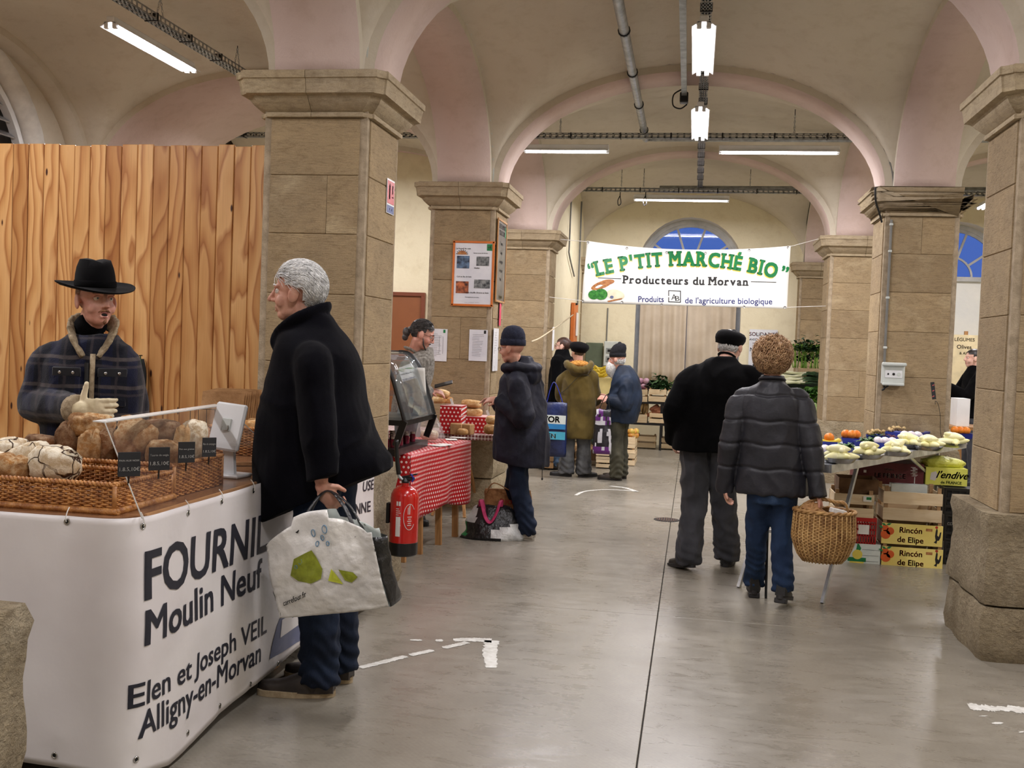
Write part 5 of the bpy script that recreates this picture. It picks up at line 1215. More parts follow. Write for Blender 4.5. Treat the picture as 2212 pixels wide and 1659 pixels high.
col = MB(); col.tube(cr([lp(598, 735, 4.20)*V((0, 1, 1)), lp(617, 712, 4.2)*V((0, 1, 1))+V((-.07, 0, 0)), lp(665, 682, 4.2)*V((0, 1, 1))+V((-.088, 0, 0)), lp(702, 662, 4.2)*V((0, 1, 1)), lp(665, 682, 4.2)*V((0, 1, 1))+V((.088, 0, 0)), lp(617, 712, 4.2)*V((0, 1, 1))+V((.07, 0, 0)), lp(598, 735, 4.20)*V((0, 1, 1))], 5), [(.030, .018)]*31, 10)
lap = MB(); lap.ell(lp(603, 738, 4.2)*V((0, 1, 1)), (.07, .045, .05)); lap.ell(lp(606, 765, 4.2)*V((0, 1, 1)), (.05, .03, .06))
fd = folds(.007, (5, 5, 1.6), 3.3, .001)
def disp(co, no):
    d = fd(co, no); out = no*d[:, None]; w = np.clip((1.12-co[:, 2])/.35, 0, 1); out[:, 2] += -(co[:, 1]-.05)*.50*w; return out
garment(P1, 'coat', WOOL_BLACK, [body_m, sleeve(J, 'L', (.082, .076, .070, .064), .035), sleeve(J, 'R', (.082, .074, .066, .058), .02), col, lap], .0085, 5, disp)
m = MB(); n0 = J['neck']+V((0, .03, -.02)); m.tube(cr([n0+V((.05, -.02, .02)), n0+V((.04, .03, .01)), n0+V((0, .055, .0)), n0+V((-.04, .03, .01)), n0+V((-.05, -.02, .02))], 4), .014, 8); m.build('shirt_collar', mat('pale_blue_shirt', (150, 164, 196), .8), P1, smooth=True)
trousers(P1, J, DENIM_D, (.098, .086, .080), .155, .12, cuff=.083, seed=2, amp=.007)
aL, aR = J['ankL'], J['ankR']
shoe(P1, (aL[0], aL[1]-.0, 0), rad(8), LEATHER_BR, SOLE, .32, .053, .10, laces=True); shoe(P1, (aR[0], aR[1], 0), rad(-5), LEATHER_BR, SOLE, .31, .053, .10)
m = MB(); m.box(lp(675, 1062, 3.94), (.05, .03, .02), bev=.006)
# ---- his shopping bag
BAGY = 3.86
bg = empty('shopping_bag', 'big crumpled white shopping bag printed with green fruit hanging from the white-haired customer\'s hand', 'bag', tuple(at(700, 1330, Y=BAGY)*V((1, 1, 0))))
bo = V(bg.location); wp = lambda px, py, Y: at(px, py, Y=Y)-bo
def crump(p, a=.012, s=9., sd=0.): return a*(1-2.6*abs(mnoise.noise(Vector((p[0]*s+sd, p[2]*s*.8, p[1]*3)))))
fb = quadmap(wp(602, 1337, BAGY), wp(838, 1312, BAGY), wp(572, 1180, BAGY), wp(802, 1150, BAGY))
def fr(u, v, back=0.):
    p = fb(u, v).copy(); p[2] += .075*sin(pi*min(1, u*1.05))**.8*v**3*(1.15 if not back else 1.0)+ (.03*v**4 if .25 < u < .6 else 0); p[1] += -.045*sin(pi*u)*sin(pi*min(1, .15+v*.8))*(1-back)+crump(p, .016 if not back else .01, 7, back)+.006*mnoise.noise(Vector((u*22, v*18, 0))); p[1] += back*.17*(1-.45*v); return p
m = MB(); m.grid(lambda u, v: fr(u, v), 46, 34, thick=-.0015); m.build('front_panel', mat('woven_white_plastic', (232, 230, 224), .35, c2=(206, 204, 200), ns=5, bump=.35, bs=22, bd=.02), bg, smooth=True)
m = MB(); m.grid(lambda u, v: fr(u, v, 1.), 24, 18, thick=.0015); m.build('back_panel', WHITE_B, bg, smooth=True)
GUS = mat('black_woven_plastic', (17, 18, 20), .4, c2=(9, 9, 11), ns=8, bump=.4, bs=30, bd=.02)
for nm, u in (('gusset', 0.), ('gusset', 1.)):
    m = MB()
    def gf(a, v, u=u):
        p = fr(u, v)*(1-a)+fr(u, v, 1.)*a; q = .05*sin(pi*a)*(1 if u else -1)*(.2 if u else .35); p = p+V((q, 0, 0)); 
        if u: p = p+V((.035*sin(pi*a)*v, 0, -.02*v)); 
        return p+V((crump(p, .008, 14, 3), 0, 0))
    m.grid(gf, 10, 20, thick=.0015 if u else -.0015); m.build(nm, GUS, bg, smooth=True)
m = MB(); m.grid(lambda u, v: fr(u, 0)*(1-v)+fr(u, 0, 1.)*v+V((0, 0, -.012*sin(pi*v))), 24, 6); m.build('bottom', WHITE_B, bg, smooth=True)
def on_bag(u, v, e=.003): p = fr(u, v); return p+V((0, -e, 0))
def bagpatch(name, mat_, pts, lift=.008, n=7):
    """flat print following the front panel; pts polygon in (u,v)"""
    c = V(pts).mean(0); m = MB(); vs = [on_bag(*c, lift)]; k = len(pts)
    for r in range(1, n+1):
        for p in pts: q = c+(V(p)-c)*r/n; vs.append(on_bag(q[0], q[1], lift))
    fs = [(0, 1+(i+1) % k, 1+i) for i in range(k)]
    for r in range(n-1):
        for i in range(k): a = 1+r*k; fs.append((a+i, a+(i+1) % k, a+k+(i+1) % k, a+k+i))
    m.add(vs, fs); return m.build(name, mat_, bg, smooth=True)
def uvb(px, py):   # pixel -> panel (u,v), inverse bilinear by search
    t = wp(px, py, BAGY); u = v = .5
    for _ in range(12):
        p = fr(u, v); du = (fr(u+.01, v)-p)/.01; dv = (fr(u, v+.01)-p)/.01; A = np.array([[du[0], dv[0]], [du[2], dv[2]]]); d = np.linalg.lstsq(A, V((t[0]-p[0], t[2]-p[2])), rcond=None)[0]; u = min(max(u+d[0]*.7, 0.02), .98); v = min(max(v+d[1]*.7, 0.02), .97)
    return (u, v)
bagpatch('fruit_print', INK_OL, [uvb(*q) for q in ((633, 1240), (640, 1205), (665, 1192), (680, 1185), (690, 1200), (704, 1225), (702, 1245), (680, 1256), (650, 1252))])
bagpatch('leaf_print', INK_LG, [uvb(*q) for q in ((716, 1250), (722, 1225), (735, 1240), (748, 1258))]); bagpatch('leaf_print', INK_OL, [uvb(*q) for q in ((738, 1226), (768, 1233), (777, 1244), (765, 1255), (752, 1250))])
for k, (q, rr) in enumerate((((680, 1150), .018), ((706, 1141), .020), ((700, 1160), .014), ((712, 1172), .012), ((690, 1172), .013), ((655, 1210), .016), ((645, 1222), .012))):
    c = uvb(*q); m = MB(); m.tube([on_bag(c[0]+rr*1.0*cos(t)*1.1, c[1]+rr*1.4*sin(t), .006) for t in np.arange(14)*2*pi/14], .0016, 4, close=True); m.build('splash_print', INK_LB, bg)
t = text_mb('carrefour.fr', .028, .012); o0 = uvb(613, 1309); o1 = uvb(669, 1284); L1 = t.verts()[:, 0].max()
def bt(p):
    k = p[0]/L1; u = o0[0]+(o1[0]-o0[0])*k; v = o0[1]+(o1[1]-o0[1])*k+p[1]*2.6; return on_bag(u, v, .009)
t.warp(bt); t.build('lettering', INK_K, bg)
hnd = at(708, 1066, Y=3.965)-bo
for q0, q1, bk in ((uvb(640, 1140), uvb(770, 1150), 0), ((.3, .97), (.85, .97), 1)):
    A = fr(*q0, bk*1.); B = fr(*q1, bk*1.); m = MB(); m.tube(cr([A+V((0, 0, -.02)), A*.55+hnd*.45+V((0, 0, .02)), hnd+V((0, 0, .012)), B*.5+hnd*.5+V((.01, 0, .02)), B+V((0, 0, -.02))], 6), [(.011, .003)]*25, 8); m.build('handle', GUS, bg, smooth=True)
# ---- bread seller
rz = rad(207); X0, Y0 = -2.70, 4.36; lp = frame(X0, Y0, rz)
P2 = empty('person', 'bread seller in a black felt hat and plaid jacket, cream gloves, behind the counter', 'person', (X0, Y0, 0), rz)
J = joints(1.77); J['head'] = lp(207, 648, 4.33); J['neck'] = lp(190, 712, 4.36); J['shR'] = lp(102, 778, 4.28); J['shL'] = lp(254, 772, 4.44)
J['elR'] = lp(78, 872, 4.26); J['wrR'] = lp(164, 884, 4.08); J['elL'] = lp(287, 880, 4.5); J['wrL'] = lp(285, 990, 4.42); J['chest'] = V((0, -.0, 1.3))
Rh = rotz(rad(30))@eul(.0, 0, 0)
T = [(.99, 0, 0, .205, .135), (1.10, 0, 0, .215, .145), (1.22, 0, .005, .222, .148), (1.31, 0, .005, .222, .14), (1.38, 0, 0, .20, .125), (1.435, 0, 0, .155, .105), (1.485, 0, -.005, .10, .08)]
body(P2, J, Rh, T=T, skin=SKIN_P, voxel=.0048, jaw=.95, mouth=.006, nose=1.0)
eyes(P2, J['head'], Rh, J['s'], MOUST, iris=mat('blue_grey_iris', (84, 104, 120), .15), open_=.006)
sp = lambda q: J['head']+Rh@(V(q)*J['s'])
m = MB()
for sg in (-1, 1): m.tube([sp((0, .0945, -.046)), sp((sg*.014, .0925, -.048)), sp((sg*.027, .083, -.056))], [.005, .0052, .002], 6)
m.build('moustache', MOUST, P2, smooth=True)
m = MB(); m.tube([sp((-.008, .088, -.088)), sp((0, .090, -.098)), sp((0, .086, -.108))], [.004, .008, .003], 6); m.build('chin_tuft', MOUST, P2, smooth=True)
hm = hair_shell(J['head'], Rh, J['s'], lambda p: p[2] > -.045 and p[1] < .005 and p[2] < .06 and not (abs(p[0]) > .06 and p[1] > -.04 and p[2] < .02), (1.015, 1.015, 1.0), .002); hm.build('hair', mat('shaved_hair', (140, 104, 84), .7), P2, smooth=True)
# hat

hc = sp((0, -.008, .058)); Rt = Rh@eul(-.05, .04, 0); m = MB(); rs = []
for (r, z, dip) in ((.090, 0, 0), (.092, .02, 0), (.089, .055, 0), (.083, .085, 0), (.070, .104, .004), (.045, .108, .016), (.015, .096, .012)):
    a = np.arange(32)*2*pi/32; x = np.cos(a)*r*.88; y = np.sin(a)*r*1.14; pinch = 1-.16*np.clip(z/.1, 0, 1)*np.clip(np.sin(a), 0, 1)**2
    rs.append((np.stack([x*pinch, y, np.full(32, z)+(.016*np.abs(np.cos(a)) if z > .09 else 0)], 1))@Rt.T*J['s']*1.02+hc)
m.rings(rs, cap0=False); hatm = m
br = MB(); rs = []
for (k, z) in ((.95, .0), (1.3, -.003), (1.75, -.002), (2.02, .006), (2.0, .001), (1.75, -.008), (1.3, -.009), (.95, -.006)):
    a = np.arange(48)*2*pi/48; x = np.cos(a)*.090*.88*(1+(k-1)*1.02); y = np.sin(a)*.090*1.14*(1+(k-1)*.78); zz = z-(k-1)*.024*np.clip(np.sin(a), 0, 1)+(k-1)*.014*np.clip(-np.sin(a), 0, 1)+(k-1)*.012*np.cos(a)**2
    rs.append(np.stack([x, y, zz], 1)@Rt.T*J['s']*1.02+hc)
br.rings(rs, close=True); hatm.add(br.verts(), br.f); ho = hatm.build('hat', FELT, P2, smooth=60)
m = MB(); a = np.arange(32)*2*pi/32; m.rings([np.stack([np.cos(a)*r*.88, np.sin(a)*r*1.14, np.full(32, z)], 1)@Rt.T*J['s']*1.02+hc for r, z in ((.0935, .002), (.0945, .004), (.0945, .026), (.092, .028))], cap0=False, cap1=False); m.build('hat_band', WOOL_BLK2, ho, smooth=True)
# jacket
jk = garment(P2, 'jacket', PLAID, [ring_loft(T, 36, 2.5), sleeve(J, 'R', (.080, .078, .072, .058), .0), sleeve(J, 'L', (.076, .072, .066, .056), .0)], .008, 5, folds(.007, (8, 8, 5), 1.2, .002))
# fleece collar: two points and the back, front facing strip, cuff
nk = V((0, .0, 1.49)); m = MB()
m.tube(cr([(-.03, .118, 1.385), (-.072, .098, 1.455), (-.088, .03, 1.515), (-.062, -.06, 1.545), (0, -.085, 1.55), (.062, -.06, 1.545), (.088, .03, 1.515), (.072, .098, 1.455), (.03, .118, 1.385)], 4), [(.038, .012)]*6+[(.040, .012)]*21+[(.038, .012)]*6, 10)
garment(jk, 'fleece_collar', SHERPA, [m], .006, 2, folds(.002, (30, 30, 30), 0, .003))
m = MB(); m.tube([(-.012, .148, 1.40), (-.010, .155, 1.25), (-.008, .15, 1.1), (-.006, .142, .99)], [(.012, .006)]*4, 8); m.build('fleece_placket', SHERPA, jk, smooth=True)
m = MB(); m.tube([(0.012, .146, 1.36), (0.012, .155, 1.25), (0.012, .15, 1.1), (0.012, .142, .99)], [(.010, .005)]*4, 8); m.build('zip_fly', BLACKW, jk)
for sg in (-1, 1):
    bx = sg*.095; R_ = rotz(-sg*.35); m = MB(); m.box((bx, .142, 1.235), (.12, .014, .14), R_, bev=.005); o = m.build('chest_pocket', PLAID, jk, smooth=40)
    m = MB(); m.box((bx, .143, 1.318), (.128, .014, .042), R_, bev=.005); o = m.build('pocket_flap', mat('dark_wool_trim', (20, 21, 28), .9, sheen=.2), jk, smooth=40)
    for dx in (-.03, .03): button(o, V((bx, .151, 1.315))+R_@V((dx, 0, 0)), R_@V((0, 1, 0)), .007, STEEL)
m = MB(); m.lathe([(.062, 0), (.072, .012), (.073, .05), (.066, .062)], 20, (0, 0, 0), I3); e, w = J['elR'], J['wrR']; d = nz(w-e); x = nz(np.cross(d, (0, 0, 1))); B = np.array([x, np.cross(d, x), d]).T; m.xf(B*.88, w-d*.022); m.build('fleece_cuff', SHERPA, jk, smooth=True)
# black roll-neck and trousers
m = MB(); limb(m, [J['neck']+V((0, .0, -.07)), J['neck']+V((0, .012, .0)), J['head']+Rh@V((0, -.004, -.098))], [.095, .068, .062], 20); m.build('roll_neck', WOOL_BLK2, P2, smooth=True)
trousers(P2, J, WOOL_BLK2, seed=4)
for sd in 'LR': shoe(P2, (J['ank'+sd][0], J['ank'+sd][1], 0), 0, LEATHER_BK, SOLE_B)
gm = MB(); Ri = rotz(-rz); hand_mb(gm, J['wrR']+nz(w-e)*.018, Ri@V((1, .05, .06)), Ri@V((-.05, 1, 0)), 1, (.62, .7, .72, .7), s=1.22, thumb_up=Ri@V((.25, -.1, .95))); caps(gm, J['wrR']-nz(w-e)*.03, J['wrR']+nz(w-e)*.04, .036, .038)
link('glove', remesh(gm, 'glove', GLOVE, .0042, 3, folds(.0012, (40, 40, 40), 2, .0008)), P2)
gm = MB(); hand_mb(gm, J['wrL'], (0, .2, -1), (1, 0, 0), 1, (.3, .3, .35, .4), s=1.1); caps(gm, J['wrL']+V((0, 0, .04)), J['wrL']-V((0, 0, .04)), .034, .036); link('glove', remesh(gm, 'glove', GLOVE, .005, 3), P2)
# ---- man in beret walking away
rz = rad(4); X0, Y0 = .15, 7.42; lp = frame(X0, Y0, rz)
P3 = empty('person', 'tall person in a black beret, black fleece and grey flannel trousers walking away', 'person', (X0, Y0, 0), rz)
J = joints(1.72, lean=.10); J['head'] = lp(1577, 748, 7.62); J['neck'] = lp(1562, 782, 7.5); J['chest'] = V((0, .03, 1.25)); J['shL'] = lp(1492, 812, 7.46); J['shR'] = lp(1628, 815, 7.46); J['elL'] = lp(1455, 890, 7.34); J['wrL'] = lp(1452, 945, 7.5); J['elR'] = lp(1640, 900, 7.4); J['wrR'] = lp(1630, 950, 7.6)
J['ankL'] = lp(1487, 1205, 7.32); J['ankR'] = lp(1570, 1205, 7.56); J['ankL'][2] = .10; J['ankR'][2] = .09; J['hipL'] = lp(1500, 955, 7.4); J['hipR'] = lp(1555, 955, 7.42); J['kneL'] = lp(1500, 1085, 7.45); J['kneR'] = lp(1563, 1085, 7.52); J['pel'] = (J['hipL']+J['hipR'])/2+V((0, 0, .05))
Rh = rotz(rad(-28))@eul(-.25, 0, 0)
T = rows_front(lp, 7.42, [(972, 1452, 1574, .17), (935, 1454, 1578, .165), (890, 1462, 1592, .15, .01), (850, 1468, 1612, .15, .02), (820, 1476, 1632, .135, .04), (800, 1496, 1622, .11, .05), (785, 1520, 1600, .08, .06), (772, 1540, 1590, .06, .07)])
body(P3, J, Rh, T=T, skin=SKIN_L, voxel=.0055, hands=[(J['wrL']+V((0, 0, -.01)), (.2, .5, -.75), (1, 0, 0), 1, dict(curl=(.7, .75, .8, .85), s=.98)), (J['wrR'], (0, .5, -.8), (-1, 0, 0), -1, dict(s=.95))])
eyes(P3, J['head'], Rh, J['s'])
sp = lambda q: J['head']+Rh@(V(q)*J['s'])
hm = hair_shell(J['head'], Rh, J['s'], lambda p: p[1] < .01 and p[2] > -.075 and not (abs(p[0]) > .06 and p[1] > -.035 and p[2] < .02), (1.05, 1.06, 1.03), .006); strands(hm, J['head'], Rh, J['s'], 350, lambda p: p[1] < 0 and -.07 < p[2] < .0, lambda p: (0, -.2, -1), .03, .010, .0016); hm.build('hair', HAIR_W, P3, smooth=True)
m = MB(); m.lathe([(.088, -.045), (.092, -.035), (.104, -.01), (.108, .012), (.102, .038), (.082, .056), (.045, .066), (.02, .068), (.004, .078)], 28, sy=1.12); m.warp(lambda p: p+V((.010*(p[2]/.07), -.006, 0))*1.0); m.xf(Rh@eul(.18, .22, 0)*J['s'], sp((.0, -.012, .048))); m.build('beret', FELT, P3, smooth=True)
fd = folds(.008, (6, 6, 3.2), 6.3)
garment(P3, 'fleece_jacket', WOOL_BLK2, [ring_loft(T, 32, 2.4), sleeve(J, 'L', (.085, .074, .064, .052), .03), sleeve(J, 'R', (.085, .074, .064, .052), .0)], .0085, 5, fd)
m = MB(); m.tube(cr([sp((-.05, -.02, -.085)), sp((-.03, -.075, -.075)), sp((.03, -.075, -.075)), sp((.05, -.02, -.085))], 4), [(.02, .010)]*13, 8); m.build('fleece_collar', WOOL_BLK2, P3, smooth=True)
trousers(P3, J, GREYTR, (.098, .088, .082), .165, .13, cuff=.088, seed=7, amp=.010)
shoe(P3, (J['ankL'][0], J['ankL'][1]-.02, .02), rad(32), LEATHER_BK, SOLE_B, .28, .05, .09, pitch=-.16); shoe(P3, (J['ankR'][0], J['ankR'][1], 0), rad(-12), LEATHER_BK, SOLE_B, .28, .05, .09)
# ---- woman in padded jacket with basket
rz = rad(-4); X0, Y0 = .50, 6.42; lp = frame(X0, Y0, rz)
P4 = empty('person', 'person with short sandy curls and charcoal padded jacket walking away with a wicker basket', 'person', (X0, Y0, 0), rz)
J = joints(1.60); J['head'] = lp(1668, 775, 6.42); J['neck'] = lp(1668, 822, 6.42); J['chest'] = V((0, 0, 1.18)); J['shL'] = lp(1600, 862, 6.42); J['shR'] = lp(1728, 862, 6.40); J['elL'] = lp(1577, 955, 6.38); J['wrL'] = lp(1566, 1050, 6.44); J['elR'] = lp(1752, 960, 6.34); J['wrR'] = lp(1766, 1062, 6.27)
J['ankL'] = lp(1629, 1262, 6.66); J['ankR'] = lp(1690, 1272, 6.40); J['hipL'] = lp(1642, 1068, 6.42); J['hipR'] = lp(1695, 1068, 6.40); J['kneL'] = lp(1634, 1165, 6.52); J['kneR'] = lp(1688, 1168, 6.42); J['pel'] = (J['hipL']+J['hipR'])/2+V((0, 0, .05)); J['ankL'][2] = .11; J['ankR'][2] = .15
Rh = rotz(rad(12))@eul(-.08, 0, 0)
T = rows_front(lp, 6.42, [(1066, 1592, 1744, .13), (1055, 1588, 1748, .142), (1000, 1592, 1740, .145), (940, 1597, 1732, .145), (890, 1596, 1734, .14), (860, 1600, 1732, .125), (842, 1616, 1718, .10), (828, 1640, 1698, .075), (812, 1645, 1693, .065)])
body(P4, J, Rh, T=T, skin=SKIN, voxel=.0055, hands=[(J['wrL'], (.1, .3, -.9), (1, 0, 0), 1, dict(curl=(.5, .55, .6, .6), s=.88)), (J['wrR']+V((0, 0, -.012)), (.3, .25, -.8), (-.9, 0, -.3), -1, dict(curl=(.95, 1., 1., 1.), s=.9))])
eyes(P4, J['head'], Rh, J['s'])
kq = lambda p: (p[2] > .03 and p[1] < .085) or (p[1] < .045 and p[2] > -.035) or (p[1] < .01 and p[2] > -.10)
hm = hair_shell(J['head'], Rh, J['s'], kq, (1.28, 1.16, 1.08), .05, 3); strands(hm, J['head'], Rh, J['s'], 2300, kq, lambda p: (p[0]*6, -.3, -1), .045, .030, .0024, curl=.013, seed=9, r0=(.092, .104, .098)); hm.build('hair', HAIR_B, P4, smooth=True)
zt = [at(1670, y, Y=6.42)[2] for y in (853, 908, 958, 1010)]
ff = folds(.005, (9, 9, 5), 8.8, .0015)
def pad(co, no):
    d = ff(co, no)
    for z in zt: d = d-.009*np.exp(-((co[:, 2]-z-.006*np.sin(co[:, 0]*30))/.009)**2)
    z0 = zt[-1]-.13; d = d+.004*np.sin(co[:, 0]*70+co[:, 1]*60)*np.clip((z0+.05-co[:, 2])/.06, 0, 1); return d
garment(P4, 'padded_jacket', CHARC, [ring_loft(T, 36, 2.6), sleeve(J, 'L', (.072, .066, .058, .05), .035), sleeve(J, 'R', (.072, .066, .058, .052), .035)], .0068, 4, pad)
m = MB(); c = J['neck']; m.tube(cr([c+V((-.055, .03, .0)), c+V((-.05, -.045, .012)), c+V((0, -.075, .018)), c+V((.05, -.045, .012)), c+V((.055, .03, .0))], 4), [(.026, .012)]*17, 8); m.build('stand_collar', CHARC, P4, smooth=True)
trousers(P4, J, DENIM_M, (.076, .062, .060), .14, .11, cuff=.062, seed=11, amp=.006)
shoe(P4, (J['ankL'][0], J['ankL'][1], 0), rad(4), LEATHER_BK, SOLE_B, .235, .042, .09, boot=.03, heel=.025); shoe(P4, (J['ankR'][0], J['ankR'][1]-.02, .03), rad(-14), LEATHER_BK, SOLE_B, .235, .042, .09, boot=.03, heel=.025, pitch=-.22)
st = MB(); a = at(1657, 1235, Y=6.62); st.tube([(a[0], 6.62, .0), (a[0]-.01, 6.7, .62), (a[0]-.02, 6.75, .86)], [.008, .011, .012], 10); tag(st.build('walking_stick', DARKM), 'dark walking stick hanging down beside the padded-jacket person\'s legs', 'walking stick')
# ---- man in navy parka
rz = rad(68); X0, Y0 = -1.27, 8.10; lp = frame(X0, Y0, rz)
P5 = empty('person', 'person in a navy knit cap, long navy parka and jeans standing at the loaf stall', 'person', (X0, Y0, 0), rz)
J = joints(1.70); J['head'] = lp(1106, 752, 8.06); J['neck'] = lp(1118, 795, 8.1); J['shL'] = lp(1118, 825, 7.92); J['shR'] = lp(1110, 825, 8.28); J['elL'] = lp(1132, 905, 7.86); J['wrL'] = lp(1078, 862, 7.96); J['elR'] = lp(1105, 900, 8.3); J['wrR'] = lp(1074, 868, 8.16); J['chest'] = V((0, .0, 1.26))
J['ankL'] = lp(1138, 1135, 8.02); J['ankR'] = lp(1126, 1135, 8.22); J['ankL'][2] = J['ankR'][2] = .09; J['kneL'] = lp(1120, 1050, 8.02); J['kneR'] = lp(1110, 1050, 8.2)
Rh = rotz(rad(6))@eul(-.12, 0, 0); Ri = rotz(-rz)
T = rows_side(lp, 8.08, [(1000, 1062, 1180, .22), (985, 1061, 1181, .225), (930, 1064, 1180, .23), (880, 1070, 1172, .225), (850, 1076, 1165, .22), (820, 1080, 1160, .20), (800, 1090, 1154, .15), (785, 1098, 1146, .10), (770, 1102, 1140, .075)])
body(P5, J, Rh, T=T, skin=SKIN, voxel=.0055, hands=[(J['wrL'], Ri@V((-1, .1, -.1)), Ri@V((0, .5, -.8)), 1, dict(curl=(.4, .45, .5, .55), s=.95)), (J['wrR'], Ri@V((-1, -.1, .15)), Ri@V((0, -.5, -.8)), -1, dict(curl=(.3, .4, .5, .5), s=.95))])
eyes(P5, J['head'], Rh, J['s']); spectacles(P5, J['head'], Rh, J['s'])
sp = lambda q: J['head']+Rh@(V(q)*J['s'])
def knitcap(par, J, Rh, m_, tilt=0., tall=.10, slouch=0.):
    m = MB(); s = J['s']; rs = [(.088, .0), (.094, .004), (.094, .045), (.088, .052), (.090, .058), (.086, tall*.95), (.070, tall+.035), (.045, tall+.055), (.012, tall+.064)]
    m.lathe(rs, 28, sy=1.14); m.warp(lambda p: V((p[0], p[1]-slouch*max(0, p[2]-.06), p[2]))); m.xf(Rh@eul(tilt, 0, 0)*s, J['head']+Rh@(V((0, -.010, .020))*s)); o = m.build('knit_cap', m_, par, smooth=True)
    return o
knitcap(P5, J, Rh, mat('navy_knit', (24, 30, 52), .95, c2=(16, 20, 38), ns=40, bump=.8, bs=160, bd=.004), .12)
hood = MB(); c = J['neck']; hood.tube(cr([c+V((-.10, .05, .0)), c+V((-.115, -.06, .01)), c+V((0, -.15, .0)), c+V((.115, -.06, .01)), c+V((.10, .05, .0))], 4), [(.055, .038)]*17, 12); hood.ell(c+V((0, -.14, -.05)), (.10, .055, .075))
fq = folds(.009, (7, 7, 4), 4.1, .003)
def dpk(co, no):
    d = fq(co, no); out = no*d[:, None]; w = np.clip((1.0-co[:, 2])/.25, 0, 1); out[:, 2] += (co[:, 1]-.0)*.16*w; return out
pk = garment(P5, 'parka', NAVY, [ring_loft(T, 32, 2.4), sleeve(J, 'L', (.085, .078, .068, .056), .0), sleeve(J, 'R', (.085, .078, .068, .056), .0), hood], .008, 4, dpk)
m = MB(); limb(m, [J['neck']+V((0, 0, -.06)), J['neck']+V((0, .015, .02)), sp((0, .0, -.088))], [.09, .072, .066], 16); m.build('roll_neck', WOOL_BLK2, P5, smooth=True)
q = lp(1172, 1000, 8.0); m = MB(); m.tube([q, q+V((0, 0, -.09)), q+V((.004, 0, -.12))], .003, 5); m.ell(q+V((.004, 0, -.125)), (.007, .007, .012)); m.build('drawcord', BLACKW, pk)
trousers(P5, J, DENIM_D, (.086, .074, .070), .15, .118, cuff=.074, seed=13, amp=.008)
for sd in 'LR': shoe(P5, (J['ank'+sd][0], J['ank'+sd][1], 0), rad(2), SUEDE_G, SUEDE_G, .28, .048, .095, laces=sd == 'L')
# ---- stallholder leaning over the loaves
rz = rad(-68); X0, Y0 = -2.32, 8.35; lp = frame(X0, Y0, rz)
P6 = empty('person', 'stallholder with dark tied hair, spectacles and grey cardigan leaning over the loaves', 'person', (X0, Y0, 0), rz)
J = joints(1.72, lean=.12); J['head'] = lp(913, 722, 8.3); J['neck'] = lp(893, 762, 8.34); J['shR'] = lp(885, 795, 8.1); J['shL'] = lp(880, 795, 8.5); J['elR'] = lp(905, 865, 8.08); J['wrR'] = lp(928, 842, 8.2); J['elL'] = lp(890, 880, 8.55); J['wrL'] = lp(930, 870, 8.5); J['chest'] = lp(872, 830, 8.35)
Rh = rotz(rad(-8))@eul(-.42, 0, 0)
T = [(.9, 0, 0, .18, .13), (1.1, 0, .03, .19, .14), (1.25, 0, .06, .20, .14), (1.36, 0, .09, .19, .12), (1.42, 0, .10, .14, .10), (1.47, 0, .12, .085, .075)]
body(P6, J, Rh, T=T, skin=SKIN_P, voxel=.0055, hands=[(J['wrR'], Ri@V((0, 0, 0)) if 0 else rotz(-rz)@V((1, .1, -.15)), rotz(-rz)@V((0, .3, -.9)), -1, dict(curl=(.4, .5, .6, .6), s=.98))])
eyes(P6, J['head'], Rh, J['s'], HAIR_D); spectacles(P6, J['head'], Rh, J['s'])
kd = lambda p: (p[2] > .055 and p[1] < .07) or (p[1] < .02 and p[2] > -.01) or (p[1] < -.03 and p[2] > -.06)
kd2 = lambda p: kd(p) and not (abs(p[0]) > .055 and -.05 < p[2] < .02 and p[1] > -.035)
hm = hair_shell(J['head'], Rh, J['s'], kd2, (1.06, 1.06, 1.08), .004); strands(hm, J['head'], Rh, J['s'], 600, kd2, lambda p: (0, -1, -.2), .07, .008, .0016, seed=2)
sp = lambda q: J['head']+Rh@(V(q)*J['s'])
hm.ell(sp((0, -.105, -.01)), (.024, .03, .03)); hm.ell(sp((0, -.128, -.045)), (.030, .032, .042)); hm.ell(sp((0, -.12, -.085)), (.024, .026, .03)); hm.build('hair', HAIR_G, P6, smooth=True)
m = MB()
for sg in (-1, 1): m.tube([sp((sg*.064, .02, -.03)), sp((sg*.056, .045, -.075)), sp((sg*.02, .082, -.108))], [.004, .007, .006], 6)
m.tube([sp((-.026, .084, -.056)), sp((0, .096, -.047)), sp((.026, .084, -.056))], .005, 6); m.build('beard', HAIR_G, P6, smooth=True)
fr_ = folds(.006, (7, 7, 4), 2.2, .002)
def rib(co, no): return fr_(co, no)+.0022*np.sin(co[:, 0]*260)
garment(P6, 'cardigan', KNIT_G, [ring_loft(T, 28), sleeve(J, 'R', (.078, .07, .06, .045), .0), sleeve(J, 'L', (.078, .07, .06, .045), .0)], .008, 4, rib)
m = MB(); c = J['neck']; m.tube(cr([c+V((-.05, .05, -.03)), c+V((-.06, -.02, .02)), c+V((0, -.06, .035)), c+V((.06, -.02, .02)), c+V((.05, .05, -.03))], 4), [(.028, .012)]*17, 8); m.build('collar', KNIT_G, P6, smooth=True)
trousers(P6, J, GREYTR2, seed=14)
for sd in 'LR': shoe(P6, (J['ank'+sd][0], J['ank'+sd][1], 0), 0, LEATHER_BK, SOLE_B)
a = at(958, 830, Y=8.22); m = MB(); m.box((0, 0, 0), (.075, .15, .009), bev=.003); R_ = rotz(rad(-75))@eul(.30, .3, 0); m.xf(R_, a); tag(m.build('phone', BLACKP, smooth=30), 'black phone held over the loaves by the stallholder', 'phone')
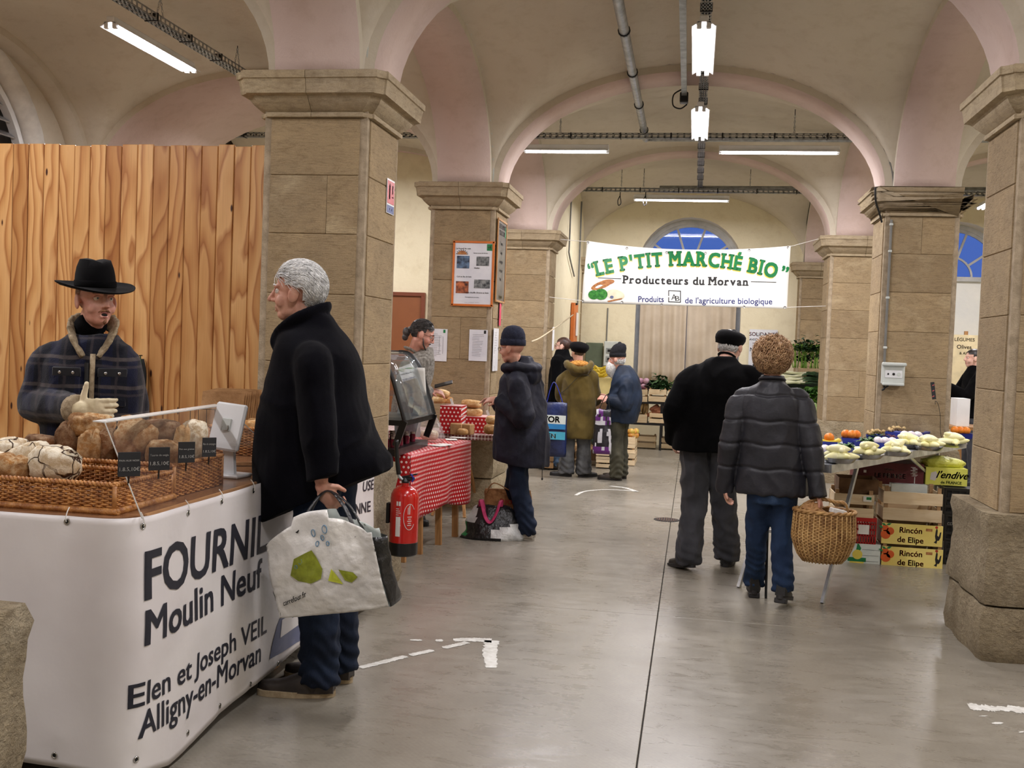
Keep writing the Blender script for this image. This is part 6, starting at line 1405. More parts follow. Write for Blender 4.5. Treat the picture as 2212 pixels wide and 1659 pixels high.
# ---- woman with glasses in dark coat
rz = rad(75); X0, Y0 = -1.62, 12.95; lp = frame(X0, Y0, rz)
P7 = empty('person', 'person with tied brown hair, round glasses and black coat facing left in the queue', 'person', (X0, Y0, 0), rz)
J = joints(1.69); J['head'] = lp(1216, 748, 12.95); J['neck'] = lp(1222, 785, 12.95); Rh = rotz(.1)@eul(0, 0, 0)
body(P7, J, Rh, SKIN_L, .0065, hands=[(J['wrL'], (0, .3, -.9), (1, 0, 0), 1, dict(s=.85))]); eyes(P7, J['head'], Rh, J['s'], HAIR_BR); spectacles(P7, J['head'], Rh, J['s'], mat('copper_wire', (150, 100, 80), .3, .8), .023)
hm = hair_shell(J['head'], Rh, J['s'], kd2, (1.05, 1.06, 1.05), .003); sp = lambda q: J['head']+Rh@(V(q)*J['s']); hm.ell(sp((0, -.115, .03)), (.03, .035, .035)); limb(hm, [sp((0, -.13, .03)), sp((0, -.15, -.03)), sp((0, -.13, -.11))], [.02, .024, .01], 8); hm.build('hair', HAIR_BR, P7, smooth=True)
garment(P7, 'coat', WOOL_BLK2, [ring_loft([(.72, 0, 0, .20, .16), (.95, 0, 0, .20, .15), (1.2, 0, 0, .20, .14), (1.36, 0, 0, .195, .12), (1.43, 0, 0, .13, .09), (1.5, 0, 0, .07, .07)], 26), sleeve(J, 'L'), sleeve(J, 'R')], .010, 4, folds(.007, (7, 7, 3), 5))
m = MB(); c = J['neck']; m.tube(cr([c+V((-.05, .07, -.04)), c+V((-.08, 0, .0)), c+V((0, -.075, .02)), c+V((.08, 0, .0)), c+V((.05, .07, -.04)), c+V((-.05, .07, -.04))], 4), [(.04, .022)]*21, 8); m.build('scarf', mat('maroon_wool_scarf', (84, 36, 46), .95, c2=(54, 22, 30), ns=30, bump=.6), P7, smooth=True)
m = MB(); m.tube([c+V((-.04, .1, -.06)), c+V((-.03, .16, -.2)), c+V((-.02, .15, -.34))], .005, 5); m.build('lanyard', PAPER, P7)
trousers(P7, J, DENIM_F, (.075, .06, .055), .14, .11, seed=15, voxel=.011)
for sd in 'LR': shoe(P7, (J['ank'+sd][0], J['ank'+sd][1], 0), 0, mat('grey_walking_boot', (86, 84, 82), .8), SOLE_B, .26, .046, .09, boot=.05)
# ---- person in olive coat
rz = rad(12); X0, Y0 = -1.33, 12.25; lp = frame(X0, Y0, rz)
P8 = empty('person', 'person in a black beret and olive wool coat with a mustard-lined hood, seen from behind', 'person', (X0, Y0, 0), rz)
J = joints(1.63); J['head'] = lp(1249, 760, 12.25); J['neck'] = lp(1250, 790, 12.25); J['shL'] = lp(1218, 815, 12.25); J['shR'] = lp(1278, 812, 12.25); J['elL'] = lp(1212, 855, 12.3); J['wrL'] = lp(1216, 862, 12.5); J['elR'] = lp(1286, 860, 12.3); J['wrR'] = lp(1278, 870, 12.5)
Rh = rotz(.5)@eul(-.05, 0, 0); body(P8, J, Rh, SKIN_L, .007); eyes(P8, J['head'], Rh, J['s'])
hm = hair_shell(J['head'], Rh, J['s'], lambda p: p[1] < .03 and p[2] > -.08, (1.05, 1.06, 1.03), .004); hm.build('hair', HAIR_G, P8, smooth=True)
sp = lambda q: J['head']+Rh@(V(q)*J['s'])
m = MB(); m.lathe([(.09, -.045), (.098, -.03), (.118, -.005), (.124, .02), (.115, .048), (.085, .068), (.04, .078), (.004, .08)], 26, sy=1.08); m.xf(Rh@eul(.22, 0, 0)*J['s'], sp((0, -.02, .045))); m.build('beret', FELT, P8, smooth=True)
T = rows_front(lp, 12.25, [(945, 1205, 1286, .19), (935, 1204, 1287, .19), (890, 1208, 1289, .17), (850, 1212, 1287, .16), (820, 1216, 1284, .15), (803, 1224, 1276, .11), (790, 1236, 1264, .075)])
oc = garment(P8, 'wool_coat', OLIVE, [ring_loft(T, 28, 2.4), sleeve(J, 'L', (.08, .075, .068, .06), .0), sleeve(J, 'R', (.08, .075, .068, .06), .0)], .0095, 4, folds(.008, (7, 7, 1.8), 9.9))
c = J['neck']; m = MB(); m.tube(cr([c+V((-.14, .02, .02)), c+V((-.13, -.09, -.0)), c+V((-.05, -.17, -.045)), c+V((.05, -.17, -.045)), c+V((.13, -.09, -.0)), c+V((.14, .02, .02))], 4), [(.038, .05)]*21, 10)
hh = MB(); hh.ell(c+V((0, -.12, -.07)), (.12, .06, .06)); garment(oc, 'hood', OLIVE, [m, hh], .009, 3, folds(.004, (12, 12, 12), 1))
m = MB(); m.ell(c+V((0, -.07, .015)), (.125, .10, .05)); garment(oc, 'hood_lining', MUSTARD, [m], .007, 1, lambda co, no: .006*np.sin(co[:, 0]*130)*np.sin(co[:, 1]*130))
m = MB(); m.tube(cr([J['shR']+V((-.04, -.155, .0)), V((0, -.185, 1.20)), V((-.17, -.14, 1.02)), V((-.22, .0, .98))], 5), [(.009, .003)]*16, 6); m.build('bag_strap', BLACKW, P8)
trousers(P8, J, GREYTR2, (.088, .082, .078), .15, .12, cuff=.088, seed=16, voxel=.011, amp=.009)
for sd in 'LR': shoe(P8, (J['ank'+sd][0], J['ank'+sd][1]+.0, 0), rad(70 if sd == 'L' else -60), LEATHER_BK, SOLE_B, .26, .046, .07)
# ---- white-bearded man
rz = rad(78); X0, Y0 = -.82, 12.22; lp = frame(X0, Y0, rz)
P9 = empty('person', 'white-bearded person in a black knit cap, blue jacket and khaki trousers facing left', 'person', (X0, Y0, 0), rz)
J = joints(1.62); J['head'] = lp(1333, 775, 12.2); J['neck'] = lp(1343, 803, 12.22); J['shL'] = lp(1352, 825, 12.05); J['shR'] = lp(1345, 825, 12.4); J['elL'] = lp(1350, 875, 12.0); J['wrL'] = lp(1314, 862, 12.05); J['elR'] = lp(1345, 870, 12.4); J['wrR'] = lp(1312, 858, 12.3); J['chest'] = V((0, 0, 1.2))
Rh = eul(-.1, 0, 0); Ri = rotz(-rz)
T = rows_side(lp, 12.2, [(912, 1309, 1374, .20), (900, 1308, 1378, .205), (870, 1312, 1385, .205), (845, 1318, 1385, .20), (820, 1324, 1380, .19), (803, 1330, 1370, .13), (790, 1335, 1360, .08)])
body(P9, J, Rh, T=T, skin=SKIN_P, voxel=.0065, hands=[(J['wrL'], Ri@V((-1, .1, .2)), Ri@V((0, .7, -.5)), 1, dict(curl=(.5, .5, .6, .6), s=.95)), (J['wrR'], Ri@V((-1, -.1, .2)), Ri@V((0, -.7, -.5)), -1, dict(curl=(.5, .5, .6, .6), s=.95))]); eyes(P9, J['head'], Rh, J['s'], BEARD_W, lips=False)
sp = lambda q: J['head']+Rh@(V(q)*J['s']); m = MB(); kb = lambda p: p[2] < -.02 and p[1] > -.03 or (p[1] < -.02 and -.07 < p[2] < .0)
limb(m, [sp((0, .055, -.06)), sp((0, .08, -.11)), sp((0, .085, -.17)), sp((0, .07, -.24))], [.060, .068, .055, .014], 14); strands(m, J['head'], Rh, J['s'], 500, kb, lambda p: (p[0]*4, .3, -1), .07, .016, .002, curl=.005, seed=5, r0=(.075, .095, .105)); m.build('beard', BEARD_W, P9, smooth=True)
cp = knitcap(P9, J, Rh, mat('black_knit', (18, 19, 28), .95, c2=(10, 11, 18), ns=40, bump=.8, bs=160, bd=.004), .05, .115, .3); m = MB(); m.ell(sp((0, -.045, .185)), .026); m.build('cap_fold', mat('black_knit', (18, 19, 28)), cp, smooth=True)
bj = garment(P9, 'jacket', BLUEJ, [ring_loft(T, 28, 2.4), sleeve(J, 'L', (.085, .078, .07, .055), .0), sleeve(J, 'R', (.085, .078, .07, .055), .0)], .0095, 4, folds(.009, (7, 7, 4), 12.4, .002))
m = MB(); c = J['neck']; m.tube(cr([c+V((-.06, .05, -.02)), c+V((-.075, -.02, .0)), c+V((0, -.08, .02)), c+V((.075, -.02, .0)), c+V((.06, .05, -.02))], 4), [(.03, .014)]*17, 8); m.build('collar', BLUEJ, bj, smooth=True)
trousers(P9, J, KHAKI, (.092, .082, .072), .155, .125, cuff=.076, seed=17, voxel=.010, amp=.010)
for sd in 'LR': shoe(P9, (J['ank'+sd][0], J['ank'+sd][1], 0), rad(4), LEATHER_BR, SOLE_B, .28, .05, .085)
# ---- person glimpsed between the right pillars
rz = rad(95); a = at(2105, 800, Y=13.6); X0, Y0 = a[0]+.0, 13.6; lp = frame(X0, Y0, rz)
P10 = empty('person', 'person in a dark jacket glimpsed between the two right pillars reaching forward', 'person', (X0, Y0, 0), rz)
J = joints(1.70); J['elL'] = V((-.22, .14, 1.12)); J['wrL'] = V((-.18, .36, 1.22)); J['elR'] = V((.24, .12, 1.12)); J['wrR'] = V((.2, .34, 1.2)); Rh = I3
body(P10, J, Rh, SKIN_L, .008, hands=[(J['wrL'], (0, 1, .1), (1, 0, -.3), 1, dict(s=.95)), (J['wrR'], (0, 1, 0), (-1, 0, -.3), -1, dict(s=.95))]); eyes(P10, J['head'], Rh, J['s'])
hm = hair_shell(J['head'], Rh, J['s'], kd2, (1.06, 1.06, 1.08), .004); hm.build('hair', HAIR_D, P10, smooth=True)
garment(P10, 'jacket', WOOL_BLK2, [ring_loft([(.85, 0, 0, .19, .14), (1.1, 0, 0, .2, .14), (1.34, 0, 0, .195, .12), (1.43, 0, 0, .12, .09), (1.49, 0, 0, .07, .07)], 26), sleeve(J, 'L'), sleeve(J, 'R')], .011, 4, folds(.006, (7, 7, 4), 5)); trousers(P10, J, GREYTR, seed=19, voxel=.012)
for sd in 'LR': shoe(P10, (J['ank'+sd][0], J['ank'+sd][1], 0), 0, LEATHER_BK, SOLE_B)
# ================================================================= SECOND STALL (between the two left pillars)
# ---- fire extinguisher on the pillar
cx, cy = XL+HS+.105, 5.90; p = at(873, 1045, Y=cy); zt = at(873, 1050, Y=cy)[2]; zb = at(873, 1198, Y=cy)[2]
cx = at(873, 1120, Y=cy)[0]; r = empty('fire_extinguisher', 'red fire extinguisher with a black base hanging on the nearest left pillar', 'fire extinguisher', (cx, cy, zb)); h = zt-zb; R0_ = .084
m = MB(); m.lathe([(R0_, .075), (R0_, h-.07), (R0_*.96, h-.045), (R0_*.8, h-.018), (R0_*.5, h), (.022, h+.004), (.022, h+.02)], 32); m.build('cylinder', RED, r, smooth=35)
m = MB(); m.lathe([(R0_*.9, 0), (R0_*1.01, .008), (R0_*1.01, .078), (R0_*.99, .08)], 32); m.build('base_boot', BLACKP, r, smooth=35)
m = MB(); m.lathe([(.02, h+.015), (.024, h+.03), (.016, h+.05)], 12); m.box((.01, 0, h+.045), (.09, .03, .022), bev=.005); m.bar((-.03, 0, h+.05), (.07, 0, h+.075), .025, .008); m.build('valve', BLACKP, r)
m = MB(); m.tube([(.035, -.01, h+.075), (.055, -.02, h+.05), (.045, -.02, h+.03)], .005, 6); m.build('safety_pin', BLUE_C, r)
m = MB(); m.tube(cr([(-.015, -.01, h+.04), (-.035, -.02, h+.06), (-.038, -.022, h+.10)], 4), .009, 8); m.build('hose_fitting', GALV, r)
m = MB(); m.tube(cr([(-.036, -.02, h+.07), (-.050, -.022, h+.17), (-.058, -.02, h+.27)], 5), [.014]*4+[.013]*7, 10); m.build('hose_nozzle', BLACKP, r, smooth=True)
def cyl_patch(par, nm, mt, a0, a1, z0, z1, rr=R0_+.0012, n=10):
    MB().grid(lambda u, v: (rr*sin(a0+(a1-a0)*u), -rr*cos(a0+(a1-a0)*u), z0+(z1-z0)*v), n, 2).build(nm, mt, par, smooth=True)
LW = mat('white_label', (226, 222, 218), .5); va = math.atan2(-cx, cy)*-1*0+.29
cyl_patch(r, 'label', LW, va-.62, va-.28, .12, .235); 
for k in range(9): cyl_patch(r, 'printed_line', LW, va-.62, va-.62+.36*(.6+.4*((k*7) % 3)/2), h-.125-k*.012, h-.121-k*.012)
for a in (-.60, -.42): cyl_patch(r, 'pictogram', LW, va+a, va+a+.13, h-.105, h-.08)
m = MB(); m.tube([((R0_+.0015)*sin(va+.35+.42*cos(t)), -(R0_+.0015)*cos(va+.35+.42*cos(t)), .235+.075*sin(t)) for t in np.linspace(.6, 2*pi-.6, 24)], .0016, 4); m.build('printed_ring', LW, r)
for k in range(5): cyl_patch(r, 'printed_line', LW, va+.2+.05*(k % 2), va+.5-.04*(k % 2), .185+k*.012, .189+k*.012)
for k in range(3): cyl_patch(r, 'printed_figure', LW, va+.22+k*.07, va+.25+k*.07, .25, .29+.01*k)
MB().box((-.095, .0, h*.6), (.02, .05, .12), bev=.003).build('wall_bracket', DARKM, r)
# ---- red polka table
A0, A1 = V((-1.862, 6.82)), V((-1.722, 8.03)); dv = nz(A1-A0); nv_ = V((dv[1], -dv[0])); zt = .745; W_ = .75; Lc = np.linalg.norm(A1-A0); ang = math.atan2(dv[1], dv[0])-pi/2
tb = empty('stall_table', 'small wooden trestle table under the red polka-dot cloth', 'table', (A0[0], A0[1], 0), ang)
MB().box((-W_/2, Lc/2, zt-.02), (W_-.01, Lc-.01, .03)).build('tabletop', LEGWOOD, tb)
for x, y, in ((-.05, .05), (-.05, .36), (-.05, .75), (-.05, 1.12), (-.65, .1), (-.65, 1.1)): MB().bar((x, y, 0), (x-.02, y, zt-.035), .045, .03, (0, 1, 0)).build('leg', LEGWOOD, tb)
MB().box((-.30, .5, .22), (.3, .35, .4), bev=.01).build('grey_box', mat('grey_plastic_box', (120, 124, 128), .6), tb)
cl = empty('polka_tablecloth', 'red oilcloth with white polka dots hanging over the stall table', 'tablecloth', (A0[0], A0[1], 0), ang)
def cloth_side(u, v):
    d = -.455*v-(.03*sin(u*9)*v); return (.012+.018*v*sin(u*14+1)+.03*v*v*fbm((u*3, 0, 0), 2, 1), Lc*(-.02+1.04*u)-.02*v*(1-u), zt+.006+d*(1.0+.0*u))
MB().grid(cloth_side, 60, 14, thick=.0015).build('hanging_side', DOTS, cl, smooth=True)
MB().grid(lambda u, v: (.012-(W_+.02)*v, Lc*(-.02+1.04*u), zt+.006+.003*fbm((u*4, v*4, 0), 1, 2)), 20, 10, thick=.0015).build('cloth_top', DOTS_T, cl, smooth=True)
MB().grid(lambda u, v: (.012-(W_+.02)*u, -.02*Lc-.01*sin(u*14)*v, zt+.006-.30*v), 20, 8, thick=.0015).build('hanging_end', DOTS_X, cl, smooth=True)
MB().grid(lambda u, v: (.012-(W_+.02)*u, 1.02*Lc+.01*sin(u*12)*v, zt+.006-.34*v), 20, 8, thick=.0015).build('hanging_end', DOTS_X, cl, smooth=True)
for k, (px, py) in enumerate(((975, 949), (962, 960), (945, 962), (990, 945))):
    c = at(px, py, Z=zt+.012); tag(MB().box((0, 0, 0), (.09, .13, .0012)).build('paper_slip', PAPER, None, loc=c, rz=.3+k*.4), 'white paper slip lying on the red polka-dot tablecloth', 'paper', 'paper slips on the polka-dot cloth')
# ---- glass display case on the table
dc = empty('display_case', 'black-framed curved glass display case standing on the polka-dot table', 'display case', (0, 0, 0)); Y1, Y0_ = 7.42, 6.62
def cs(px, py): p = at(px, py, Y=Y1); return V((p[0], p[2]))
prof = [cs(862, 760), cs(880, 762), cs(893, 772), cs(906, 790), cs(915, 812), cs(924, 845), cs(932, 872), cs(938, 895)]; bot = cs(921, 943); top = prof[0]
dy = V((0, Y1, 0)); T3 = lambda q, y: V((q[0]-(Y1-y)*.0, y, q[1]))
P = cr([(q[0], 0, q[1]) for q in prof], 4)
for y in (Y1, Y0_):
    m = MB(); m.tube([(p[0], y, p[2]) for p in P], .014, 8); m.bar((prof[-1][0], y, prof[-1][1]), (bot[0], y, bot[1]), .045, .02, (0, 1, 0)); m.build('frame_side', BLACKP, dc)
m = MB(); m.grid(lambda u, v: V((P[min(len(P)-1, int(v*(len(P)-1)+.5))][0], Y0_+(Y1-Y0_)*u, P[min(len(P)-1, int(v*(len(P)-1)+.5))][2])), 4, 28, thick=.004); m.build('curved_glass', GLASS_D, dc, smooth=True)
xb = prof[0][0]-.42
m = MB(); m.add([(p[0], Y1+.004, p[2]) for p in P]+[(xb, Y1+.004, P[-1][2]), (xb, Y1+.004, P[0][2])], [tuple(range(len(P)+2))]); m.build('side_glass', GLASS_D, dc)
m = MB(); zc = prof[-1][1]; xf = prof[-1][0]; m.box(((xb+xf)/2, (Y0_+Y1)/2, zc-.015), (xf-xb, Y1-Y0_, .035)); m.box((xb, (Y0_+Y1)/2, (zc+top[1])/2), (.02, Y1-Y0_, top[1]-zc)); m.box(((xb+top[0])/2, (Y0_+Y1)/2, top[1]), (top[0]-xb, Y1-Y0_, .02)); m.build('body_frame', BLACKP, dc)
m = MB(); m.box(((xb+bot[0])/2, (Y0_+Y1)/2, zt+.03), (bot[0]-xb+.02, Y1-Y0_+.02, .045)); m.box((xb+.1, (Y0_+Y1)/2, (zt+zc)/2), (.2, Y1-Y0_, zc-zt)); m.build('base', BLACKP, dc)
for z, nm in ((zc+.16, 'shelf'), (zc+.30, 'shelf')): MB().box(((xb+xf)/2-.05, (Y0_+Y1)/2, z), (xf-xb-.16, Y1-Y0_-.04, .006)).build(nm, GLASS_D, dc)
MB().box(((xb+xf)/2-.02, (Y0_+Y1)/2, top[1]-.03), (.03, Y1-Y0_-.1, .02)).build('lamp_bar', TUBE_E if 0 else WHITEP, dc)
for px, py, w, h, lb in ((888, 868, .035, .07, 'narrow white price tag in the display case'), (900, 886, .05, .06, 'square white price tag at the bottom of the display case'), (863, 888, .03, .06, 'price tag at the left end of the display case')):
    c = at(px, py, Y=7.28); tag(MB().box((0, 0, 0), (w, .002, h), eul(0, rad(12), 0)).build('price_tag', PAPER, None, loc=c), lb, 'price tag', 'price tags in the display case')
m = MB(); m.grid(lambda u, v: V((xf-.15+.09*u+.02*v, Y1-.10-.01*sin(u*4), zc+.34-.20*v*(.6+.4*u))), 6, 6, thick=.002); tag(m.build('paper_napkin', PAPER, smooth=True), 'crumpled white paper tucked behind the display glass', 'paper')
for k in range(9): c = V((xf-.12-.028*k, 7.0, zt+.075)); 
jars = [(x, y) for x in range(5) for y in range(4)]
jr = MB(); jr.lathe([(.018, 0), (.021, .004), (.021, .05), (.016, .056), (.016, .06)], 12); jm = jr.mesh('jar', mat('dark_red_jam_glass', (120, 26, 52), .15)); lj = MB(); lj.lathe([(.019, .058), (.019, .072), (.0, .073)], 12); lm = lj.mesh('lid', mat('pale_metal_lid', (196, 180, 178), .3, .6))
j0 = None
for x, y in jars:
    q = V((bot[0]-.05-.05*x, Y0_+.12+.16*y, zt+.0525)); j = tag(link('jam_jar', jm, None, q), 'small dark red jar with a pale lid packed under the display case', 'jar', 'jars under the display case'); link('lid', lm, j)
c = at(938, 952, Z=zt+.01); r = empty('plastic_bread_bag', 'clear plastic bag with bread standing on the corner of the polka-dot cloth', 'plastic bag', (c[0]-.02, 7.75, zt+.008)); m = MB()
rs = []
for z, w, d, x in ((0, .10, .06, 0), (.04, .115, .07, .0), (.12, .09, .05, 0), (.2, .06, .03, -.01), (.27, .045, .02, -.02), (.32, .04, .012, -.02)):
    a = np.arange(20)*2*pi/20; rs.append(np.stack([x+w*np.cos(a)*(1+.08*np.sin(a*5+z*20)), d*np.sin(a)*(1+.1*np.sin(a*4)), np.full(20, z)], 1))
m.rings(rs, cap1=False); m.build('plastic_film', FILM, r, smooth=True); link('bread_piece', loaf_mesh('bread_piece', BREAD_L, (.07, .045, .04), 3, n=16), r, (0, 0, .05))
# ---- trestle table with loaves on polka boxes
yt = 8.86; a = at(958, 945, Y=yt); b = at(1078, 948, Y=yt); zt2 = .725; tt = empty('trestle_table', 'trestle table with a red gingham cloth in front of the poster pillar', 'table', ((a[0]+b[0])/2, yt+.28, 0)); wt = 1.5; x0 = b[0]-tt.location.x-wt
MB().box((x0+wt/2, 0, zt2-.012), (wt, .60, .022)).build('tabletop', LEGWOOD, tt)
m = MB(); m.grid(lambda u, v: (x0+wt*u, -.302-.003*sin(u*40)*v, zt2+.004-.045*v), 60, 2, thick=.0015); m.grid(lambda u, v: (x0+wt*u, -.302+.60*v, zt2+.004), 10, 6, thick=-.0015); m.build('gingham_cloth', GINGHAM, tt)
for xx in (x0+wt-.42, x0+.35):
    for s in (-1, 1):
        for q in (-.16, .16): MB().bar((xx+q*.15, s*.05, zt2-.03), (xx+q*.9, s*.30, 0), .035, .022, (1, 0, 0)).build('leg', LEGWOOD, tt)
    for z in (.30,): MB().bar((xx, -.19, z), (xx, .19, z), .02, .03).build('stretcher', LEGWOOD, tt)
    MB().box((xx, 0, zt2-.04), (.38, .07, .03)).build('head_rail', LEGWOOD, tt)
def polka_box(px0, px1, pyt, pyb, Y, d, label, stripes=True):
    A, B = at(px0, pyb, Y=Y), at(px1, pyt, Y=Y); w = B[0]-A[0]; h = B[2]-A[2]; r = empty('polka_box', label, 'box', ((A[0]+B[0])/2, Y+d/2, A[2]), group='red polka-dot boxes on the trestle table')
    MB().box((0, 0, h/2), (w, d, h), bev=.002).build('box_body', DOTS_X, r); m = MB()
    n = 5
    for k in range(n): m.box((w/2+.001, 0, h*(k+.5)/n), (.002, d*.98, h*.06*1.6))
    m.box((0, -d/2+.002, h+.001), (w, .02, .003)); m.build('white_stripe', LW, r); return r, A[2]+h
zt2w = zt2+.006
def pbx(px0, px1, pyt, Y, d, label): 
    pyb = proj((0, 0, 0))[1] if 0 else None
    A, B = at(px0, 900, Y=Y), at(px1, pyt, Y=Y); w = B[0]-A[0]; h = B[2]-zt2w; r = empty('polka_box', label, 'box', ((A[0]+B[0])/2, Y+d/2, zt2w), group='red polka-dot boxes on the trestle table')
    MB().box((0, 0, h/2), (w, d, h), bev=.002).build('box_body', DOTS_X, r)
    for k in range(6): MB().bar((w/2+.001, -d/2+.005, h*(k+.1)/6), (w/2+.001, d/2-.005, h*(k+.7)/6), .0015, h*.055, (0, 0, 1)).build('white_stripe', LW, r)
    MB().box((0, 0, h+.001), (w, d, .002)).build('white_top_edge', mat('pink_white_paper', (232, 190, 188), .6), r); return h+zt2w
h1 = pbx(950, 996, 878, 8.80, .24, 'taller red polka-dot box on the left of the trestle table'); h2 = pbx(978, 1072, 903, 9.0, .30, 'wide red polka-dot box in the middle of the trestle table')
LO = 'golden loaves on the trestle table'
def loaf2(px, py, Y, w, h, mt, label, rot=(0, 0, 0), sd=0, **kw): return loaf(px, py, Y, w, h, .13, mt, label, rot, sd, LO, **kw)
loaf2(1018, 872, 9.1, .185, .072, BREAD_G, 'upper of the two golden loaves on the wide polka-dot box', (0, .05, 0), 21); loaf2(1017, 891, 9.1, .21, .085, BREAD_G, 'lower of the two golden loaves on the wide polka-dot box', (0, 0, 0), 22)
loaf2(957, 850, 8.9, .12, .07, BREAD_G, 'round golden loaf on top of the taller polka-dot box', (0, .2, 0), 23); loaf2(945, 864, 8.88, .16, .06, BREAD_G, 'long golden loaf on the taller polka-dot box', (0, 0, .2), 24); loaf2(966, 864, 8.95, .10, .06, BREAD_G, 'right golden loaf on the taller polka-dot box', (0, 0, 0), 25)
loaf2(1062, 907, 8.85, .10, .075, BREAD_G, 'upper golden loaf half hidden by the navy parka', (0, 0, 0), 26); loaf2(1060, 927, 8.82, .12, .09, BREAD_G, 'lower golden loaf half hidden by the navy parka', (0, 0, 0), 27)
c = at(994, 925, Y=8.72); r = empty('kraft_bread_bag', 'open brown paper bag with bread lying on the gingham cloth', 'paper bag', (c[0], 8.72, zt2w)); m = MB(); m.box((-.04, .02, .05), (.10, .12, .095), rotz(.2), bev=.006); m.box((.055, .03, .05), (.10, .10, .09), rotz(-.2), bev=.006); m.build('paper', KRAFT, r, smooth=40); link('bread_piece', loaf_mesh('bread_piece', BREAD_G, (.05, .04, .028), 6, n=14), r, (.03, -.04, .032))
for px, py, Y, lb in ((976, 868, 8.82, 'white price card stuck in the loaves on the tall box'), (1054, 893, 9.02, 'white price card beside the golden loaves')):
    c = at(px, py, Y=Y); tag(MB().box((0, 0, 0), (.022, .002, .06), eul(0, -.35, 0)).build('price_card', PAPER, None, loc=c), lb, 'price card', 'price cards on the trestle table')
# ---- bags on the floor
def sack(name, label, cx, cy, w, d, h, R_, mt, seed, top=.55, kids=(), sq=.12):
    r = empty(name, label, 'bag', (cx, cy, 0), R_); m = MB(); rs = []; n = 32
    for k in range(13):
        t = k/12; ww = w/2*(1-(1-top)*t**1.5); dd = d/2*(1-.8*t**1.3); a = np.arange(n)*2*pi/n; x = np.sign(np.cos(a))*abs(np.cos(a))**.7*ww; y = np.sign(np.sin(a))*abs(np.sin(a))**.7*dd
        P = np.stack([x, y, np.full(n, h*t)], 1); P = V([p*(1+sq*(V((1, 1, .35)))*(1-2.5*abs(mnoise.noise(Vector((p[0]*9+seed, p[1]*9, p[2]*9)))))) for p in P]); rs.append(P)
    m.rings(rs); o = m.build('bag_body', mt, r, smooth=True); return r, o
c = at(1062, 1168, Z=0)
r, o = sack('shopping_bag', 'black and white patterned shopping bag slumped on the floor by the parka person\'s feet', c[0]-.02, c[1]+.12, .46, .26, .25, .1, [mat('black_bag_plastic', (24, 25, 28), .35, c2=(12, 12, 14), ns=8, bump=.5, bs=16, bd=.03), mat('white_bag_plastic', (214, 216, 214), .35, c2=(176, 178, 178), ns=8, bump=.5, bs=16, bd=.03), mat('green_logo_print', (24, 120, 60), .5), KRAFT], 3)
for p in o.data.polygons:
    q = p.center; k = 0
    if q[0]*.8-q[2] > .02+.02*sin(q[0]*40) and q[2] < .12 or q[0] > .02 and abs(q[2]-.05-.3*(q[0]-.02)) < .03: k = 1
    if q[0] < -.12 and q[2] > .12: k = 1
    if q[0] < -.19 and .03 < q[2] < .13: k = 2
    p.material_index = k
m = MB()
for dy in (-.02, .03): m.tube(cr([(-.10, dy, .24), (-.09, dy-.05, .30), (-.05, dy-.08, .18), (-.01, dy-.09, .14), (.03, dy-.08, .2), (.06, dy-.04, .30), (.06, dy, .24)], 5), [(.016, .003)]*31, 8)
m.build('pink_handle', mat('pink_webbing', (206, 64, 118), .7, c2=(176, 44, 96), ns=20), r, smooth=True)
r, o = sack('jute_bag', 'brown jute bag with red lettering standing behind the black and white bag', c[0]+.06, c[1]+.30, .42, .18, .36, .05, mat('jute_cloth', (158, 116, 72), .9, c2=(122, 86, 50), ns=30, bump=.6, bs=140, bd=.004), 8, .85, sq=.06)
put_text(r, 'lettering', 'DIJON', (-.05, -.10, .27), (1, 0, -.1), (0.1, 0, 1), .035, INK_R, .02, lift=.004); put_text(r, 'lettering', 'MORVAN', (-.03, -.108, .21), (1, 0, -.1), (0.1, 0, 1), .024, INK_R, .02, lift=.004)
m = MB(); m.tube(cr([(-.17, -.03, .33), (-.10, -.08, .42), (.05, -.08, .36), (.15, -.03, .38)], 5), .005, 6); m.build('cord_handle', KRAFT, r)
c = at(1196, 940, Y=12.0); r, o = sack('shopping_bag', 'blue shopping bag with white slogan held beside the olive coat', c[0], 12.0, .30, .16, .62, 0, mat('navy_bag_plastic', (26, 42, 92), .4, c2=(14, 22, 54), ns=6, bump=.4, bs=12, bd=.02), 14, .95, sq=.04); r.location.z = at(1196, 985, Y=12.0)[2]
for k, (tx, cc, z) in enumerate((('VOR', WHITE_B, .40), ('N\'A', mat('cyan_print', (40, 130, 196), .5), .32), ('BIEN', mat('sky_print', (74, 176, 206), .5), .215))):
    MB().box((0, -.094, z+.03), (.29, .004, (.10, .06, .09)[k]), bev=.001).build('slogan_band', cc, r); put_text(r, 'lettering', tx, (-.12, -.097, z), (1, 0, 0), (0, 0, 1), (.07, .035, .055)[k], INK_K if k == 0 else LW, .03)
m = MB(); m.tube(cr([(-.1, 0, .6), (-.02, .0, .86), (.1, 0, .6)], 6), .006, 6); m.build('handle', BLUE_C, r)
c = at(1303, 905, Y=11.95); r, o = sack('patterned_bag', 'purple and white patterned bag hanging from the bearded person\'s hand', c[0], 11.95, .20, .13, .50, 0, [mat('black_shiny_bag', (22, 20, 28), .35, bump=.4, bs=20), mat('white_shiny_bag', (190, 190, 196), .35, bump=.4, bs=20), mat('purple_shiny_bag', (92, 34, 110), .35, bump=.4, bs=20)], 22, .8, sq=.10); r.location.z = at(1303, 980, Y=11.95)[2]
for p in o.data.polygons: v = fbm(p.center, 14, 4); p.material_index = 1 if v > .12 else 2 if p.center[2] > .33 and v > -.15 or p.center[2] < .07 else 0
m = MB(); m.tube(cr([(-.06, 0, .48), (.03, .0, .68), (.07, 0, .48)], 6), .005, 6); m.build('handle', BLACKW, r)
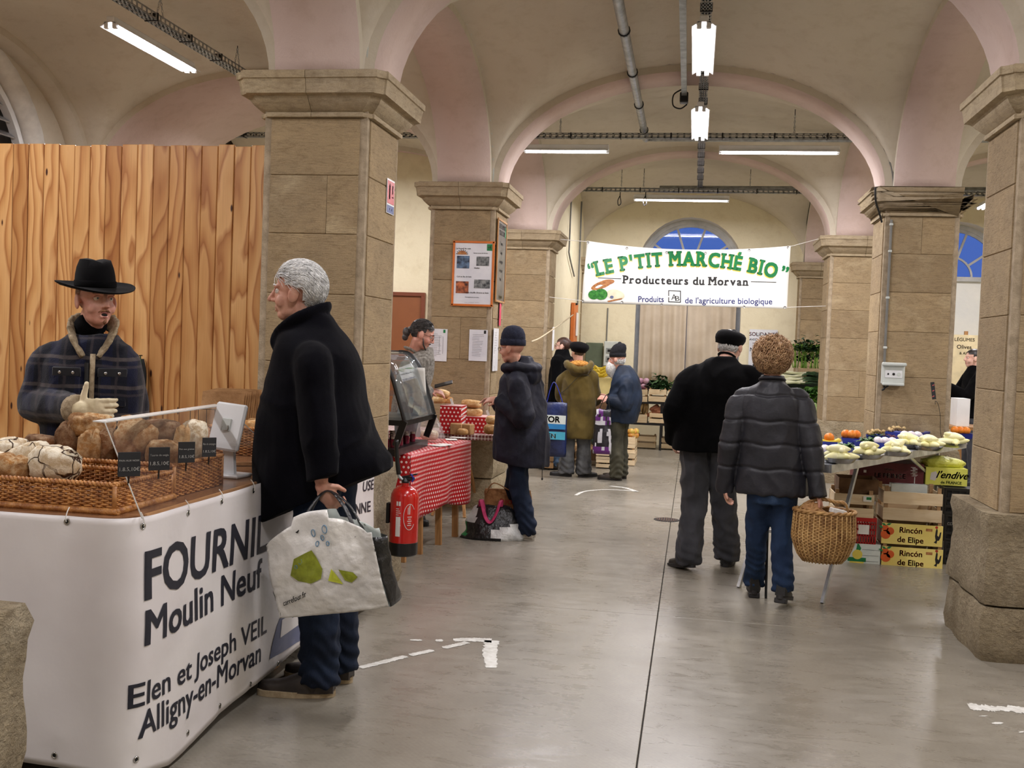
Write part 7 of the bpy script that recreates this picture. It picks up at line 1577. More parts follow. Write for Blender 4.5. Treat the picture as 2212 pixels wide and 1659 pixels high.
# ---- posters on the pillars
def board(name, label, cat, c00, w, h, face, parts, nx=(1, 0, 0), frame=None, fw=.012, th=.006, base=PAPER, grp=None):
    """flat sheet: c00 bottom-left, nx horizontal axis; normal = nx x z"""
    nx = nz(nx); nn = nz(np.cross(nx, (0, 0, 1))); r = empty(name, label, cat, c00, group=grp); B = np.array([nx, nn, (0, 0, 1)]).T
    MB().box(B@V((w/2, -th/2*-1, h/2)), (w, th, h), B).build('sheet', base, r)
    if frame:
        m = MB()
        for a in ((w/2, h, w+fw*2, fw*1.6), (w/2, 0, w+fw*2, fw*1.6), (0, h/2, fw*1.6, h+fw), (w, h/2, fw*1.6, h+fw)): m.box(B@V((a[0], th*.9, a[1])), (a[2], th*2.2, a[3]), B, bev=.002)
        m.build('frame', frame, r)
    for p in parts:
        if p[0] == 't': _, tx, x, z, hh, mt, *al = p; put_text(r, 'lettering', tx, B@V((x*w, th+.0005, z*h)), nx, (0, 0, 1), hh, mt, .012, al[0] if al else 'CENTER', lift=.001)
        if p[0] == 'b': _, x, z, ww, hh, mt = p; MB().box(B@V((x*w, th+.0008, z*h)), (ww, .0012, hh), B).build('printed_block', mt, r)
    return r
yf = YR[3]-HS-.004
A, B_ = at(977, 658, Y=yf), at(1067, 524, Y=yf); w, h = B_[0]-A[0], B_[2]-A[2]
PIC_B = mat('blue_photo_print', (96, 124, 156), .5, c2=(26, 34, 50), ns=26); PIC_G = mat('grey_photo_print', (140, 144, 144), .5, c2=(52, 56, 60), ns=30); PIC_O = mat('oven_photo_print', (196, 110, 66), .5, c2=(60, 24, 18), ns=24)
LAM = mat('laminated_paper', (226, 228, 232), .3, c2=(210, 212, 220), ns=4, bump=.2, bs=14, bd=.01)
pp = board('framed_poster', 'bakery poster in an orange wooden frame on the second left pillar', 'poster', A, w, h, -1, [('b', .24, .68, .12, .115, PIC_B), ('b', .74, .70, .12, .085, PIC_G), ('b', .24, .28, .12, .11, PIC_O), ('b', .74, .34, .15, .08, PIC_G), ('b', .90, .92, .05, .06, INK_GR), ('t', 'AB', .90, .905, .022, PAPER), ('t', 'Le fournil du coin', .24, .885, .014, INK_K), ('t', 'farines issues de blé bio', .68, .82, .010, INK_G), ('t', 'Atelier', .6, .58, .014, INK_K), ('t', 'Cuit au feu de bois', .28, .44, .013, INK_K), ('t', 'Four à chauffe directe au bois', .60, .19, .014, INK_K), ('t', 'Renseignements sur place', .5, .12, .009, INK_G), ('t', '____  ________  ______', .5, .045, .010, INK_K)], frame=ORANGE_F, base=LAM)
m = MB(); cc = V((.21*w, -.008, .80*h))
m.prism([(.045*cos(t), .035*sin(t)) for t in np.linspace(0, pi, 14)], 0, .001, V(((1, 0, 0), (0, 0, -1), (0, 1, 0))), cc)
m.build('loaf_logo', INK_BR, pp)
m = MB()
for t in np.linspace(.15, pi-.15, 8): m.bar(cc+V((.046*cos(t), -.001, .037*sin(t))), cc+V((.056*cos(t), -.001, .046*sin(t))), .006, .002, (0, 1, 0))
m.build('loaf_logo_rays', INK_K, pp)
def lines(n, z0=.86, dz=.05, mt=INK_G, x0=.12, seed=0):
    random.seed(seed); return [('b', x0+.38*(q := random.uniform(.6, 1)), z0-k*dz, .76*.14*q, .0022, mt) for k in range(n)]
for (p0, p1, lb, sd) in (((920, 779), (967, 711), 'printed price table taped to the pillar left of the parka person', 1), ((1012, 779), (1054, 713), 'curling printed certificate taped on the poster pillar', 2)):
    A, B_ = at(*p0, Y=yf), at(*p1, Y=yf); board('paper_notice', lb, 'notice', A, B_[0]-A[0], B_[2]-A[2], -1, lines(14, .84, .052, INK_G, .12, sd)+[('b', .85, .93, .02, .03, INK_GR if sd == 1 else INK_K)]+([('b', .62, .5, .0025, .16, INK_G), ('b', .80, .5, .0025, .16, INK_G)] if sd == 1 else []), th=.002, base=LAM, grp='notices taped to the poster pillar')
# slate board and pink sheets on the nave face of that pillar
xf_ = XL+HS+.012; A = at(1083, 655, X=xf_); B_ = at(1108, 480, X=xf_); nd = (0, 1, 0)
a = at(1078, 655, X=xf_+.01); b = at(1106, 655, X=xf_+.01); wv = .40; z1 = at(1092, 482, X=xf_+.01)[2]; z0 = at(1092, 655, X=xf_+.01)[2]
board('menu_board', 'tall dark chalkboard hanging on the nave side of the poster pillar', 'chalkboard', (xf_, YR[3]-.26, z0), .44, z1-z0, 1, [('t', 'LE FOURNIL', .5, .90, .045, CHALK), ('t', 'DU COIN', .5, .82, .045, CHALK), ('b', .86, .88, .05, .10, INK_GR), ('t', 'Le pain', .5, .04, .04, INK_Y)]+[('t', t, .45, .70-.11*k, .03, INK_G) for k, t in enumerate(('Tourte', 'Seigle', 'Campagne', 'Complet', 'Noix'))], nx=nd, frame=LEGWOOD, base=mat('brown_slate_board', (92, 78, 62), .35, c2=(72, 62, 50), ns=6))
zz = at(1095, 700, X=xf_)[2]; r = board('pink_flyer', 'pink paper strip pinned under the chalkboard', 'flyer', (xf_, YR[3]-.02, at(1090, 705, X=xf_)[2]), .09, .42, 1, [], nx=nd, th=.002, base=INK_P); z_ = at(1085, 800, X=xf_)[2]
board('wall_flyers', 'pale leaflets hanging under the chalkboard behind the navy cap', 'flyer', (xf_, YR[3]-.27, z_), .25, .40, 1, lines(8, .9, .06, INK_G, .1, 5), nx=nd, th=.003, base=LAM)
c = at(1195, 732, Y=YR[4]-HS-.01); tag(MB().box((0, 0, 0), (.025, .012, .30), bev=.003).build('thermometer', WHITEP, None, loc=(c[0], YR[4]-HS-.008, c[2])), 'narrow white strip fixed to the farther left pillar', 'sign')
m = MB(); m.tube(cr([at(1148, 738, Y=9.9), at(1170, 728, Y=11.5), at(1208, 702, Y=13.1), at(1238, 680, Y=14.5)], 6), .008, 6); tag(m.build('cord', mat('pale_cord', (196, 180, 150), .8)), 'pale cord slung from the pillar to the notice board behind the parka', 'cord')
# orange notice board edge on the infill wall
a = at(1238, 700, X=-1.83); r = empty('notice_board', 'orange-brown wooden notice board seen edge-on on the infill wall', 'notice board', (-1.845, a[1], 0)); MB().box((.03, 0, at(1240, 700, X=-1.83)[2]), (.05, .5, .62), bev=.004).build('board', ORANGE_F, r); MB().box((.065, .1, a[2]+.0), (.01, .25, .35)).build('sheet', PAPER, r); MB().box((.06, -.1, a[2]+.30), (.05, .05, .03), bev=.005).build('clip', DARKM, r)
# safety sign on the nearest pillar side
xs_ = XL+HS+.004; z0, z1 = at(841, 462, X=xs_)[2], at(843, 388, X=xs_)[2]; y0, y1 = at(835, 420, X=xs_)[1], at(851, 420, X=xs_)[1]; RS = mat('red_sign', (206, 30, 40), .35); BSN = mat('blue_sign', (20, 60, 140), .35); w = y1-y0; h = z1-z0
r = board('extinguisher_sign', 'red and blue fire extinguisher sign on the side of the nearest left pillar', 'sign', (xs_, y0, z0), w, h, 1, [('b', .5, .62, w*.9, h*.66, RS), ('b', .5, .13, w*.9, h*.22, BSN), ('b', .32, .62, w*.16, h*.4, LW), ('b', .32, .84, w*.10, h*.06, LW), ('b', .72, .72, w*.12, h*.25, LW), ('b', .75, .5, w*.2, h*.03, LW), ('b', .4, .13, w*.07, h*.06, LW), ('b', .65, .13, w*.07, h*.06, LW)], nx=nd, th=.003, base=WHITEP)
for i, ch in enumerate(x for x in bpy.data.objects if x.parent == r and x.name.startswith('printed')): ch.location = (0, 0, 0)
# ================================================================= RIGHT-HAND PRODUCE TABLE
ZT = .865; A = at(1793, 1003, Z=ZT)[:2]; B = at(2078, 955, Z=ZT)[:2]; dr = nz(B-A); LT = np.linalg.norm(B-A)+.1; nn2 = V((-dr[1], dr[0])); ang = math.atan2(dr[1], dr[0])
ft = empty('folding_table', 'long grey aluminium folding table with the endives standing before the right pillar', 'table', (A[0], A[1], 0), ang); DT = .62
MB().box((LT/2, DT/2, ZT-.008), (LT-.02, DT-.02, .012)).build('tabletop', mat('grey_laminate', (178, 182, 188), .45, c2=(164, 168, 176), ns=5), ft)
m = MB()
for a in (((0, 0), (LT, 0)), ((LT, 0), (LT, DT)), ((LT, DT), (0, DT)), ((0, DT), (0, 0))): m.bar((*a[0], ZT-.028), (*a[1], ZT-.028), .022, .05)
m.build('edge_frame', ALU, ft)
def tloc(px): # parameter along the front edge at pixel column px
    return min(np.linspace(0, LT, 400), key=lambda t: abs(proj((A[0]+dr[0]*t, A[1]+dr[1]*t, ZT))[0]-px))
xr = tloc(2036)
xl_ = tloc(1862)
for x0, xf0 in ((xr, xr), (xl_, .06)):
    for y in (.03, DT-.03): MB().bar((x0, y, ZT-.05), (xf0, y, 0), .028, .02, (0, 1, 0)).build('leg', ALU, ft)
    for y in (.06, DT-.06):
        if xf0 == x0: MB().bar((x0-.62, y, ZT-.05), (x0, y, .60), .022, .010, (0, 1, 0)).build('brace', ALU, ft)
    x0 = (x0+xf0)/2+.02
    MB().bar((x0, .03, .35), (x0, DT-.03, .35), .02, .02).build('crossbar', ALU, ft)
def on_t(px, py): return at(px, py, Z=ZT)
# bowls of endives
em = MB(); em.ell((0, 0, 0), (.078, .030, .027), nu=12, nv=10, fn=lambda v: V([(p[0], p[1]*(1-.35*max(0, p[0])-.15*p[0]**2), p[2]*(1-.35*max(0, p[0]))) for p in v])); ev = em
def em_fn(p): a = math.atan2(p[2], p[1]); k = 1+.07*abs(sin(a*2.5+p[0]*18)); return V((p[0]*1.0, p[1]*k, p[2]*k))
em.warp(em_fn); emesh = em.mesh('endive', ENDIVE, True)
bm_ = MB(); bm_.lathe([(.070, 0), (.085, .006), (.106, .032), (.108, .034), (.100, .032), (.078, .010), (.0, .008)], 28); bmesh_ = bm_.mesh('bowl', STEEL, 40)
BN = ['first', 'second', 'third', 'fourth', 'fifth', 'sixth']; BG = 'endives heaped in the steel bowls'
bw = [(1812, 1000), (1873, 991), (1934, 985), (1958, 968), (2005, 973), (2057, 966)]
for k, (px, py) in enumerate(bw):
    c = on_t(px, py); tag(link('steel_bowl', bmesh_, None, (c[0], c[1], ZT+.001)), f'shallow steel bowl of pale endives, {BN[k]} from the left along the table', 'bowl', 'steel bowls of endives')
    random.seed(k+3)
    for i in range(8):
        lay = 0 if i < 5 else 1; a = i*2*pi/5+k if lay == 0 else i*2.1+k; rr = .045 if lay == 0 else .018
        o = link('endive', emesh, None, (c[0]+rr*cos(a), c[1]+rr*sin(a), ZT+.040+.040*lay+.004*(i % 3)), (random.uniform(-.3, .3), random.uniform(-.25, .1), a+random.uniform(-.6, .6)+(1.2 if lay else 0)))
        tag(o, f'pale yellow endive in the {BN[k]} steel bowl from the left', 'endive', BG)
# blue trays
tr = MB(); P = [V([(sx*w, sy*d, z) for sx, sy in ((-1, -1), (1, -1), (1, 1), (-1, 1))]) for w, d, z in ((.078, .052, 0), (.095, .066, .045), (.098, .069, .046), (.092, .063, .043), (.075, .049, .006))]; tr.rings(P); trm = tr.mesh('blue_tray', BLUE_C)
orm = MB().ell((0, 0, 0), (.036, .036, .034), nu=16, nv=12).mesh('orange', ORANGEF, True); tum = MB().ell((0, 0, 0), (.033, .033, .028), nu=14, nv=10, fn=lambda v: V([p*(1+.15*max(0, p[2])**3) for p in v])).mesh('turnip', EGGW, True)
def leaf_cluster(name, mt, R_, n, ll, w, seed, up=.5, c=(0, 0, 0), curl=.5):
    m = MB(); rnd = random.Random(seed); c = V(c, float)
    for i in range(n):
        a = rnd.random()*2*pi; e = rnd.uniform(-.1, 1.2)*up+.15; d = V((cos(a)*cos(e), sin(a)*cos(e), sin(e))); s = nz(np.cross(d, (0, 0, 1))); p0 = c+V((rnd.gauss(0, 1)*R_[0]*.35, rnd.gauss(0, 1)*R_[1]*.35, abs(rnd.gauss(0, 1))*R_[2]*.4)); L1 = ll*rnd.uniform(.6, 1.2); W1 = w*rnd.uniform(.6, 1.2); vs = []; fs = []
        for j in range(5):
            t = j/4; p = p0+d*L1*t+V((0, 0, -curl*L1*t*t)); ww = W1*sin(pi*min(1, .12+t*.86))**.8*(1+.25*sin(i+j*2)); vs += [p-s*ww+V((0, 0, .3*ww*sin(j*3+i))), p+V((0, 0, -.25*ww)), p+s*ww+V((0, 0, .3*ww*cos(j*2+i)))]
        for j in range(4):
            for q in (0, 1): fs.append((3*j+q, 3*j+q+1, 3*j+q+4, 3*j+q+3))
        m.add(vs, fs)
    return m.mesh(name, mt, True)
LC = leaf_cluster('leafy_bunch', LEAF_D, (.07, .05, .03), 90, .075, .014, 3); LC2 = leaf_cluster('leafy_bunch', LEAF, (.07, .05, .03), 80, .08, .012, 4)
gm = MB()
random.seed(8)
for i in range(16): a = random.random()*6.3; gm.ell((random.uniform(-.06, .06), random.uniform(-.035, .035), random.uniform(.0, .035)), (random.uniform(.012, .03), .013, .013), eul(random.random(), random.random(), a), nu=8, nv=6)
GING = gm.mesh('ginger_piece', mat('ginger_skin', (206, 180, 128), .7, c2=(172, 140, 90), ns=14, bump=.3), True)
trays = [(1782, 985, 'w', 'blue tray at the left end behind the first bowl'), (1790, 962, 'b', 'blue tray of bananas and an orange at the far left of the produce table'), (1826, 975, 'l', 'blue tray of leafy greens behind the second bowl'), (1838, 954, 'o', 'blue tray of three oranges at the back of the produce table'), (1872, 962, 'l', 'blue tray of dark leaves behind the third bowl'), (1890, 948, 'g', 'tray of knobbly ginger on green leaves at the back of the table'), (1912, 965, 'w', 'blue tray of white turnips behind the third bowl'), (1926, 951, 'r', 'blue tray of dark red bunches near the back of the table'), (1935, 940, 'g', 'small tray of pale roots with one thin sprig'), (1968, 950, 'w', 'blue tray of white turnips right of the red bunches'), (1985, 940, 'e', 'empty-looking blue tray at the right rear of the table')]
for k, (px, py, kd_, lb) in enumerate(trays):
    c = on_t(px, py+4); o = tag(link('produce_tray', trm, None, (c[0], c[1], ZT+.001), ang+.3*(k % 2)), lb, 'tray', 'blue trays on the produce table'); z = ZT+.04
    if kd_ == 'o' or kd_ == 'b':
        for q in ((-.04, 0), (.035, .0), (.0, -.02)) if kd_ == 'o' else ((0, 0),):
            tag(link('orange', orm, None, (c[0]+q[0], c[1]+q[1], z+.03)), 'bright orange resting in the tray of three oranges' if kd_ == 'o' else 'single orange on the bananas at the left of the table', 'orange', 'oranges on the produce table')
    if kd_ == 'b':
        for q in range(4):
            mm = MB(); mm.tube(cr([(-.08, 0, .01), (-.03, -.02-.004*q, -.008), (.03, -.018-.004*q, -.006), (.08, .01, .012)], 4), [.006]+[.015]*11+[.005], 8); tag(mm.build('banana', BANANA, None, True, (c[0], c[1]-.02+.016*q, z+.006)), 'yellow banana lying in the far left tray', 'banana', 'bananas on the produce table')
    if kd_ == 'w':
        for q in range(6): tag(link('turnip', tum, None, (c[0]-.05+.05*(q % 3), c[1]-.02+.045*(q//3), z+.012), (0, .3*q, q)), 'white turnip in ' + lb[:60].replace('blue tray', 'the blue tray'), 'turnip', 'white turnips on the produce table')
    if kd_ == 'l': tag(link('leafy_bunch', LC if k % 2 else LC2, None, (c[0], c[1], z-.01)), 'bunch of green leaves in ' + ('the tray behind the second bowl' if k == 2 else 'the tray behind the third bowl'), 'greens', 'leafy bunches on the produce table')
    if kd_ == 'g':
        tag(link('ginger_piece', GING, None, (c[0], c[1], z+.012)), 'heap of knobbly ginger on the green leaves' if k == 5 else 'pale knobbly roots with a thin sprig', 'ginger', 'ginger heaps'); bpy.data.objects[-1] if 0 else None
        if k == 5: tag(link('leafy_bunch', LC, None, (c[0], c[1]-.05, z-.02)), 'green leaves hanging under the ginger heap', 'greens', 'leafy bunches on the produce table')
        else: mm = MB(); mm.tube(cr([(0, 0, .03), (.005, 0, .06), (-.006, 0, .09)], 4), .0018, 4); tag(mm.build('sprig', BLACKW, None, loc=(c[0], c[1], z)), 'thin dark sprig standing up from the pale roots', 'sprig')
    if kd_ == 'r': tag(link('leafy_bunch', leaf_cluster('leafy_bunch', BEET, (.07, .05, .03), 40, .06, .009, 14), None, (c[0], c[1], z-.01)), 'dark red bunch in the tray near the back of the table', 'beet', 'leafy bunches on the produce table')
c = on_t(2034, 950); zs = at(2016, 842, Y=c[1])[2]; r = empty('price_flag', 'small dark price card on a bent wire over the right end of the produce table', 'price sign', (c[0], c[1], ZT)); q = lambda px, py: at(px, py, Y=c[1])-V((c[0], c[1], ZT)); m = MB(); m.tube(cr([q(2034, 948), q(2031, 925), q(2031, 900), q(2027, 875), q(2021, 866), q(2020, 874)], 5), .0022, 5); m.build('wire', BLACKW, r)
MB().box(q(2016, 844), (.032, .004, .145), eul(0, rad(-9), 0), bev=.001).build('card', SLATE, r)
for k in range(3): MB().box(q(2016, 832+k*12)-V((0, .003, 0)), (.018, .002, .008), eul(0, rad(-30), 0)).build('chalk_mark', mat('pink_chalk', (180, 90, 90), .8), r)
# ---- crates and boxes under the table
YC = 8.02
def crate(px0, px1, pt, pb, Y, d, label, mt=CRATE, rows=2, group='wooden crates under the produce table', posts=True, face=None, extra=0.03):
    a, b = at(px0, pb, Y=Y), at(px1, pt, Y=Y); w = b[0]-a[0]; h = b[2]-a[2]; r = empty('wooden_crate', label, 'crate', ((a[0]+b[0])/2, Y+d/2, a[2]), group=group); sh = h/(rows+(rows-1)*.35); t = .008
    for k in range(rows):
        z = sh*(.5+k*1.35)
        if face is None or k: MB().box((0, -d/2, z), (w, t, sh), bev=.0015).build('slat', mt, r)
        MB().box((0, d/2, z), (w, t, sh), bev=.0015).build('slat', mt, r)
        for s in (-1, 1): MB().box((s*(w/2-t), 0, z), (t, d-t, sh), bev=.0015).build('slat', mt, r)
    for sx in (-1, 1):
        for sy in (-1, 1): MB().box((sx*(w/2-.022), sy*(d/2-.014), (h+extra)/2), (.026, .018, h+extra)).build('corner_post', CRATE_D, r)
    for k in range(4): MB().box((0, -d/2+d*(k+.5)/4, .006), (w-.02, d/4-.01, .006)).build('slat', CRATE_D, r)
    return r, w, h, d
def carton(px0, px1, pt, pb, Y, d, label, mt, parts=(), open_=False, grp='cartons under the produce table', name='carton'):
    a, b = at(px0, pb, Y=Y), at(px1, pt, Y=Y); w = b[0]-a[0]; h = b[2]-a[2]; r = empty(name, label, 'box', ((a[0]+b[0])/2, Y+d/2, a[2]), group=grp)
    for nm, c_, s_ in (('front_wall', (0, -d/2, h/2), (w, .005, h)), ('back_wall', (0, d/2, h/2), (w, .005, h)), ('side_wall', (-w/2, 0, h/2), (.005, d, h)), ('side_wall', (w/2, 0, h/2), (.005, d, h)), ('bottom', (0, 0, .003), (w, d, .005))): MB().box(c_, s_).build(nm, mt, r)
    if not open_: MB().box((0, 0, h-.002), (w, d, .005)).build('lid', mt, r)
    for p in parts:
        if p[0] == 't': put_text(r, 'lettering', p[1], (p[2]*w-w/2, -d/2-.003, p[3]*h), (1, 0, 0), (0, 0, 1), p[4], p[5], .02, 'CENTER', sx=1., lift=.001, shear=p[6] if len(p) > 6 else 0.)
        elif p[0] == 'd': MB().lathe([(p[3], 0), (p[3], .0015)], 16, (p[1]*w-w/2, -d/2-.0028, p[2]*h), eul(pi/2, 0, 0)).build('print', p[4], r)
        elif p[0] == 'b': MB().box((p[1]*w-w/2, -d/2-.0035, p[2]*h), (p[3], .001, p[4])).build('print', p[5], r)
        elif p[0] == 'p': m = MB(); m.prism([(x*w-w/2, z*h) for x, z in p[1]], 0, .0012, V(((1, 0, 0), (0, 0, -1), (0, 1, 0))), (0, -d/2-.0028, 0)); m.build('print', p[2], r)
    return r
roo = [(.86, .2), (.89, .3), (.875, .5), (.885, .78), (.90, .9), (.915, .78), (.91, .55), (.935, .48), (.955, .7), (.975, .72), (.965, .45), (.94, .3), (.915, .3), (.905, .15)]
for (pt, pb, lb) in ((1188, 1222, 'bottom yellow-printed orange crate reading Rincón de Elipe'), (1137, 1173, 'upper yellow-printed orange crate reading Rincón de Elipe, on the bottom one')):
    r, w, h, d = crate(1903, 2037, pt, pb, YC, .30, lb, rows=1, face=1, group='orange crates under the produce table', extra=.05)
    for o in [x for x in bpy.data.objects if x.parent == r and x.name.startswith('slat')][:0]: pass
    MB().box((0, -d/2-.0045, h/2), (w, .006, h), bev=.001).build('printed_front', YEL_B, r); F = -d/2-.008
    for tx, z, hh in (('Rincón', .58, .042), ('de Elipe', .12, .042)): put_text(r, 'lettering', tx, (-.01, F, z*h), (1, 0, 0), (0, 0, 1), hh, INK_R, .022, 'CENTER', lift=.0005)
    for x, z, q in ((-.185, .45, .036), (-.155, .62, .030), (-.19, .75, .026)): MB().lathe([(q, 0), (q*.9, .002)], 16, (x, F+.001, z*h), eul(pi/2, 0, 0)).build('orange_print', INK_T, r)
    for x, z in ((-.20, .93), (-.165, .95), (-.22, .8)): m = MB(); m.prism([(-.02, 0), (0, .008), (.02, 0), (0, -.008)], 0, .002, eul(pi/2, .5 if x < -.18 else -.4, 0), (x, F, z*h)); m.build('leaf_print', INK_GR, r)
    m = MB(); m.prism([(x*w-w/2, z*h) for x, z in roo], 0, .0012, V(((1, 0, 0), (0, 0, -1), (0, 1, 0))), (0, F+.0005, 0)); m.build('rooster_print', INK_K, r); MB().lathe([(.010, 0), (.010, .0018)], 10, (.895*w-w/2, F+.0005, .93*h), eul(pi/2, 0, 0)).build('comb_print', INK_R, r); MB().box((.775*w-w/2, F+.0005, .78*h), (.045, .001, .02)).build('stamp_print', INK_BR, r)
crate(1906, 2037, 1068, 1122, YC, .30, 'plain slatted wooden crate on top of the two orange crates', rows=2, extra=.04)
crate(1800, 1889, 1070, 1116, YC, .28, 'pale slatted wooden crate with a green label beside the wicker basket', rows=2)
c = at(1874, 1078, Y=YC-.01); tag(MB().box((0, 0, 0), (.06, .002, .04)).build('crate_label', PAPER, None, loc=c), 'white and green label stuck on the pale crate', 'label'); tag(MB().box((0, 0, 0), (.035, .002, .02)).build('green_sticker', INK_GR, None, loc=c+V((.01, -.002, .004))), 'green printed patch on the crate label', 'label')
# red plastic crate with lattice
a, b = at(1828, 1172, Y=YC), at(1893, 1120, Y=YC); a[0] -= .10; w, h, d = b[0]-a[0], b[2]-a[2], .28; r = empty('plastic_crate', 'red slotted plastic crate standing on the white pineapple box', 'crate', ((a[0]+b[0])/2, YC+d/2, a[2]))
for y in (-d/2, d/2):
    m = MB()
    for z in (.0, .32, .55, .78, 1.): m.box((0, y, z*h*.94+.006), (w, .008, .012))
    n = 16
    for i in range(n+1): m.box((-w/2+w*i/n, y, h/2), (.007, .008, h))
    m.box((0, y, h-.014), (w, .012, .028)); m.build('lattice_side', RED_C, r)
for x in (-w/2, w/2): MB().box((x, 0, h/2), (.01, d, h)).build('end_wall', RED_C, r)
MB().box((0, 0, .005), (w, d, .008)).build('bottom', RED_C, r); c = V((w*.22, -d/2-.006, h*.55)); MB().box(c, (.075, .002, .07)).build('paper_label', PAPER, r)
pine = [('d', .37, .52, .036, INK_Y), ('p', [(.33, .7), (.36, 1.), (.40, .98), (.47, .8), (.44, .68)], INK_GR), ('b', .36, .12, .10, .03, INK_Y), ('b', .36, .30, .13, .03, INK_GR)]+[('b', .6+.13*(k % 3), .25+.25*(k//3), .05, .002, INK_G) for k in range(9)]
carton(1822, 1902, 1177, 1221, YC, .30, 'white and green fruit carton printed with a pineapple, on the floor', WHITE_B, pine)
carton(1812, 1898, 1037, 1064, YC+.04, .26, 'torn brown card box lying on the pale crate', KRAFT_D, open_=True); tree = [('b', .86+.02*sin(k*2.2), .45+.05*k % .5, .035, .004, LW) for k in range(9)]+[('b', .87, .25, .006, .05, LW)]
carton(1850, 1996, 1004, 1042, 8.38, .34, 'burgundy fruit carton printed Le Prince under the table', BURG, [('t', 'LE PRINCE', .50, .30, .036, LW), ('t', 'Maman', .48, .66, .016, LW), ('b', .12, .55, .02, .02, LW)]+tree)
carton(1999, 2090, 1014, 1046, 8.38, .34, 'yellow carton printed with endive lettering at the right under the table', YEL_C, [('t', 'l\'endive', .62, .42, .055, INK_K, .4), ('t', 'de FRANCE', .62, .10, .022, INK_GR), ('p', [(.10, .3), (.22, .25), (.30, .5), (.24, .8), (.12, .7)], LW)])
c = at(2045, 1005, Y=8.36); m = MB(); m.ell((0, 0, 0), (.16, .12, .055), nu=24, nv=14, fn=lambda v: V([p*(1+.28*mnoise.noise(Vector((p[0]*3, p[1]*3, p[2]*6)))) for p in v])); tag(m.build('plastic_sack', YELBAG, None, True, (c[0], 8.52, c[2])), 'yellow-green plastic sack bulging on the yellow carton', 'sack')
r0 = carton(1925, 2003, 1049, 1066, 8.30, .25, 'flattened white carton lying over the slatted crate', WHITE_B)
for k, (pt, pb) in enumerate(((1056, 1110), (1112, 1168), (1170, 1215))):
    a, b = at(2040, pb, Y=8.2), at(2085, pt, Y=8.2); w, h = .40, b[2]-a[2]; r = empty('plastic_crate', ('topmost', 'middle', 'lowest')[k]+' black plastic crate in the stack half hidden by the right pillar base', 'crate', (a[0]+w/2, 8.35, a[2]), group='black plastic crates by the right pillar')
    m = MB()
    for z in (.05, .3, .6, .95): m.box((0, -.15, z*h), (w, .01, .02)); m.box((-w/2, 0, z*h), (.01, .3, .02))
    for i in range(9): m.box((-w/2+w*i/8, -.15, h/2), (.008, .008, h))
    for x in (-w/2, w/2): m.box((x, -.13, h/2), (.02, .04, h))
    m.build('lattice_side', BLACKP, r); MB().box((0, 0, h/2), (w-.04, .26, h-.02)).build('dark_lining', mat('black_liner', (16, 16, 18), .6), r)
    if k == 1: put_text(r, 'lettering', 'confiez', (-w/2+.01, -.158, h*.6), (1, 0, 0), (0, 0, 1), .03, LW, .02)
# ---- wicker shopping basket
Yb = 6.27; c = at(1776, 1213, Y=Yb); zb_ = c[2]; zt_ = at(1776, 1103, Y=Yb)[2]; H_ = zt_-zb_; r = empty('wicker_basket', 'oval wicker shopping basket carried in the right hand of the padded-jacket person', 'basket', (c[0], Yb, zb_)); wa = (at(1843, 1120, Y=Yb)[0]-at(1709, 1120, Y=Yb)[0])/2
def bprof(t): return wa*(.62+.40*min(1, t*2.2)**.6-.02*t) if t < .5 else wa*(1.02-.05*(t-.5)*2)
m = MB(); rows = 30; N = 34
for j in range(rows):
    t = j/(rows-1); R_ = bprof(t); sg = j % 2; m.tube([((R_+.004*(1 if (i+sg) % 2 else -1))*cos(pi*i/N*1.), (R_*.72+.004*(1 if (i+sg) % 2 else -1))*sin(pi*i/N), .01+(H_-.02)*t) for i in range(2*N)], .0052, 5, close=True)
m.build('woven_body', WICK_H, r, smooth=True); m = MB()
for i in range(N): a = 2*pi*(i+.25)/N; m.tube([(bprof(t)*1.02*cos(a), bprof(t)*.74*sin(a), H_*t) for t in np.linspace(0, 1, 8)], .0042, 5)
m.build('stakes', mat('pale_wicker', (206, 172, 116), .5, c2=(170, 130, 78), ns=14), r, smooth=True)
m = MB()
for ph in (0, pi): m.tube([((wa*.99+.006*cos(i*1.1+ph))*cos(2*pi*i/72), (wa*.71+.006*cos(i*1.1+ph))*sin(2*pi*i/72), H_+.006*sin(i*1.1+ph)) for i in range(72)], .008, 6, close=True)
m.build('rim', WICK_H, r, smooth=True); MB().lathe([(bprof(0)*.98, .002), (bprof(0)*.98, .014)], 32, sy=.72).build('bottom', WICK_H, r)
hz = at(1770, 1078, Y=Yb)[2]-zb_; m = MB(); hp = cr([(-wa*.80, 0, H_*.85), (-wa*.72, 0, H_+.02), (-wa*.35, 0, hz-.01), (.0, 0, hz), (wa*.32, 0, hz-.012), (wa*.66, 0, H_+.045), (wa*.80, 0, H_*.85)], 6); 
for ph in (0, 2.1, 4.2): m.tube([p+V((0, .006*cos(i*.8+ph), .006*sin(i*.8+ph))) for i, p in enumerate(hp)], .0065, 5)
m.build('handle', WICK_H, r, smooth=True)
m = MB(); m.ell((-.07, 0, H_-.015), (.065, .06, .06), nu=20, nv=14, fn=lambda v: V([p*(1+.3*(.5-abs(mnoise.noise(Vector((p[0]*3, p[1]*3, p[2]*3)))*2))) for p in v])); m.build('kraft_bag', KRAFT, r, label='crumpled brown paper bag'); MB().box((.075, 0, H_+.0), (.09, .05, .03), eul(0, .2, .3), bev=.004).build('white_packet', PAPER, r)
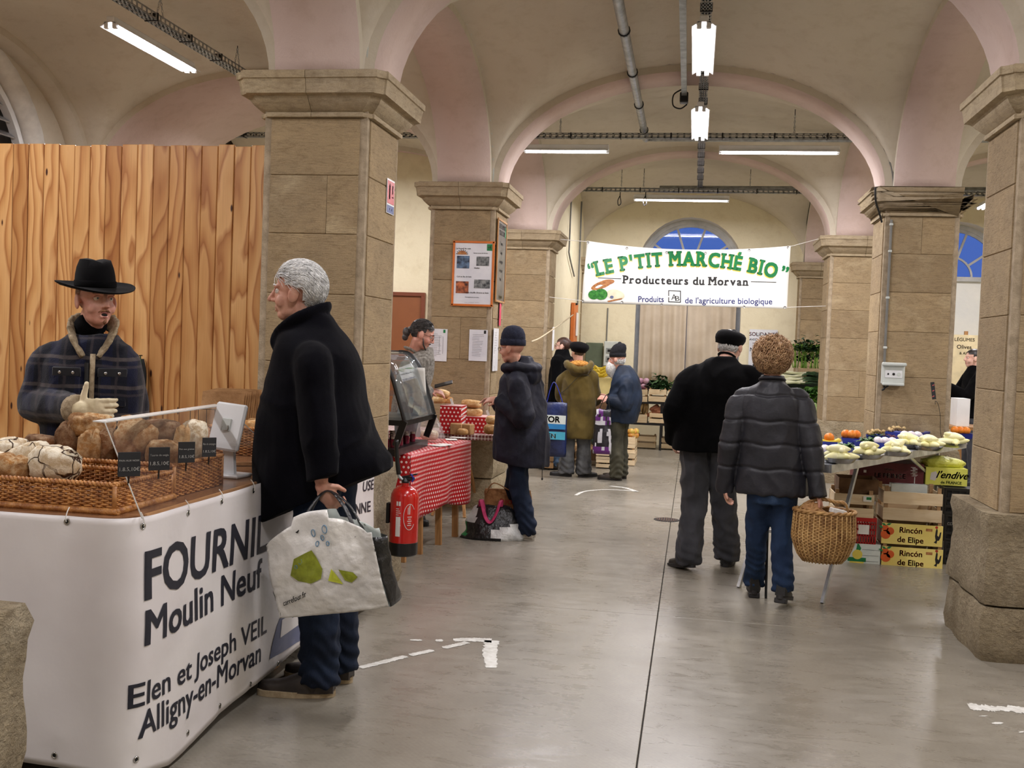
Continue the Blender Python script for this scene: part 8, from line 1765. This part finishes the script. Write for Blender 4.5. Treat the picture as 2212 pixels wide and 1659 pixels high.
# ================================================================= MARKET BANNER AND THE BACK STALL
YBN = 13.10; mb_ = empty('market_banner', 'big white market banner with green lettering stretched between the farther pillars', 'banner', (0, YBN, 2.0)); bo2 = V((0, YBN, 2.0))
c00, c10, c01, c11 = at(1257, 655, Y=YBN)-bo2, at(1700, 667, Y=YBN)-bo2, at(1268, 520, Y=YBN)-bo2, at(1708, 531, Y=YBN)-bo2; qm = quadmap(c00, c10, c01, c11)
def bf2(u, v, lift=0.):
    p = qm(u, v).copy(); p[2] -= .105*4*u*(1-u)*v**1.2*.75; p[1] -= .03*sin(u*9+v*2)*.4+.02*sin(v*5+u*3)+lift; return p
MB().grid(lambda u, v: bf2(u, v), 70, 20, thick=-.002).build('vinyl_sheet', VINYL_B, mb_, smooth=True)
def uv2(px, py):
    t = at(px, py, Y=YBN)-bo2; u = v = .5
    for _ in range(10): p = bf2(u, v); du = (bf2(u+.01, v)-p)/.01; dv = (bf2(u, v+.01)-p)/.01; d = np.linalg.solve([[du[0], dv[0]], [du[2], dv[2]]], (t[0]-p[0], t[2]-p[2])); u += d[0]; v += d[1]
    return u, v
def pb(px, py, lift): u, v = uv2(px, py); return bf2(u, v, lift)
SER = {'L': 'ltlb', 'E': 'ltlb', 'É': 'lb', 'P': 'ltlb', 'T': 'cb', 'I': 'ctcb', 'M': 'ltlbrtrb', 'A': 'lbrb', 'R': 'ltlbrb', 'H': 'ltlbrtrb', 'B': 'ltlb', 'r': 'lb', 'n': 'lbrb', 'd': 'rb', 'u': 'rb', 'p': 'lb', 'o': '', 'C': ''}
def slab_text(txt, h, off, ser=.16):
    m = MB(); x = 0.
    for ch in txt:
        if ch == ' ': x += h*.42; continue
        t = text_mb(ch, h, off); P = t.verts(); x0, x1 = P[:, 0].min(), P[:, 0].max(); t.xf(I3, (x-x0, 0, 0)); w = x1-x0; m.add(t.verts(), t.f); s = SER.get(ch, ''); capz = h if ch.isupper() or ch == 'd' else h*.75; st = h*.09+off*h
        for k in range(0, len(s), 2):
            c = {'l': x+st, 'r': x+w-st, 'c': x+w/2}[s[k]]; z = 0+h*.045 if s[k+1] == 'b' else capz-h*.045; m.box((c, z, 0), (h*(ser*2+.12), h*.11+off*h*.6, .0))
        x += w+h*.16
    return m, x
def arc_text(txt, px0, px1, base, hpx, mt, off, lift, slab=True, name='lettering', dx=0, dy=0):
    h = hpx*YBN/2252
    if slab: m, W1 = slab_text(txt, h, off)
    else: m = text_mb(txt, h, off); W1 = m.verts()[:, 0].max()
    k = (px1-px0)/W1
    def f(p): px = px0+p[0]*k+dx; b = base(px); sl = (base(px+2)-base(px-2))/4; yy = p[1]/h*hpx; return pb(px+sl*yy, b-yy+dy, lift+p[2])
    m.warp(f); return m.build(name, mt, mb_)
AB = lambda x: 573+.00068*(x-1482)**2+.012*(x-1482)
arc_text('LE P\'TIT MARCHÉ BIO', 1290, 1680, AB, 30, INK_Y, .075, .004, dx=-1.5, dy=1.5, name='lettering_outline'); arc_text('LE P\'TIT MARCHÉ BIO', 1290, 1680, AB, 30, INK_GR, .045, .008)
arc_text('“', 1275, 1288, AB, 30, INK_GR, .03, .008, False); arc_text('”', 1682, 1697, AB, 30, INK_GR, .03, .008, False)
arc_text('Producteurs du Morvan', 1346, 1618, lambda x: 612+.018*(x-1346), 17, INK_K, .035, .005)
arc_text('Produits', 1378, 1434, lambda x: 652.5, 13, BLUE_P, .012, .005, False); arc_text('de l\'agriculture biologique', 1479, 1668, lambda x: 655+.012*(x-1479), 13, BLUE_P, .012, .005, False)
def bpoly(name, mt, pts, lift=.005, fill=True):
    P = [pb(*q, lift) for q in pts]; m = MB(); m.add([sum(P)/len(P)]+P, [(0, i+1, (i+1) % len(P)+1) for i in range(len(P))]); return m.build(name, mt, mb_)
for q in (((1292, 600), (1342, 601.5), (1342, 603), (1292, 601.5)), ((1622, 607.5), (1677, 609), (1677, 610.5), (1622, 609))): bpoly('rule_line', INK_K, q)
bpoly('logo_square', INK_K, ((1443.5, 627), (1471, 628), (1471, 654), (1443.5, 653)), .004); bpoly('logo_square', VINYL_B, ((1445.5, 629), (1469, 630), (1469, 652), (1445.5, 651)), .006)
for tx, a, b, y, h in (('A', 1450, 1462, 648, 13), ('B', 1457, 1468, 650, 11)): arc_text(tx, a, b, lambda x, y=y: y, h, INK_K, .0, .008, False)
el = lambda cx, cy, rx, ry, a=0, n=18: [(cx+rx*cos(t)*cos(a)-ry*sin(t)*sin(a), cy+rx*cos(t)*sin(a)+ry*sin(t)*cos(a)) for t in np.arange(n)*2*pi/n]
bpoly('bread_print', INK_BR, el(1300, 616, 24, 8, -.35), .004); bpoly('bread_print', INK_BR, el(1312, 610, 16, 6, -.15), .005); bpoly('cheese_print', mat('ivory_print', (226, 222, 196), .5, c2=(206, 200, 170)), el(1330, 637, 20, 11, .2), .004); CB = mat('cabbage_print', (70, 150, 60), .5, c2=(24, 96, 36), ns=30)
bpoly('cabbage_print', CB, el(1283, 637, 12, 10), .006); bpoly('cabbage_print', CB, el(1299, 636, 14, 12), .007); bpoly('cheese_print', INK_BR, ((1312, 650), (1345, 644), (1343, 647), (1315, 653)), .006); bpoly('cheese_print', INK_S, el(1322, 642, 4, 3), .008)
for q in ((1270, 524), (1354, 536), (1440, 545), (1524, 547), (1618, 541), (1702, 535), (1259, 650), (1344, 653), (1429, 658), (1517, 661), (1607, 663), (1695, 664)): m = MB(); c = pb(*q, .004); m.tube([c+V((.012*cos(t), -.002, .012*sin(t))) for t in np.arange(10)*2*pi/10], .004, 5, close=True); m.build('grommet', STEEL, mb_)
for a, b in (((1268, 522), (XL+HS, 13.2)), ((1706, 533), (XR-HS, 13.3)), ((1259, 650), (XL+HS, 13.2)), ((1697, 664), (XR-HS, 13.3))): p = pb(*a, 0); q = V((b[0], b[1], 0))-bo2; q[2] = p[2]+(.16 if a[0] > 1500 and a[1] < 600 else .04); m = MB(); m.tube([p, q], .004, 4); m.build('cord', PAPER, mb_)
# poster on the back wall
A, B_ = at(1615, 812, Y=17.08), at(1680, 713, Y=17.08)
pr = board('wall_poster', 'white hand-lettered solidarity poster on the back wall right of the curtains', 'poster', A, B_[0]-A[0], B_[2]-A[2], -1, [('t', 'SOLiDARiTÉ', .5, .86, .060, mat('pink_red_ink', (216, 66, 84), .6)), ('t', 'AVEC LES EMPLOYÉS', .5, .76, .034, INK_K), ('t', 'DE NOTRE MARCHÉ', .5, .685, .026, INK_P), ('t', 'NON A', .36, .53, .062, INK_K)]+[('b', .2+.12*(k % 5), .12+.10*(k//5), .035, .05, INK_K) for k in range(15)], th=.003, base=LAM)
# grey meter cabinet + panel
for px0, px1, pt, pb_, Y, lb, mt in ((1303, 1338, 738, 790, 16.9, 'grey metal meter cabinet on the back wall behind the bearded person', PALEG), (1262, 1302, 741, 812, 16.95, 'dark green panel leaning beside the grey meter cabinet', mat('green_panel', (96, 108, 88), .6))):
    a, b = at(px0, pb_, Y=Y), at(px1, pt, Y=Y); r = empty('cabinet' if px0 > 1300 else 'panel', lb, 'cabinet' if px0 > 1300 else 'panel', ((a[0]+b[0])/2, Y+.07, a[2])); w, h = b[0]-a[0], b[2]-a[2]; MB().box((0, 0, h/2), (w, .14 if px0 > 1300 else .04, h), bev=.008).build('housing', mt, r)
    if px0 > 1300:
        for z in (.62, .28): MB().box((0, -.075, z*h), (w*.7, .01, h*.22), bev=.003).build('meter_window', mat('grey_meter', (150, 156, 156), .4), r); MB().box((.0, -.082, z*h), (w*.5, .006, h*.10)).build('dial', DARKM, r)
# shelf rack with crates under the window
rk = empty('market_rack', 'black two-tier rack of produce crates under the curtained window', 'rack', (0, 16.35, 0)); GB = 'produce crates on the black rack'
zA = at(1420, 868, Y=16.2)[2]; zB = at(1420, 914, Y=16.2)[2]; xl, xr_ = at(1350, 870, Y=16.2)[0], 1.25
for z in (zA-.02, zB-.02): MB().box(((xl+xr_)/2, .05, z), (xr_-xl, .5, .03)).build('shelf', BLACKP, rk)
for x in (xl+.03, at(1427, 940, Y=16.2)[0], xr_-.03):
    for y in (-.18, .28): MB().box((x, y, zA/2), (.035, .035, zA)).build('upright', BLACKP, rk)
CR2 = []
def bcrate(px0, px1, pt, pb_, Y, d, label, rows=2, grp=GB, mt=CRATE): return crate(px0, px1, pt, pb_, Y, d, label, mt, rows, grp, extra=.02)
bcrate(1366, 1399, 842, 867, 16.15, .4, 'rack crate of purple turnips on the upper shelf'); bcrate(1401, 1440, 842, 867, 16.15, .4, 'rack crate of dark green kale on the upper shelf'); bcrate(1442, 1482, 846, 868, 16.15, .4, 'rack crate of greens on the upper shelf behind the black fleece')
bcrate(1362, 1398, 896, 912, 16.15, .4, 'rack crate of parsnips on the lower shelf', 1); bcrate(1402, 1440, 894, 913, 16.15, .4, 'rack crate of sweet potatoes on the lower shelf', 2); bcrate(1442, 1480, 894, 913, 16.15, .4, 'rack crate on the lower shelf behind the black fleece', 2)
bcrate(1374, 1417, 944, 966, 16.35, .35, 'pale floor crate under the rack left of its upright', 2, 'crates on the floor under the rack'); bcrate(1423, 1470, 948, 968, 16.35, .35, 'pale floor crate under the rack beside the hand of the black fleece person', 2, 'crates on the floor under the rack')
c = at(1424, 838, Y=16.35); tag(link('kale_bunch', leaf_cluster('kale_bunch', LEAF_D, (.16, .14, .16), 420, .17, .025, 21, .9), None, c-V((0, 0, .02))), 'heap of curly dark green kale in the upper rack crate', 'kale')
c = at(1462, 842, Y=16.35); tag(link('leafy_bunch', leaf_cluster('greens', LEAF, (.14, .12, .10), 160, .13, .025, 22, .9), None, c), 'light green leaves on the upper shelf behind the black fleece', 'greens')
tm = MB().ell((0, 0, 0), (.05, .05, .045), nu=12, nv=8).mesh('turnip', TURNIP, True); random.seed(4)
for k in range(10): c = at(1372+6*(k % 5), 838-12*(k//5)-3*(k % 2), Y=16.28+.05*(k % 3)); tag(link('turnip', tm, None, c, (k, k*2, 0)), 'purple and white turnip heaped in the upper rack crate', 'turnip', 'purple turnips on the rack')
def rod(name, mt, n, px0, px1, py, Y, ll, rr, label, cat, grp, tilt, seed=0):
    random.seed(seed); m = MB(); m.tube(cr([(0, 0, -ll/2), (rr*.2, 0, 0), (0, 0, ll/2)], 4), [rr*.25, rr*.6, rr*.8, rr*.9, rr, rr, rr, rr*.9, rr*.4], 10); me = m.mesh(name, mt, True)
    for k in range(n): c = at(px0+(px1-px0)*k/(n-1), py+random.uniform(-3, 3), Y=Y+random.uniform(-.05, .05)); tag(link(name, me, None, c, (random.uniform(-.3, .3)+tilt[0], tilt[1]+random.uniform(-.4, .4), 0)), label, cat, grp)
rod('parsnip', PARSN, 7, 1367, 1397, 884, 16.3, .22, .028, 'long pale parsnip standing in the lower rack crate', 'parsnip', 'parsnips on the rack', (0, .2), 1)
rod('sweet_potato', ROOT_O, 5, 1408, 1437, 890, 16.22, .18, .042, 'orange-brown sweet potato heaped in the lower rack crate', 'sweet potato', 'sweet potatoes on the rack', (0, 1.4), 2); rod('sweet_potato', ROOT_O, 3, 1413, 1434, 882, 16.28, .16, .04, 'orange-brown sweet potato heaped in the lower rack crate', 'sweet potato', 'sweet potatoes on the rack', (0, 1.0), 3)
rod('garlic_bulb', LEEK_W, 5, 1364, 1378, 893, 16.16, .05, .022, 'small white bulb at the left of the parsnip crate', 'garlic', 'white bulbs on the rack', (0, 0), 5)
# crate stack beside the queue
GS = 'stacked crates beside the queue'
for k, (pt, pb_) in enumerate(((993, 1009), (979, 992), (964, 977))): bcrate(1287, 1324, pt, pb_, 13.25, .36, ('lowest', 'middle', 'topmost')[k]+' pale crate of the front stack beside the bearded person\'s legs', 1 if k == 2 else 2, GS)
for k, (pt, pb_) in enumerate(((980, 1004), (960, 979), (945, 959))): bcrate(1334, 1372, pt, pb_, 13.75, .5, ('lowest', 'middle', 'topmost')[k]+' pale crate of the rear stack, behind the bearded person', 2 if k < 2 else 1, GS)
am = MB().ell((0, 0, 0), (.045, .045, .04), nu=14, nv=10).mesh('apple', APPLE, True)
for k in range(12): c = at(1348+5.2*(k % 6), 942-8*(k//6)-2*(k % 2), Y=13.85+.06*(k % 3)); tag(link('apple', am, None, c, (k, 0, k)), 'yellow-red apple heaped in the topmost rear crate', 'apple', 'apples beside the queue')
r = empty('market_table', 'low dark wooden table behind the olive coat carrying squashes', 'table', (at(1262, 970, Y=13.6)[0], 13.6, 0)); zq = at(1280, 964, Y=13.4)[2]; MB().box((0, 0, zq-.02), (.62, .5, .04), bev=.004).build('tabletop', CRATE_D, r)
for x in (-.28, .28):
    for y in (-.2, .2): MB().box((x, y, (zq-.04)/2), (.07, .06, zq-.04)).build('leg', mat('dark_brown_wood', (70, 48, 34), .8), r)
sq = MB(); sq.ell((0, 0, 0), (.095, .095, .08), nu=30, nv=14, fn=lambda v: V([p*V((1, 1, 1))*(1-.09*abs(cos(5*math.atan2(p[1], p[0]))))*(1-.15*max(0, abs(p[2])-.7)) for p in v])); sqm = sq.mesh('squash', SQUASH, True); stm = MB().tube(cr([(0, 0, .06), (.005, 0, .10), (.02, 0, .12)], 4), [.014]*4+[.010]*5, 8).mesh('stem', SQUASH, True)
for k, (px, py, lb) in enumerate(((1289, 948, 'large ribbed dark green squash at the edge of the low table'), (1273, 940, 'dark green squash behind the largest one on the low table'))): c = at(px, py+4, Y=13.4+.2*k); o = tag(link('squash', sqm, None, (c[0], c[1], zq+.08)), lb, 'squash', 'green squashes'); link('stem', stm, o)
carton(1283, 1304, 922, 964, 13.75, .3, 'white printed fruit carton standing behind the squashes', WHITEP, [('t', 'maraîchers', .5, .8, .04, INK_K)], grp='cartons behind the queue'); carton(1300, 1322, 906, 925, 13.9, .3, 'white carton above the crates between the olive coat and the blue jacket', WHITEP, grp='cartons behind the queue')
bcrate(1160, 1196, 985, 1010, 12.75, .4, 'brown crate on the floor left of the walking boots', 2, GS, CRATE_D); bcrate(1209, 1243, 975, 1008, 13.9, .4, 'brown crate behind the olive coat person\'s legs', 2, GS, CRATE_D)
# bananas on a stand
c = at(1302, 812, Y=14.2); r = empty('banana_stand', 'pale crate stand holding bananas between the two queueing people', 'stand', (c[0], 14.2, 0)); zz = c[2]-.02
MB().box((0, 0, zz-.12), (.34, .3, .24), bev=.004).build('crate_box', mat('yellow_card_box', (214, 196, 130), .7), r); MB().box((0, .02, (zz-.24)/2), (.22, .2, zz-.24)).build('pedestal', KRAFT_D, r)
bmn = MB(); bmn.tube(cr([(-.09, 0, .03), (-.05, -.01, -.005), (.0, -.014, -.012), (.05, -.01, .0), (.085, 0, .03)], 4), [.006, .012]+[.018]*12+[.012, .007, .005], 8); bme = bmn.mesh('banana', BANANA, True)
for k in range(11): tag(link('banana', bme, None, (c[0]-.05+.02*(k % 4), 14.12+.03*(k//4), zz+.03+.045*(k//4)+.01*(k % 2)), (.3*(k % 3), 0, -.5+.25*(k % 4))), 'yellow banana in the bunch behind the queue', 'banana', 'bananas behind the queue')
# greens display beside the farther right pillar
r = empty('greens_stand', 'stepped stand of leeks, celery and lettuces beside the farther right pillar', 'stand', (at(1735, 900, Y=14.35)[0], 14.5, 0)); zs3 = [at(1735, y, Y=14.35)[2] for y in (880, 832, 800)]
for k, z in enumerate(zs3): MB().box((0, -.12+.24*k, z/2-.03), (.75, .24, z-.06)).build('step', mat('dark_green_display_cloth', (28, 36, 26), .9), r)
GL = 'leeks beside the farther right pillar'; lk = MB(); lk.tube([(-.20, 0, 0), (-.12, 0, 0), (0, 0, 0), (.10, 0, .005)], [.018, .017, .016, .020], 10); lkm = lk.mesh('leek', LEEK_W, True); lf = MB()
for q in range(4): lf.tube([(.08, 0, .005), (.2, (q-1.5)*.02, .01+.008*q), (.34, (q-1.5)*.035, -.01+.01*q)], [(.016, .006), (.02, .004), (.008, .002)], 6)
lfm = lf.mesh('leek_leaves', LEAF_D, True); random.seed(6)
for k in range(16):
    c = at(1712+5*(k % 4), 826-6.5*(k//4), Y=14.3); o = tag(link('leek', lkm, None, (c[0], 14.28+.05*(k//4), c[2]), (random.uniform(-.1, .1), random.uniform(-.12, .12), random.uniform(-.25, .25))), 'white and green leek stacked above the lettuces', 'leek', GL); link('leek_leaves', lfm, o)
m = MB()
for k in range(26): x = random.uniform(-.16, .22); m.tube(cr([(x, random.uniform(-.05, .05), 0), (x+random.uniform(-.03, .03), 0, .16), (x+random.uniform(-.09, .09), -.03, .32)], 3), .007, 5)
c = at(1738, 795, Y=14.5); o = tag(m.build('celery_bunch', LEAF_L, None, True, c), 'tall bunch of celery and chard standing at the top of the greens stand', 'celery'); link('celery_leaves', leaf_cluster('celery_leaves', LEAF_D, (.3, .1, .16), 260, .11, .022, 31, .8, (.04, 0, .22)), o); link('celery_leaves', leaf_cluster('celery_leaves', LEAF_D, (.3, .1, .2), 160, .10, .02, 37, .8, (.0, .06, .08)), o)
for k, (px, py, mt, s, lb) in enumerate(((1728, 850, LEAF, .13, 'dark green curly lettuce under the leeks'), (1752, 845, LEAF, .12, 'green curly lettuce against the pillar under the leeks'), (1737, 862, LEAF_L, .14, 'bright green lettuce in the middle of the greens stand'), (1755, 868, LEAF_L, .13, 'bright green lettuce touching the farther right pillar'), (1718, 858, LEAF_L, .10, 'pale lettuce beside the sandy curls'))):
    c = at(px, py, Y=14.2); tag(link('lettuce', leaf_cluster('lettuce', mt, (s*.8, s*.8, s*.6), 110, s, s*.33, 40+k, 1.), None, c-V((0, 0, .05))), lb, 'lettuce', 'lettuces beside the farther right pillar')
c = at(1757, 884, Y=14.1); m = MB(); m.ell((0, 0, 0), (.09, .09, .085), nu=20, nv=14, fn=lambda v: V([p*(1+.12*mnoise.noise(Vector(p*3))) for p in v])); tag(m.build('cabbage', mat('pale_cabbage', (206, 216, 170), .5, c2=(150, 178, 104), ns=9, bump=.4), None, True, c), 'pale round cabbage at the bottom of the greens stand', 'cabbage')
# glimpses through the right gap
A = at(2066, 845, Y=16.6); tag(MB().box((A[0]+.1, 16.63, 1.0), (.05, .04, 2.0)).build('sign_post', LEGWOOD), 'wooden post carrying the cream market sign', 'post'); board('aisle_sign', 'cream market sign glimpsed between the two right pillars', 'sign', V((A[0]-.3, 16.6, at(2080, 860, Y=16.6)[2])), .75, .95, -1, [('t', 'LÉGUMES', .5, .9, .05, INK_K), ('t', 'Olives', .5, .78, .06, INK_K), ('t', '& AIL', .5, .69, .04, INK_K)], base=mat('cream_sign', (236, 220, 178), .6))
carton(2066, 2096, 862, 920, 12.2, .3, 'white stacked cartons glimpsed between the right pillars', WHITEP, grp='cartons beyond the right pillar')
a = at(2080, 920, Y=12.2); r = empty('market_table', 'plain table in the right aisle carrying the white cartons', 'table', (a[0]+.2, 12.35, 0)); MB().box((0, 0, a[2]-.02), (1.0, .6, .035)).build('tabletop', LEGWOOD, r)
for x in (-.45, .45):
    for y in (-.25, .25): MB().box((x, y, a[2]/2-.02), (.04, .04, a[2]-.04)).build('leg', LEGWOOD, r)
for k, (px, py, t_) in enumerate(((2072, 933, 0), (2084, 938, 0), (2078, 940, 0))): c = at(px, py, Y=9.0); 
c = on_t(2074, 947); bs_ = V((c[0], c[1], ZT+.01)); r = tag(link("produce_tray", trm, None, (bs_[0], bs_[1], ZT+.001)), "tray of oranges glimpsed between the right pillars", "tray")
for k in range(3): tag(link('orange', orm, None, (bs_[0]-.045+.045*k, bs_[1], ZT+.068)), 'orange in the tray between the right pillars', 'orange', 'oranges between the right pillars')
